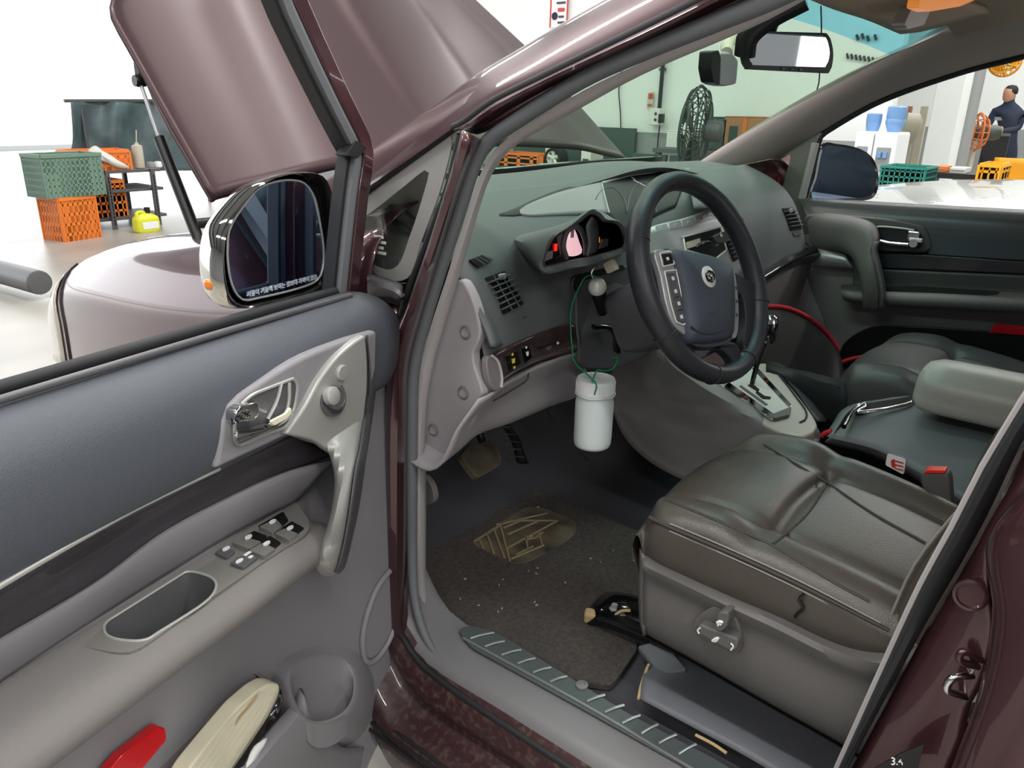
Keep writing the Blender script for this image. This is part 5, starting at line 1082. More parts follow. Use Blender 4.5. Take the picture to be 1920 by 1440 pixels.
# storage box between the seats
bin_ = thing('storage_box', (.9, .2, .5), 'grey centre storage box with cup recess between the front seats', 'storage box')
BZ = .755
def B(px, py, d=0): return P(px, py, 'z', BZ+d)
bo_ = [B(a, b) for a, b in ((1560, 818), (1572, 796), (1600, 765), (1690, 742), (1740, 748), (1800, 766), (1900, 800), (1900, 960), (1830, 940), (1760, 900), (1700, 868), (1640, 838), (1590, 824))]
loft('lid', [[B(a, b) for a, b in ((1562, 817), (1640, 836), (1700, 866), (1760, 902), (1830, 950), (1900, 1000))], [B(a, b, .006) for a, b in ((1580, 796), (1650, 808), (1700, 828), (1760, 856), (1840, 900), (1900, 940))], [B(a, b, .02) for a, b in ((1596, 772), (1660, 775), (1705, 780), (1770, 800), (1850, 840), (1900, 870))], [B(a, b, .02) for a, b in ((1610, 758), (1680, 744), (1730, 744), (1790, 764), (1870, 800), (1920, 820))]], 'dash', bin_, nu=30, nv=16, solid=.01)
loft('box_side', [[B(a, b, -.002) for a, b in ((1558, 818), (1640, 838), (1700, 868), (1760, 904), (1830, 952), (1900, 1002))], [B(a, b, -.02)-V((.02, 0, 0)) for a, b in ((1558, 818), (1640, 838), (1700, 868), (1760, 904), (1830, 952), (1900, 1002))], [B(a, b, -.05)-V((.035, 0, 0)) for a, b in ((1558, 818), (1640, 838), (1700, 868), (1760, 904), (1830, 952), (1900, 1002))], [B(a, b, -.3)-V((.05, 0, 0)) for a, b in ((1558, 818), (1640, 838), (1700, 868), (1760, 904), (1830, 952), (1900, 1002))]], 'dash', bin_, nu=24, nv=14, solid=.004)
loft('box_front', [[B(a, b, -.004) for a, b in ((1558, 820), (1572, 796), (1600, 764), (1690, 741))], [B(a, b, -.02)+V((0, .012, 0)) for a, b in ((1558, 820), (1572, 796), (1600, 764), (1690, 741))], [B(a, b, -.3) for a, b in ((1558, 820), (1572, 796), (1600, 764), (1690, 741))]], 'dash', bin_, nu=14, nv=8, solid=.004)
cpr = rc([B(a, b, .024) for a, b in ((1604, 768), (1618, 757), (1690, 746), (1720, 740), (1727, 744), (1704, 756), (1640, 768), (1606, 776))], .01)
plate('cup_recess', cpr, 'black_hole', bin_, d=.004, bevel=0, n=up)
tube('recess_rim', [B(a, b, .028) for a, b in ((1582, 800), (1596, 776), (1608, 764), (1622, 757))], .005, 'gloss_black', bin_, n=14, k=8)
tube('recess_rim', [B(a, b, .028) for a, b in ((1606, 762), (1618, 757), (1624, 762), (1608, 772), (1640, 770), (1700, 758), (1712, 748), (1725, 740), (1730, 744))], .004, 'chrome', bin_, n=30, k=8)
tube('red_piping', PX(.80, (1540, 818), (1548, 812), (1560, 808)), .005, 'red_piping', bin_, n=8, k=8)
# buckle and label
bk_ = thing('seat_belt_buckle', P(1755, 925, 'x', .585), 'grey seat belt buckle with red release button beside the driver seat', 'buckle')
plate('buckle_body', rc(PX(.585, (1724, 888), (1730, 884), (1776, 888), (1781, 900), (1785, 962), (1770, 966), (1726, 912)), .006), 'seat_plastic', bk_, d=.028, bevel=.005)
plate('release_button', rc(PX(.583, (1731, 887), (1736, 881), (1773, 882), (1772, 888)), .003), 'red_button', bk_, d=.02, bevel=.002)
lb = thing('warning_label', P(1680, 870, 'x', .655), 'white warning label with red symbol standing at the storage box side', 'label')
plate('label_card', rc(PX(.655, (1664, 850), (1699, 861), (1694, 890), (1660, 872)), .004), 'paper_white', lb, d=.003, bevel=0)
plate('label_border', rc(PX(.6548, (1663, 849), (1700, 860), (1695, 891), (1659, 873)), .004), 'satin_dark', lb, d=.002, bevel=0, raise_=-.0016)
plate('label_symbol', rc(PX(.6535, (1670, 864), (1677, 860), (1679, 878), (1672, 876)), .002), 'sticker_red', lb, d=.001, bevel=0)
for i in range(3): box('label_line', P(1686, 866+i*7, 'x', .6535), (.001, .014, .002), 'sticker_red', lb, None, 0)
# ================================================================== passenger door
pdr = thing('car_door', (1.8, .4, .8), 'closed passenger door seen across the cabin with dark pad, grip and chrome lever', 'car door')
def X(v, *pts): return PX(v, *pts)
pe = [(1495, 372), (1700, 384), (1940, 397), (2100, 405)]
loft('upper_pad', [[p+V((.05, 0, .0)) for p in X(1.74, *pe)], X(1.74, *pe), X(1.715, (1505, 386), (1700, 398), (1940, 412), (2100, 420)), X(1.70, (1510, 402), (1700, 412), (1940, 430), (2100, 438)), X(1.70, (1520, 440), (1700, 450), (1940, 462), (2100, 470)), X(1.72, (1530, 470), (1700, 478), (1940, 488), (2100, 496))], 'satin_dark', pdr, nu=20, nv=18, solid=.004)
plate('pad_face', X(1.698, (1742, 424), (1920, 440), (2100, 450), (2100, 498), (1930, 490), (1740, 478)), 'dark_pad', pdr, d=.02, bevel=.004)
loft('belt_shelf', [[p+V((.06, 0, -.01)) for p in X(1.77, *pe)], [p+V((0, 0, .004)) for p in X(1.76, *pe)], X(1.735, *[(a, b+4) for a, b in pe])], 'dash', pdr, nu=14, nv=6, solid=.004)
plate('front_filler', X(1.73, (1430, 374), (1530, 378), (1540, 480), (1450, 480)), 'seat_plastic', pdr, d=.02, bevel=.002)
plate('lever_bezel', cr(X(1.690, (1512, 404), (1640, 408), (1725, 422), (1738, 436), (1742, 470), (1690, 472), (1640, 470), (1600, 462), (1540, 466), (1524, 440)), 50, True), 'seat_plastic', pdr, d=.03, bevel=.006)
prc = plate('lever_recess', rc(X(1.686, (1640, 428), (1652, 424), (1720, 430), (1730, 446), (1726, 466), (1690, 464), (1656, 456)), .008), 'rubber', pdr, d=.003, bevel=0)
tube('recess_lip', X(1.684, (1652, 456), (1643, 444), (1641, 432), (1648, 425), (1690, 428), (1714, 432)), .003, 'satin', prc, n=24, k=6)
tube('door_lever', X(1.672, (1650, 452), (1668, 456), (1700, 459), (1712, 460)), .0065, 'chrome', pdr, n=14, k=10)
lathe('lever_hub', P(1711, 457, 'x', 1.674), [(.012, 0), (.013, .012), (.011, .018), (0, .018)], 'chrome', pdr, ax=(-1, -.3, .2), n=18)
box('lock_tab', P(1713, 441, 'x', 1.674), (.014, .03, .022), 'chrome', pdr, None, .004)
box('lock_tab', P(1717, 450, 'x', 1.67), (.01, .034, .012), 'silver_plate', pdr, None, .003)
gA = [(1512, 402), (1545, 406), (1590, 412), (1628, 426), (1640, 452), (1635, 470), (1642, 500), (1650, 545), (1648, 576)]
gB = [(1524, 462), (1552, 466), (1578, 470), (1596, 480), (1606, 500), (1612, 520), (1616, 548), (1618, 576), (1620, 580)]
gx = [1.70, 1.68, 1.665, 1.645, 1.63, 1.62, 1.61, 1.61, 1.62]
r0 = [P(a, b, 'x', x) for (a, b), x in zip(gA, gx)]; r3 = [P(a, b, 'x', x) for (a, b), x in zip(gB, gx)]
gm = [(a+b)/2-V((.010, 0, 0)) for a, b in zip(r0, r3)]
loft('grip_handle', [[p+V((.05, 0, 0)) for p in r0], r0, gm, r3, [p+V((.05, 0, 0)) for p in r3]], 'seat_plastic', pdr, nu=40, nv=20, closed_v=True, caps=True)
loft('grip_side', [[p+V((-.004, 0, -.002)) for p in r0[4:]], [p+V((.02, -.008, 0)) for p in r0[4:]]], 'satin_dark', pdr, nu=20, solid=.003)
loft('silver_insert', [X(1.70, (1520, 468), (1550, 468), (1585, 476)), X(1.685, (1520, 484), (1550, 485), (1592, 490)), X(1.70, (1520, 498), (1550, 500), (1600, 502))], 'silver', pdr, nu=12, nv=8, solid=.004)
plate('carbon_strip', X(1.70, (1630, 474), (1742, 478), (1920, 490), (2100, 500), (2100, 522), (1920, 514), (1636, 502)), 'carbon', pdr, d=.02, bevel=.004)
plate('inner_panel', X(1.725, (1480, 440), (1700, 440), (2120, 455), (2140, 780), (1920, 800), (1700, 790), (1440, 790), (1400, 640)), 'console', pdr, d=.03, bevel=.005)
loft('middle_band', [X(1.705, (1600, 502), (1640, 504), (1920, 516), (2100, 522)), X(1.715, (1600, 520), (1640, 528), (1920, 544), (2100, 550)), X(1.712, (1600, 535), (1640, 540), (1920, 552), (2100, 560))], 'seat_plastic', pdr, nu=16, nv=8, solid=.004)
loft('armrest', [X(1.72, (1578, 534), (1660, 532), (1780, 540), (1920, 545), (2100, 552)), X(1.66, (1576, 546), (1660, 548), (1780, 552), (1920, 560), (2100, 568)), X(1.645, (1580, 560), (1660, 564), (1780, 570), (1920, 576), (2100, 584)), X(1.66, (1592, 566), (1660, 573), (1780, 580), (1920, 588), (2100, 596)), X(1.72, (1600, 566), (1660, 574), (1780, 581), (1920, 589), (2100, 597))], 'seat_plastic', pdr, nu=24, nv=16, solid=.004)
plate('armrest_tray', cr([P(a, b, 'x', 1.664) for a, b in ((1648, 540), (1700, 536), (1780, 540), (1868, 546), (1866, 553), (1780, 552), (1700, 550), (1650, 549))], 40, True), 'rubber', pdr, d=.003, bevel=0)
plate('map_pocket', cr(X(1.70, (1574, 662), (1586, 640), (1620, 618), (1660, 611), (1780, 616), (1920, 626), (2100, 640), (2110, 720), (1920, 720), (1700, 700), (1580, 690)), 60, True), 'black', pdr, d=.01, bevel=.002)
plate('red_reflector', rc(X(1.69, (1866, 606), (1930, 612), (1934, 630), (1854, 624)), .004), 'red_lens', pdr, d=.012, bevel=.003)
loft('door_front', [X(1.72, (1500, 470), (1520, 540), (1545, 600), (1560, 680)), X(1.715, (1450, 510), (1440, 560), (1440, 600), (1440, 680)), X(1.70, (1400, 540), (1390, 560), (1390, 600), (1390, 680))], 'console', pdr, nu=14, nv=6, solid=.004)
plate('side_window', X(1.79, (1512, 388), (1540, 262), (1650, 192), (1800, 138), (1920, 108), (2080, 72), (2080, 420), (1920, 402)), 'clear_glass', pdr, d=.004, bevel=0)
pms = rc(PY(.85, (1522, 374), (1530, 320), (1545, 276), (1590, 272), (1632, 290), (1646, 325), (1644, 360), (1630, 376), (1580, 377)), .04)
PMC = P(1585, 325, 'x', 1.96); PMN = (V((-.35, -.93, .02))).normalized()
def PM(px, py, d=0): return on_plane(px, py, PMC+PMN*d, PMN)
pmo = cr([PM(a, b) for a, b in ((1520, 376), (1528, 330), (1542, 272), (1570, 270), (1610, 278), (1636, 296), (1647, 325), (1645, 358), (1630, 374), (1580, 378))], 60, True)
pmi = align(cr([PM(a, b, .002) for a, b in ((1524, 372), (1532, 330), (1545, 277), (1570, 275), (1607, 282), (1631, 299), (1642, 326), (1640, 356), (1626, 369), (1580, 372))], 60, True), pmo)
pcn = sum(pmo, V((0, 0, 0)))/60
loft('mirror_shell', [pmi, pmo, [p-PMN*.03 for p in pmo], [pcn+(p-pcn)*.85-PMN*.08 for p in pmo], [pcn+(p-pcn)*.4-PMN*.11 for p in pmo], [pcn-PMN*.112 for p in pmo]], 'gloss_black', pdr, nu=60, closed_u=True, straight=True)
plate('mirror_glass', pmi, 'mirror_glass', pdr, d=.003, bevel=0, n=PMN)
# ================================================================== footwell: pedals, mat, bag, debris
bpd = thing('brake_pedal', P(905, 855, 'y', 1.02), 'wide dusty rubber brake pedal pad in the driver footwell', 'pedal')
bpl = [P(a, b, 'y', y) for a, b, y in ((864, 852, 1.0), (876, 836, 1.04), (925, 822, 1.04), (942, 858, 1.0), (940, 872, .985), (896, 897, .98))]
plate('pedal_pad', rc(bpl, .012), 'heel_pad', bpd, d=.018, bevel=.005)
tube('pedal_arm', [P(905, 845, 'y', 1.03), P(900, 815, 'y', 1.06), V((.40, 1.12, .86))], .009, 'black', bpd, n=10, k=8)
apd = thing('accelerator_pedal', P(965, 835, 'y', 1.06), 'narrow ribbed accelerator pedal next to the brake pedal', 'pedal')
loft('pedal_pad', [PY(1.05, (938, 796), (952, 815), (962, 840), (968, 866)), PY(1.045, (950, 794), (966, 812), (976, 840), (986, 866))], 'rubber', apd, nu=12, solid=.012)
for i in range(5): bar('pedal_rib', P(940+i*2.6+i, 800+i*14, 'y', 1.036), P(964+i*4.4, 800+i*14, 'y', 1.036), .006, .003, 'heel_pad', apd)
tube('pedal_arm', [P(955, 805, 'y', 1.06), V((.52, 1.12, .84))], .008, 'black', apd, n=6, k=8)
frs = thing('foot_rest', P(802, 925, 'x', .17), 'grey foot rest pad at the outer edge of the footwell', 'foot rest')
plate('rest_pad', cr(PX(.17, (790, 895), (803, 902), (812, 920), (813, 940), (800, 948), (790, 945)), 24, True), 'console', frs, d=.014, bevel=.004)
fm = thing('floor_mat', (.4, .8, .43), 'worn black carpet floor mat with brown heel pad in the driver footwell', 'floor mat')
MZ = .436
mo = [P(a, b, 'z', MZ) for a, b in ((790, 1098), (795, 1125), (840, 1150), (890, 1182), (985, 1230), (1080, 1275), (1146, 1285), (1172, 1252), (1196, 1215), (1194, 1200), (1152, 1178), (1104, 1168), (1108, 1140), (1140, 1130), (1212, 1132), (1230, 1080), (1215, 990))]
mo += [V((.66, .76, MZ)), V((.68, .95, MZ)), V((.66, 1.06, MZ)), V((.5, 1.08, MZ)), V((.3, 1.06, MZ)), V((.175, 1.02, MZ))]
n_ = len(mo)
mm = plate('mat_pile', rc(mo, .012, 3), 'floor_mat', fm, d=.014, bevel=.004, n=up)
hl_ = [P(a, b, 'z', MZ+.002) for a, b in ((880, 1016), (926, 988), (985, 950), (1020, 952), (1082, 978), (1080, 998), (1062, 1014), (1030, 1032), (985, 1056), (950, 1054), (918, 1036))]
hpd = plate('heel_pad', rc(hl_, .02), 'heel_pad', fm, d=.004, bevel=.001, n=up)
def H(px, py): return P(px, py, 'z', MZ+.004)
hr = [((897, 1008), (906, 1028)), ((912, 998), (926, 1038)), ((926, 992), (946, 1046)), ((938, 984), (956, 1052)), ((956, 976), (1042, 976)), ((950, 1028), (1046, 976)), ((952, 1002), (1010, 976)), ((944, 990), (985, 972)), ((958, 1048), (1020, 1022)), ((985, 1004), (990, 1030)), ((1000, 1010), (1018, 998)), ((985, 1012), (1010, 1006)), ((968, 1040), (1000, 1024)), ((930, 984), (1026, 962)), ((888, 1016), (945, 980)), ((1010, 998), (1016, 1020))]
for a, b in hr: bar('tread_rib', H(*a), H(*b), .005, .003, 'heel_rib', hpd)
deb = []
for i in range(30):
    a, b = random.choice([(1150, 1020), (950, 960), (1100, 1000), (1180, 1010), (900, 1120), (1000, 1130), (860, 1000), (1040, 1090)])
    p = P(a+random.uniform(-70, 60), b+random.uniform(-50, 50), 'z', MZ+.0035)
    if p.y < 1.05 and .19 < p.x < .64: deb.append((p, (random.uniform(.0015, .006), random.uniform(.001, .003), .002), rz(random.uniform(0, 180))))
db = merged('debris', deb, 'debris', None, kind='stuff'); tag(db, 'pale crumbs and grit scattered over the driver floor mat', 'debris')
vf = [P(a, b, 'z', .462) for a, b in ((1196, 1262), (1212, 1248), (1235, 1246), (1300, 1275), (1420, 1340), (1560, 1420), (1640, 1480), (1560, 1540), (1440, 1450), (1340, 1384), (1240, 1330), (1205, 1312))]
vfo = thing('vinyl_flap', P(1400, 1350, 'z', .462), 'loose dark vinyl floor cover beside the sill under the driver seat', 'floor cover')
loft('cover_sheet', [PZ(.466, (1200, 1310), (1290, 1358), (1400, 1418), (1500, 1480), (1560, 1530)), PZ(.474, (1204, 1275), (1310, 1330), (1420, 1390), (1520, 1450), (1600, 1510)), PZ(.462, (1218, 1250), (1330, 1296), (1440, 1352), (1560, 1420), (1640, 1480)), [p+V((.1, 0, -.03)) for p in PZ(.455, (1228, 1248), (1340, 1294), (1450, 1348), (1570, 1416), (1650, 1474))]], 'vinyl', vfo, nu=30, nv=20, solid=.004)
box('lifted_corner', P(1240, 1236, 'z', .455), (.05, .08, .012), 'vinyl', vfo, rz(-30), .004)
tube('frayed_edge', PZ(.468, (1197, 1310), (1202, 1285), (1212, 1256), (1216, 1246)), .0025, 'foam_tan', vfo, n=10, k=6)
tube('frayed_edge', PZ(.469, (1304, 1378), (1335, 1394), (1362, 1412)), .0025, 'foam_tan', vfo, n=10, k=6)
bag = thing('storage_pouch', (1.35, .78, .5), 'black upright pouch with red piping in the passenger footwell', 'pouch')
bt0 = [(1380, 590), (1396, 582), (1440, 575), (1480, 580), (1520, 600), (1550, 626), (1571, 654)]
bx = [1.08, 1.12, 1.26, 1.38, 1.48, 1.56, 1.60]
tb = [P(a, b, 'x', x) for (a, b), x in zip(bt0, bx)]
loft('pouch_body', [[p+V((0, .06, -.01)) for p in tb], tb, [V((p.x, p.y-.035, p.z*.6+.42*.4)) for p in tb], [V((p.x, p.y-.05, .44)) for p in tb]], 'leather_dark', bag, nu=24, nv=14, solid=.006)
tube('piping', [p+V((-.002, -.003, .002)) for p in tb], .006, 'red_piping', bag, n=24, k=8)
loft('pouch_front', [PX(1.16, (1440, 682), (1480, 690), (1530, 700), (1590, 716)), PX(1.08, (1436, 690), (1480, 700), (1530, 714), (1590, 730)), PX(1.08, (1440, 730), (1490, 770), (1540, 800), (1590, 800))], 'rubber', bag, nu=12, nv=8, solid=.004)
# ================================================================== things around the bay
def crate(loc, s, m, label, group=None, a=0, slots=(4, 3), name='crate'):
    """open plastic crate, walls of real bars round real slots; loc is the centre of its base"""
    t = thing(name, loc, label, 'crate', group); X_, Y_, Z_ = rz(a); c = V(loc); w_, d_, h_ = s
    box('crate_floor', c+Z_*.012, (w_*.94, d_*.94, .02), m, t, (X_, Y_, Z_), .003)
    for nm, ctr, ln, ax_ in (('wall', c-Y_*d_/2, w_, X_), ('wall', c+Y_*d_/2, w_, X_), ('wall', c-X_*w_/2, d_, Y_), ('wall', c+X_*w_/2, d_, Y_)):
        ot = Z_.cross(ax_); bs = []
        nx, nz = slots
        for i in range(nx+1): bs.append((ctr+ax_*(ln*(i/nx-.5))*.97+Z_*h_/2, (ln/nx*.7, .012, h_), (ax_, ot, Z_)))
        for j in range(nz+1): bs.append((ctr+Z_*(h_*(.05+.9*j/nz)), (ln, .012, h_/nz*.62), (ax_, ot, Z_)))
        bs.append((ctr+Z_*h_*.97, (ln*1.03, .03, h_*.08), (ax_, ot, Z_)))
        merged(nm, bs, m, t)
    return t
def FZ(px, py): return P(px, py, 'z', 0)
# storage rack by the open bay door
RY = 8.9
def K(px, py, y=RY): return P(px, py, 'y', y)
ra, rb = FZ(163, 428), FZ(245, 437); rcp = FZ(322, 432)
rk_ = thing('storage_rack', (ra.x+.3, RY, 0), 'slotted steel storage rack standing by the bright bay opening', 'rack')
rt = K(163, 318).z
for i, (x, y) in enumerate(((ra.x, RY-.27), (rb.x, RY-.27), (rcp.x+.1, RY-.27), (ra.x+.2, RY+.35), (rcp.x+.1, RY+.4))):
    po = box('post', (x, y, rt/2), (.045, .045, rt), 'rack_steel', rk_, None, .003)
    merged('slot_row', [((x, y-.0235, .06+k*(rt-.1)/14), (.012, .002, .03), None) for k in range(14)], 'black_hole', po)
for z in (.10, rt*.64, rt-.02): box('shelf', ((ra.x+rcp.x)/2+.1, RY+.08, z), (rcp.x-ra.x+.25, .62, .03), 'rack_steel', rk_, None, .004)
b1 = P(112, 300, 'y', 8.36); b1.z = 0
crate((b1.x, b1.y, 0), (.38, .32, .42), 'crate_orange', 'orange slotted crate on the floor in front of the storage rack', 'orange crates by the rack', 12, (7, 4))
b2 = K(190, 412, RY+.05)
crate((b2.x, RY+.05, .116), (.42, .36, .38), 'crate_orange', 'orange slotted crate on the bottom shelf of the storage rack', 'orange crates by the rack', 0, (7, 4))
gz = K(118, 352, b1.y).z
crate((b1.x+.02, b1.y, .422), (.58, .34, .40), 'crate_green', 'faded green mesh crate stacked on the orange floor crate', None, 8, (12, 6))
crate((K(195, 300).x-.1, RY+.0, rt-.004), (.60, .36, .19), 'crate_orange', 'low orange crate on the top shelf of the storage rack', 'orange crates by the rack', -4, (8, 2))
jgp = FZ(276, 434)
jg = thing('oil_jug', (jgp.x, jgp.y, 0), 'yellow oil jug with pale label on the floor by the rack', 'jug')
jy = jgp.y; jh = (K(276, 395, jy).z)
loft('jug_body', [[V((jgp.x+a*s, jy+b*s, z)) for a, b in rr(.26, .16)] for z, s in ((0, .92), (.02, 1), (jh*.55, 1), (jh*.72, .9), (jh*.86, .5), (jh*.9, .24))], 'jug_yellow', jg, nu=32, nv=20, closed_u=True, caps=True)
tube('jug_handle', [V((jgp.x-.08, jy, jh*.66)), V((jgp.x-.09, jy, jh*.9)), V((jgp.x-.04, jy, jh*.97)), V((jgp.x, jy, jh*.9))], .018, 'jug_yellow', jg, n=14)
lathe('jug_cap', (jgp.x+.03, jy, jh*.88), [(.03, 0), (.03, .06), (0, .062)], 'black', jg)
box('jug_label', (jgp.x+.01, jy-.083, jh*.34), (.17, .004, jh*.34), 'paper_white', jg, None, .002)
bt_ = thing('spray_bottle', (K(253, 306).x, RY, rt), 'tall cream bottle with thin nozzle on the rack top shelf', 'bottle')
lathe('bottle_body', (K(253, 306).x, RY-.1, rt), [(.05, 0), (.055, .02), (.055, .22), (.05, .24), (.02, .25), (.018, .27)], 'tag_cream', bt_)
tube('nozzle', [V((K(253, 306).x, RY-.1, rt+.26)), V((K(256, 306).x, RY-.1, rt+.40))], .006, 'tag_cream', bt_, n=3)
for i, (px, m_) in enumerate(((278, 'wall_gray'), (292, 'paper_white'), (305, 'rack_steel'))):
    t = thing('bottle_cap', (K(px, 306).x, RY, rt), ('grey', 'white', 'dark')[i]+' round cap lying on the rack top shelf beside the bottle', 'cap')
    lathe('cap_shell', (K(px, 306).x, RY-.05, rt-.005), [(.04, 0), (.045, .02), (.035, .06), (0, .065)], m_, t)
tp_ = thing('tarpaulin', (2.9, 10.2, 1), 'grey-green tarpaulin screen hanging behind the storage rack', 'tarpaulin')
TY = 10.2
loft('sheet', [[P(x, y, 'y', TY+.06*((i*7) % 3-1)) for i, (x, y) in enumerate(((132, 190), (160, 190), (190, 191), (220, 190), (250, 191), (290, 190), (330, 190), (370, 190)))], [P(x, y, 'y', TY+.08*((i*5) % 3-1)) for i, (x, y) in enumerate(((136, 260), (160, 260), (190, 261), (220, 260), (250, 261), (290, 260), (330, 260), (370, 260)))], [P(x, y, 'y', TY+.06*((i*4) % 3-1)) for i, (x, y) in enumerate(((128, 300), (160, 312), (190, 321), (220, 320), (250, 321), (290, 320), (330, 320), (370, 320)))]], 'tarp', tp_, nu=40, nv=16, solid=.01)
tube('top_pole', [P(120, 189, 'y', TY), P(380, 188, 'y', TY)], .02, 'rack_steel', tp_, n=3)
for x in (150, 372): tube('screen_leg', [P(x, 190, 'y', TY), V((P(x, 190, 'y', TY).x, TY, 0))], .02, 'rack_steel', tp_, n=2)
t = thing('plastic_bag', K(210, 290), 'crumpled clear white bag lying over the low orange crate', 'bag')
loft('bag_film', [[K(a, b, RY-.22) for a, b in ((165, 282), (178, 274), (192, 284), (204, 290), (222, 304))], [K(a, b, RY-.25) for a, b in ((170, 292), (182, 284), (196, 294), (212, 304), (240, 312))], [K(a, b, RY-.22) for a, b in ((190, 300), (200, 304), (212, 310), (224, 314), (242, 316))]], 'box_white', t, nu=16, nv=8, solid=.01)
hz_ = thing('floor_roller', (1.2, 6.3, .1), 'dark grey round roller lying on the workshop floor', 'roller')
tube('roller_body', [P(-90, 492, 'z', .12), P(-20, 505, 'z', .12), P(74, 530, 'z', .12)], .085, 'satin_dark', hz_, n=12, k=16)
e0 = P(74, 530, 'z', .12)
lathe('roller_end', e0, [(.085, -.01), (.08, .015), (.05, .02), (0, .02)], 'rack_steel', hz_, ax=e0-P(-20, 505, 'z', .12))
mk('trim_3', [P(-80, 722, 'z', .004), P(110, 700, 'z', .004), P(110, 706, 'z', .004), P(-80, 730, 'z', .004)], [(0, 1, 2, 3)], 'red_lens')['kind'] = 'structure'
# ---- wall fixtures behind the windshield
W7 = 6.98
def Q7(px, py, x=W7): return P(px, py, 'x', x)
cnd = thing('conduit', Q7(1240, 160), 'black cable conduit running down the white wall to a socket box', 'conduit')
tube('pipe', [Q7(1256, -60, 6.95), Q7(1246, 80, 6.95), Q7(1236, 206, 6.95)], .022, 'black', cnd, n=10)
tube('loose_wire', [Q7(1238, 230, 6.94), Q7(1234, 260, 6.94), Q7(1231, 305, 6.93)], .008, 'black', cnd, n=10, k=6)
for t_ in (60, 130): box('clip', Q7(1249-t_*.05, t_, 6.97), (.02, .08, .03), 'rack_steel', cnd, None, .004)
skb = thing('socket_box', Q7(1232, 218), 'white socket box at the conduit end with plug', 'socket')
box('box_body', Q7(1231, 219, 6.93), (.1, .13, .17), 'box_white', skb, None, .01)
box('plug', Q7(1240, 222, 6.88), (.06, .05, .09), 'black', skb, None, .008)
for dz in (.03, -.03): lathe('socket_hole', Q7(1229, 219, 6.879)+V((0, 0, dz)), [(.016, 0), (.016, .003), (0, .003)], 'icon_dark', skb, ax=(-1, 0, 0), n=14)
cab = thing('hanging_cable', Q7(1163, 200), 'thin dark cable hanging down the white wall beside the hood edge', 'cable')
tube('cable_run', [Q7(1166, 40), Q7(1164, 140), Q7(1160, 170), Q7(1163, 210), Q7(1164, 262), Q7(1160, 300)], .007, 'black', cab, n=24, k=6)
pos = thing('wall_poster', Q7(1050, 20), 'tall white safety poster with red and blue print on the wall', 'poster')
plate('poster_sheet', PX(6.97, (1036, -60), (1068, -64), (1062, 49), (1031, 52)), 'paper_white', pos, d=.01, bevel=0)
tube('poster_edge', PX(6.965, (1036, -60), (1031, 52)), .008, 'sticker_red', pos, n=2, k=5)
tube('poster_edge', PX(6.965, (1068, -64), (1062, 49)), .008, 'sticker_red', pos, n=2, k=5)
for y, m_, w_ in ((6, 'icon_dark', .12), (19, 'sticker_red', .09), (32, 'icon_dark', .07), (43, 'icon_dark', .1)): box('print_line', Q7(1052, y-1, 6.962), (.006, w_, .035 if m_ != 'icon_dark' else .02), m_, pos, None, 0)
lathe('print_logo', Q7(1040, 30, 6.962), [(.04, 0), (.04, .004), (0, .004)], 'navy', pos, ax=(-1, 0, 0), n=18)
sg = thing('small_sign', Q7(1220, 188), 'small cream notice with red print beside the conduit', 'sign')
plate('notice_sheet', PX(6.97, (1215, 174), (1226, 172), (1224, 202), (1213, 204)), 'tag_cream', sg, d=.008, bevel=0)
box('print_mark', Q7(1220, 180, 6.963), (.004, .05, .05), 'sticker_red', sg, None, 0); box('print_mark', Q7(1218, 197, 6.963), (.004, .05, .02), 'sticker_red', sg, None, 0)
wlt = thing('painted_sign', Q7(1650, 95), 'dark painted lettering high on the white wall', 'sign')
for (a, b, s) in ((1606, 70, .05), (1616, 68, .07), (1626, 72, .05), (1640, 70, .08)): tube('letter_stroke', [Q7(a, b-5), Q7(a+3, b+5)], .012, 'icon_dark', wlt, n=2, k=6)
for i in range(8): tube('letter_stroke', [Q7(1588+i*8, 100+i*1.2), Q7(1590+i*8, 110+i*1.2)], .010, 'icon_dark', wlt, n=2, k=6)
# industrial floor fan in front of the wall
FX = 5.85
def QF(px, py, x=FX): return P(px, py, 'x', x)
fc = QF(1304, 243); fr_ = .37
fan = thing('floor_fan', (fc.x, fc.y, 0), 'dark industrial cage fan seen edge-on before the white wall', 'fan')
fax = V((-.25, .97, .05)).normalized(); fx, fy, fz = axes(fax)
for h, r in ((-.09, .25), (-.06, .33), (0, fr_), (.06, .33), (.09, .25)): tube('cage_ring', [fc+fax*h+fx*(r*cos(t))+fy*(r*sin(t)) for t in [2*pi*i/36 for i in range(36)]], .008, 'fan_steel', fan, n=36, k=6, closed=True, up=fax)
for i in range(28):
    t = 2*pi*i/28; d_ = fx*cos(t)+fy*sin(t); tube('cage_wire', [fc+fax*.10+d_*.06, fc+fax*.09+d_*.25, fc+d_*fr_, fc-fax*.09+d_*.25, fc-fax*.10+d_*.06], .005, 'fan_steel', fan, n=14, k=5)
lathe('motor', fc-fax*.1, [(.06, -.14), (.09, -.12), (.09, .02), (.05, .04)], 'rack_steel', fan, ax=fax)
for i in range(3):
    t = 2*pi*i/3+.4; d_ = fx*cos(t)+fy*sin(t); e_ = fax.cross(d_)
    loft('blade', [[fc+d_*.06-e_*.05, fc+d_*.06+e_*.05+fax*.03], [fc+d_*.2-e_*.1, fc+d_*.2+e_*.1+fax*.05], [fc+d_*.31-e_*.08, fc+d_*.31+e_*.08+fax*.05]], 'fan_steel', fan, nu=6, nv=8, solid=.006)
tube('stand_pole', [fc-V((0, 0, .1)), V((fc.x, fc.y, .06))], .03, 'fan_steel', fan, n=3)
lathe('stand_base', V((fc.x, fc.y, 0)), [(.3, 0), (.3, .03), (.1, .06), (.04, .09)], 'fan_steel', fan)
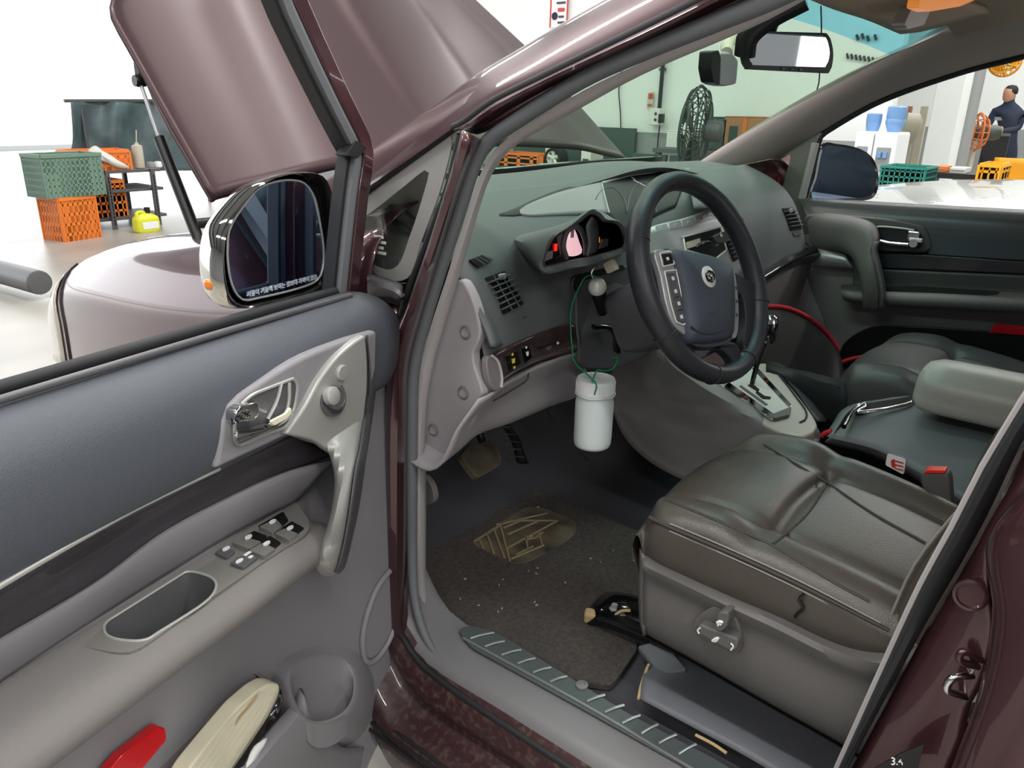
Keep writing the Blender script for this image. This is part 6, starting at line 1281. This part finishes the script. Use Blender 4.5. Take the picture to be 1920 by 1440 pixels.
def crateish(name, label, cat, quad, x, dx, m, extra=None):
    p = [Q7(a, b, x) for a, b in quad]; y0, y1 = min(q_.y for q_ in p), max(q_.y for q_ in p); z0, z1 = min(q_.z for q_ in p), max(q_.z for q_ in p)
    return (y0+y1)/2, z0, z1, y1-y0
bench = thing('workbench', (6.62, 3.75, 0), 'grey steel workbench along the white wall behind the fan', 'workbench')
by0, by1 = Q7(1440, 280, 6.5).y, Q7(1240, 280, 6.5).y; bz = Q7(1340, 282, 6.5).z
box('bench_top', (6.62, (by0+by1)/2, bz-.02), (.6, by1-by0, .04), 'rack_steel', bench)
for y in (by0+.05, by1-.05):
    for x in (6.36, 6.86): box('bench_leg', (x, y, (bz-.04)/2), (.05, .05, bz-.04), 'rack_steel', bench)
for i in range(3): box('bench_drawer', (6.34, by0+.3+i*.42, bz-.14), (.04, .38, .16), 'machine_green', bench)
def bench_box(quad, m, name, label, cat, dx=.36, x=6.5, extra=None):
    yc, z0, z1, wd = crateish(name, label, cat, quad, x, dx, m)
    t = thing(name, (x+dx/2, yc, bz), label, cat)
    box('case', (x+dx/2, yc, (bz+z1)/2), (dx, wd, z1-bz), m, t, None, .012)
    box('case_lid', (x+dx/2, yc, z1+.006), (dx*.98, wd*.98, .012), m, t, None, .003)
    if extra == 'knobs':
        for k in (-.25, 0, .25): lathe('dial', (x-.002, yc+k*wd, (bz+z1)/2+.05), [(.03, 0), (.026, .02), (0, .022)], 'icon_dark', t, ax=(-1, 0, 0), n=14)
    if extra == 'tape': box('tape_strip', (x-.003, yc, (bz+z1)/2), (.004, wd*.1, z1-bz), 'fan_orange', t, None, 0); box('stain_patch', (x-.003, yc+wd*.25, (bz+z1)/2), (.003, wd*.2, (z1-bz)*.5), 'machine_green', t, None, 0)
    return t
bench_box(((1322, 222), (1358, 222), (1358, 282), (1322, 282)), 'machine_green', 'machine_case', 'dark green machine case on the workbench next to the fan', 'machine', extra='knobs')
bench_box(((1358, 222), (1432, 222), (1432, 282), (1358, 282)), 'box_brown', 'cardboard_box', 'brown carton with orange marks on the workbench', 'box', extra='tape')
bench_box(((1250, 248), (1284, 248), (1284, 282), (1250, 282)), 'box_white', 'white_carton', 'small white carton on the workbench beside the fan', 'box', x=6.5, extra='tape' if False else None)
# things seen under the raised hood
EX = 6.3
stand = thing('steel_cabinet', (6.7, 5.5, 0), 'dark low steel cabinet by the wall seen under the raised hood', 'cabinet')
sy0, sy1 = Q7(1130, 310, EX).y, Q7(900, 310, EX).y; sz = Q7(1000, 316, EX).z
box('cabinet_body', (EX+.35, (sy0+sy1)/2, sz/2), (.6, sy1-sy0, sz), 'machine_green', stand)
for i in range(3): box('cabinet_panel', (EX+.04, sy0+(sy1-sy0)*(i+.5)/3, sz/2), (.02, (sy1-sy0)/3*.92, sz*.86), 'rack_steel', stand)
box('cabinet_back', (EX+.63, (sy0+sy1)/2, sz+.22), (.04, sy1-sy0, .46), 'machine_green', stand)
c_ = Q7(966, 316, EX)
crate((EX+.22, c_.y, sz), (.32, Q7(930, 316, EX).y-Q7(1004, 316, EX).y, Q7(966, 290, EX).z-sz), 'crate_orange', 'orange tote box under the raised hood on the dark cabinet', None, 0, (3, 2))
aw = thing('alloy_wheel', (EX+.25, Q7(1043, 312, EX).y, sz), 'silver spoked alloy wheel standing on the dark cabinet', 'wheel')
wc = Q7(1043, 292, EX+.22); wr_ = (Q7(1043, 272, EX+.22).z-wc.z)
wc.z = sz+wr_
lathe('tyre', wc, [(wr_*.66, -.07), (wr_*.95, -.08), (wr_, -.04), (wr_, .04), (wr_*.95, .08), (wr_*.66, .07)], 'tyre', aw, ax=(-1, 0, 0), caps=False)
lathe('rim_ring', wc, [(wr_*.68, .075), (wr_*.62, .06), (wr_*.6, .0)], 'silver_plate', aw, ax=(-1, 0, 0), caps=False)
for i in range(5):
    t = 2*pi*i/5+.3; tube('spoke', [wc+V((-.05, .1*wr_*cos(t), .1*wr_*sin(t))), wc+V((-.06, .62*wr_*cos(t), .62*wr_*sin(t)))], .022, 'silver_plate', aw, n=3, k=8)
lathe('hub_cap', wc+V((-.05, 0, 0)), [(wr_*.2, 0), (wr_*.16, .03), (0, .035)], 'silver_plate', aw, ax=(-1, 0, 0), n=16)
for px, wd, hpx, m_, nm, lb_, ct_ in ((1012, 16, 268, 'box_white', 'white_slab', 'narrow white panel standing between orange tote and alloy wheel', 'panel'), (1090, 18, 283, 'box_white', 'parts_box', 'small white parts box past the alloy wheel on the dark cabinet', 'box')):
    t = thing(nm, (EX+.2, Q7(px, 312, EX).y, sz), lb_, ct_); z1 = Q7(px, hpx, EX).z; wd_ = abs(Q7(px-wd/2, 300, EX).y-Q7(px+wd/2, 300, EX).y)
    box('shell', (EX+.2, Q7(px, 312, EX).y, (sz+z1)/2), (.06 if nm == 'white_slab' else .25, wd_, z1-sz), m_, t, None, .006); box('dark_label', (EX+.165 if nm == 'white_slab' else EX+.073, Q7(px, 312, EX).y, sz+(z1-sz)*.55), (.004, wd_*.6, (z1-sz)*.15), 'icon_dark', t, None, 0)
# ---- the neighbouring silver car
nc = thing('silver_car', (3.7, .5, 0), 'silver white car parked alongside, its bonnet showing beyond the passenger window', 'car')
hx = [2.75, 2.95, 3.3, 3.65, 4.0, 4.35, 4.5]
def nrow(y, z, d): return [V((x, y-.22*abs((x-3.62)/.87)**2.2*d, z-.07*abs((x-3.62)/.87)**3)) for x in hx]
loft('bonnet', [nrow(1.60, .66, 1), nrow(1.58, .80, 1), nrow(1.45, .91, 1), nrow(1.2, .985, .7), nrow(.8, 1.04, .3), nrow(.35, 1.07, 0)], 'silver_car', nc, nu=30, nv=24, solid=.01)
loft('bumper', [nrow(1.60, .62, 1), nrow(1.66, .5, 1), nrow(1.64, .3, 1), nrow(1.55, .2, 1)], 'silver_car', nc, nu=24, nv=10, solid=.01)
for x, s in ((2.75, -1), (4.49, 1)):
    loft('wing', [[V((x, 1.36, .60)), V((x, 1.1, .82)), V((x, .5, .97)), V((x, -1.6, 1.0))], [V((x+s*.05, 1.36, .5)), V((x+s*.06, 1.1, .68)), V((x+s*.06, .5, .7)), V((x+s*.06, -1.6, .7))], [V((x+s*.02, 1.3, .25)), V((x+s*.03, 1.1, .72 if False else .6)), V((x+s*.03, .3, .25)), V((x+s*.03, -1.6, .25))]], 'silver_car', nc, nu=24, nv=10, solid=.01)
    lathe('wheel', V((x+s*.02, .75, .31)), [(.31, -.1), (.31, .1), (.2, .105), (.19, .06), (0, .05)], 'tyre', nc, ax=(s, 0, 0))
loft('windscreen', [[V((x, .33-.10*((x-3.62)/.85)**2, 1.06)) for x in (2.85, 3.2, 3.62, 4.0, 4.4)], [V((x, -.45-.08*((x-3.62)/.7)**2, 1.40)) for x in (3.0, 3.3, 3.62, 3.95, 4.25)]], 'gloss_black', nc, nu=16, nv=8, solid=.006)
tube('screen_frame', [V((2.84, .22, .975)), V((2.99, -.55, 1.40)), V((3.1, -1.6, 1.46))], .03, 'silver_car', nc, n=14)
tube('screen_frame', [V((4.41, .22, .975)), V((4.26, -.55, 1.40)), V((4.2, -1.6, 1.46))], .03, 'silver_car', nc, n=14)
loft('car_roof', [[V((x, y, z)) for x in (3.0, 3.3, 3.62, 3.95, 4.25)] for y, z in ((-.5, 1.41), (-.9, 1.46), (-1.8, 1.47))], 'silver_car', nc, nu=12, nv=8, solid=.01)
box('cabin_side', (3.62, -.9, 1.15), (1.5, 1.4, .5), 'black', nc, None, .05)
mp_ = P(1915, 362, 'x', 2.85)
tube('wiper', [V((3.0, .36, .995)), V((3.5, .30, 1.01)), V((3.9, .28, 1.02))], .012, 'black', nc, n=8)
# ---- deep end of the shop, seen through the passenger window
def Q(px, py, x): return P(px, py, 'x', x)
def column(px0, px1, x, label_):
    a, b = Q(px0, 250, x), Q(px1, 250, x)
    o = box('column_%d' % label_, (x+.2, (a.y+b.y)/2, 2.45), (.4, abs(a.y-b.y), 4.9), 'wall_gray' if label_ == 2 else 'wall_white', None, None, .01); o['kind'] = 'structure'; return o
column(1738, 1790, 9.0, 1); column(1792, 1812, 9.4, 2)
DX = 6.45
ca = Q(1660, 305, DX)
def appliance(name, px0, px1, py0, label_, bottle=None):
    a, b, tpz = Q(px0, 290, DX), Q(px1, 290, DX), Q((px0+px1)/2, py0, DX)
    yc, wd = (a.y+b.y)/2, abs(a.y-b.y); t = thing(name, (DX+.2, yc, 0), label_, 'water cooler')
    box('cabinet', (DX+.2, yc, tpz.z/2), (.4, wd, tpz.z), 'white_plastic', t, None, .02)
    box('tap_recess', (DX-.005, yc, tpz.z*.82), (.02, wd*.6, tpz.z*.16), 'wall_gray', t, None, .005)
    for k in (-.12, .12): box('tap', (DX-.03, yc+k*wd, tpz.z*.85), (.04, .03, .05), 'cooler_blue', t, None, .004)
    if bottle:
        r = wd*.42; bh = Q((px0+px1)/2, bottle, DX).z-tpz.z
        lathe('water_bottle', V((DX+.2, yc, tpz.z)), [(.05, 0), (r, .07), (r, bh*.45), (r*.95, bh*.5), (r, bh*.55), (r, bh*.95), (r*.8, bh), (0, bh)], 'cooler_blue', t)
    return t
appliance('water_cooler', 1598, 1632, 246, 'white water cooler beyond the passenger pillar with pale bottle', 212)
appliance('water_cooler', 1634, 1678, 248, 'taller white water cooler with blue bottle next to the other', 198)
def pedfan(px, py, rpx, x, m, label_, pole, ax_, base=True):
    c = Q(px, py, x); r = abs(Q(px, py-rpx, x).z-c.z); t = thing('pedestal_fan', (c.x, c.y, 0), label_, 'fan'); ax_ = V(ax_).normalized(); x_, y_, z_ = axes(ax_)
    for h, q_ in ((-.08, .7), (0, 1), (.08, .7)): tube('cage_ring', [c+ax_*h+x_*(q_*r*cos(u_))+y_*(q_*r*sin(u_)) for u_ in [2*pi*i/28 for i in range(28)]], .012, m, t, n=28, k=6, closed=True, up=ax_)
    for i in range(16):
        u_ = 2*pi*i/16; d_ = x_*cos(u_)+y_*sin(u_); tube('cage_wire', [c+ax_*.1, c+ax_*.08+d_*r*.7, c+d_*r, c-ax_*.08+d_*r*.7, c-ax_*.1], .006, m, t, n=12, k=5)
    lathe('motor', c, [(.07, -.25), (.09, -.2), (.09, -.08), (.05, .08), (0, .09)], 'tag_cream' if not base else 'fan_steel', t, ax=ax_)
    for i in range(3):
        u_ = 2*pi*i/3; d_ = x_*cos(u_)+y_*sin(u_); e_ = ax_.cross(d_)
        loft('blade', [[c+d_*.06-e_*.05, c+d_*.06+e_*.05], [c+d_*r*.8-e_*.1+ax_*.03, c+d_*r*.8+e_*.1-ax_*.03]], m, t, nu=5, nv=6, solid=.006)
    if base:
        tube('pole', [c-V((0, 0, .1)), V((c.x, c.y, .05))], .03, pole, t, n=3); lathe('base', V((c.x, c.y, 0)), [(.28, 0), (.28, .03), (.06, .08), (.03, .1)], pole, t)
    else: tube('wall_arm', [c-ax_*.2, c-ax_*.2+V((.4, 0, .4)), V((c.x+.6, c.y, 4.9))], .02, pole, t, n=6)
    return t
pedfan(1832, 248, 36, 10.5, 'fan_orange', 'orange caged pedestal fan turned sideways beside the column', 'tag_cream', (-.45, .9, 0))
pedfan(1884, 112, 32, 10.0, 'crate_yellow', 'yellow caged fan mounted high near the top of the side window', 'black', (-.95, .2, -.2), False)
pf = thing('stand_fan', Q(1708, 300, 10.0), 'cream stand fan head on its pole before the column', 'fan')
h_ = Q(1708, 240, 10.0)
lathe('fan_head', h_, [(.10, -.1), (.17, -.06), (.17, .08), (.1, .1)], 'tag_cream', pf, ax=(-.3, .9, .1)); tube('pole', [h_-V((0, 0, .1)), V((h_.x, h_.y, .06))], .045, 'tag_cream', pf, n=3); lathe('base', V((h_.x, h_.y, 0)), [(.25, 0), (.25, .04), (.06, .08)], 'tag_cream', pf)
pr = thing('panel_stack', Q(1700, 280, 10.6), 'brown cardboard panels leaning upright behind the stand fan', 'panels')
for i, (a, b, m_) in enumerate(((1694, 1706, 'box_brown'), (1722, 1736, 'tag_cream'))):
    p0, p1 = Q(a, 230, 10.6), Q(b, 230, 10.6); box('panel', (10.6, (p0.y+p1.y)/2, p0.z/2+.1), (.05, abs(p0.y-p1.y), p0.z+.2), m_, pr, None, .004)
tw = thing('tool_counter', (9.3, 1.6, 0), 'dark counter top with clutter behind the silver car', 'counter')
a, b = Q(1720, 332, 7.4), Q(1850, 332, 7.4); tz = Q(1780, 330, 7.4).z
box('counter_top', (7.7, (a.y+b.y)/2, tz), (.6, abs(a.y-b.y), .05), 'black', tw); 
for y in (a.y-.05, b.y+.05): box('counter_leg', (7.7, y, tz/2-.015), (.5, .06, tz-.04), 'rack_steel', tw)
for px, w_, h_, m_, nm, lb_ in ((1735, 40, 8, 'box_white', 'paper_pile', 'white paper sheets lying on the dark counter'), (1795, 30, 9, 'box_white', 'tool_tray', 'white tool tray on the dark counter'), (1762, 22, 10, 'crate_orange', 'small_carton', 'small orange carton on the dark counter')):
    p0, p1 = Q(px-w_/2, 326, 7.5), Q(px+w_/2, 326, 7.5); hz2 = abs(Q(px, 326-h_, 7.5).z-p0.z); t = thing(nm, (7.6, (p0.y+p1.y)/2, tz+.025), lb_, nm.split('_')[-1]); box('body', (7.6, (p0.y+p1.y)/2, tz+.025+hz2/2), (.25, abs(p0.y-p1.y), hz2), m_, t, None, .005); box('edge_band', (7.47, (p0.y+p1.y)/2, tz+.025+hz2*.5), (.006, abs(p0.y-p1.y)*.9, hz2*.2), 'wall_gray', t, None, 0)
def gcrate(px0, px1, py0, py1, x, m, label_, sl=(6, 3)):
    a, b = Q(px0, py1, x), Q(px1, py1, x); z1 = Q((px0+px1)/2, py0, x).z; z0 = Q((px0+px1)/2, py1, x).z
    return crate((x+.2, (a.y+b.y)/2, z0), (.36, abs(a.y-b.y), z1-z0), m, label_, None, 0, sl)
gcrate(1646, 1728, 314, 350, 5.6, 'crate_teal', 'long teal slotted crate on a trolley beside the passenger mirror', (8, 3))
t = thing('trolley', (5.8, 1.8, 0), 'low steel trolley carrying the teal and yellow crates', 'trolley')
a, b = Q(1640, 352, 5.6), Q(1880, 352, 5.6); tz2 = Q(1687, 350, 5.6).z-.02
box('deck', (5.8, (a.y+b.y)/2, tz2), (.5, abs(a.y-b.y), .03), 'rack_steel', t)
for y in (a.y-.04, b.y+.04):
    for x in (5.58, 6.02): box('upright', (x, y, tz2/2), (.04, .04, tz2), 'rack_steel', t)
gcrate(1828, 1868, 311, 350, 5.6, 'crate_yellow', 'bright yellow bin beyond the silver car bonnet', (3, 2))
cb_ = thing('dark_board', Q(1858, 275, 13), 'black board leaning by the wall near the standing worker', 'board')
p0, p1 = Q(1836, 300, 13), Q(1884, 300, 13); z1 = Q(1860, 252, 13).z
box('board_face', (13, (p0.y+p1.y)/2, z1/2), (.06, abs(p0.y-p1.y), z1), 'black', cb_, None, .01); box('board_frame', (12.96, (p0.y+p1.y)/2, z1), (.05, abs(p0.y-p1.y), .04), 'rack_steel', cb_, None, .004)
ch_ = thing('yellow_chair', Q(1905, 290, 10.5), 'orange-yellow plastic chair in front of the worker', 'chair')
s_ = Q(1902, 288, 10.5); s_.z = .46
box('seat', s_, (.42, .46, .03), 'crate_yellow', ch_, None, .012)
loft('backrest', [[V((s_.x+.2, s_.y+y, z)) for y in (-.22, 0, .22)] for z in (.5, .7, .86)], 'crate_yellow', ch_, nu=8, nv=6, solid=.02)
for dx in (-.18, .18):
    for dy in (-.2, .2): tube('leg', [V((s_.x+dx*.9, s_.y+dy*.9, .45)), V((s_.x+dx, s_.y+dy, 0))], .014, 'rack_steel', ch_, n=2)
# ---- worker
pw = Q(1893, 240, 14.0); py_ = pw.y
per = thing('person', (14.0, py_, 0), 'worker in dark navy overalls with pale reflective band standing by the column', 'person')
def skin(name, pts, edges, radii, m, parent, sub=2):
    me = bpy.data.meshes.new(name); me.from_pydata([tuple(p) for p in pts], edges, []); o = put(name, me, m, parent)
    s = o.modifiers.new('s', 'SKIN'); me.skin_vertices
    if not me.skin_vertices: me.attributes
    for v_, r in zip(me.skin_vertices[0].data, radii): v_.radius = r if isinstance(r, tuple) else (r, r)
    me.skin_vertices[0].data[0].use_root = True
    u_ = o.modifiers.new('u', 'SUBSURF'); u_.levels = sub; u_.render_levels = sub; s.use_smooth_shade = True
    return o
def PB(f, r, z): return V((14.0-f*.55+r*.0, py_+f*.55+r*.9, z))   # f: forward lean, r: to the figure's side
pts = [PB(0, 0, .92), PB(.02, 0, 1.10), PB(.06, 0, 1.30), PB(.10, 0, 1.44), PB(.13, 0, 1.52), PB(.15, 0, 1.60), PB(.17, 0, 1.70),
       PB(0, .10, .88), PB(.10, .12, .50), PB(.02, .13, .10), PB(.14, .14, .05), PB(0, -.10, .88), PB(-.06, -.12, .50), PB(-.18, -.13, .10), PB(-.06, -.14, .05),
       PB(.10, .20, 1.40), PB(.14, .25, 1.16), PB(.32, .20, 1.06), PB(.40, .18, 1.06), PB(.10, -.20, 1.40), PB(.16, -.25, 1.16), PB(.36, -.20, 1.12), PB(.44, -.18, 1.12)]
ed = [(0, 1), (1, 2), (2, 3), (3, 4), (4, 5), (5, 6), (0, 7), (7, 8), (8, 9), (9, 10), (0, 11), (11, 12), (12, 13), (13, 14), (3, 15), (15, 16), (16, 17), (17, 18), (3, 19), (19, 20), (20, 21), (21, 22)]
ra_ = [(.17, .13), (.16, .12), (.19, .13), (.15, .10), .06, .085, .10, .10, .075, .05, .045, .10, .075, .05, .045, .07, .055, .045, .03, .07, .055, .045, .03]
skin('body', pts, ed, ra_, 'navy', per)
lathe('head', PB(.165, 0, 1.54), [(.0, 0), (.05, .0), (.08, .04), (.09, .12), (.085, .18), (.05, .225), (0, .24)], 'skin', per, n=18)
lathe('hair', PB(.145, 0, 1.655), [(.090, .0), (.096, .04), (.09, .08), (.06, .12), (0, .135)], 'hair', per, n=18)
for s_ in (1, -1): lathe('hand', PB(.44 if s_ < 0 else .40, .18*s_, 1.06+.06*(s_ < 0)), [(0, -.06), (.03, -.04), (.04, 0), (.03, .05), (0, .07)], 'skin', per, n=10)
loft('reflective_band', [[PB(.05+.18*sin(t), .21*cos(t), z) for t in [2*pi*i/20 for i in range(20)]] for z in (1.27, 1.32)], 'wall_gray', per, nu=20, closed_u=True, straight=True)
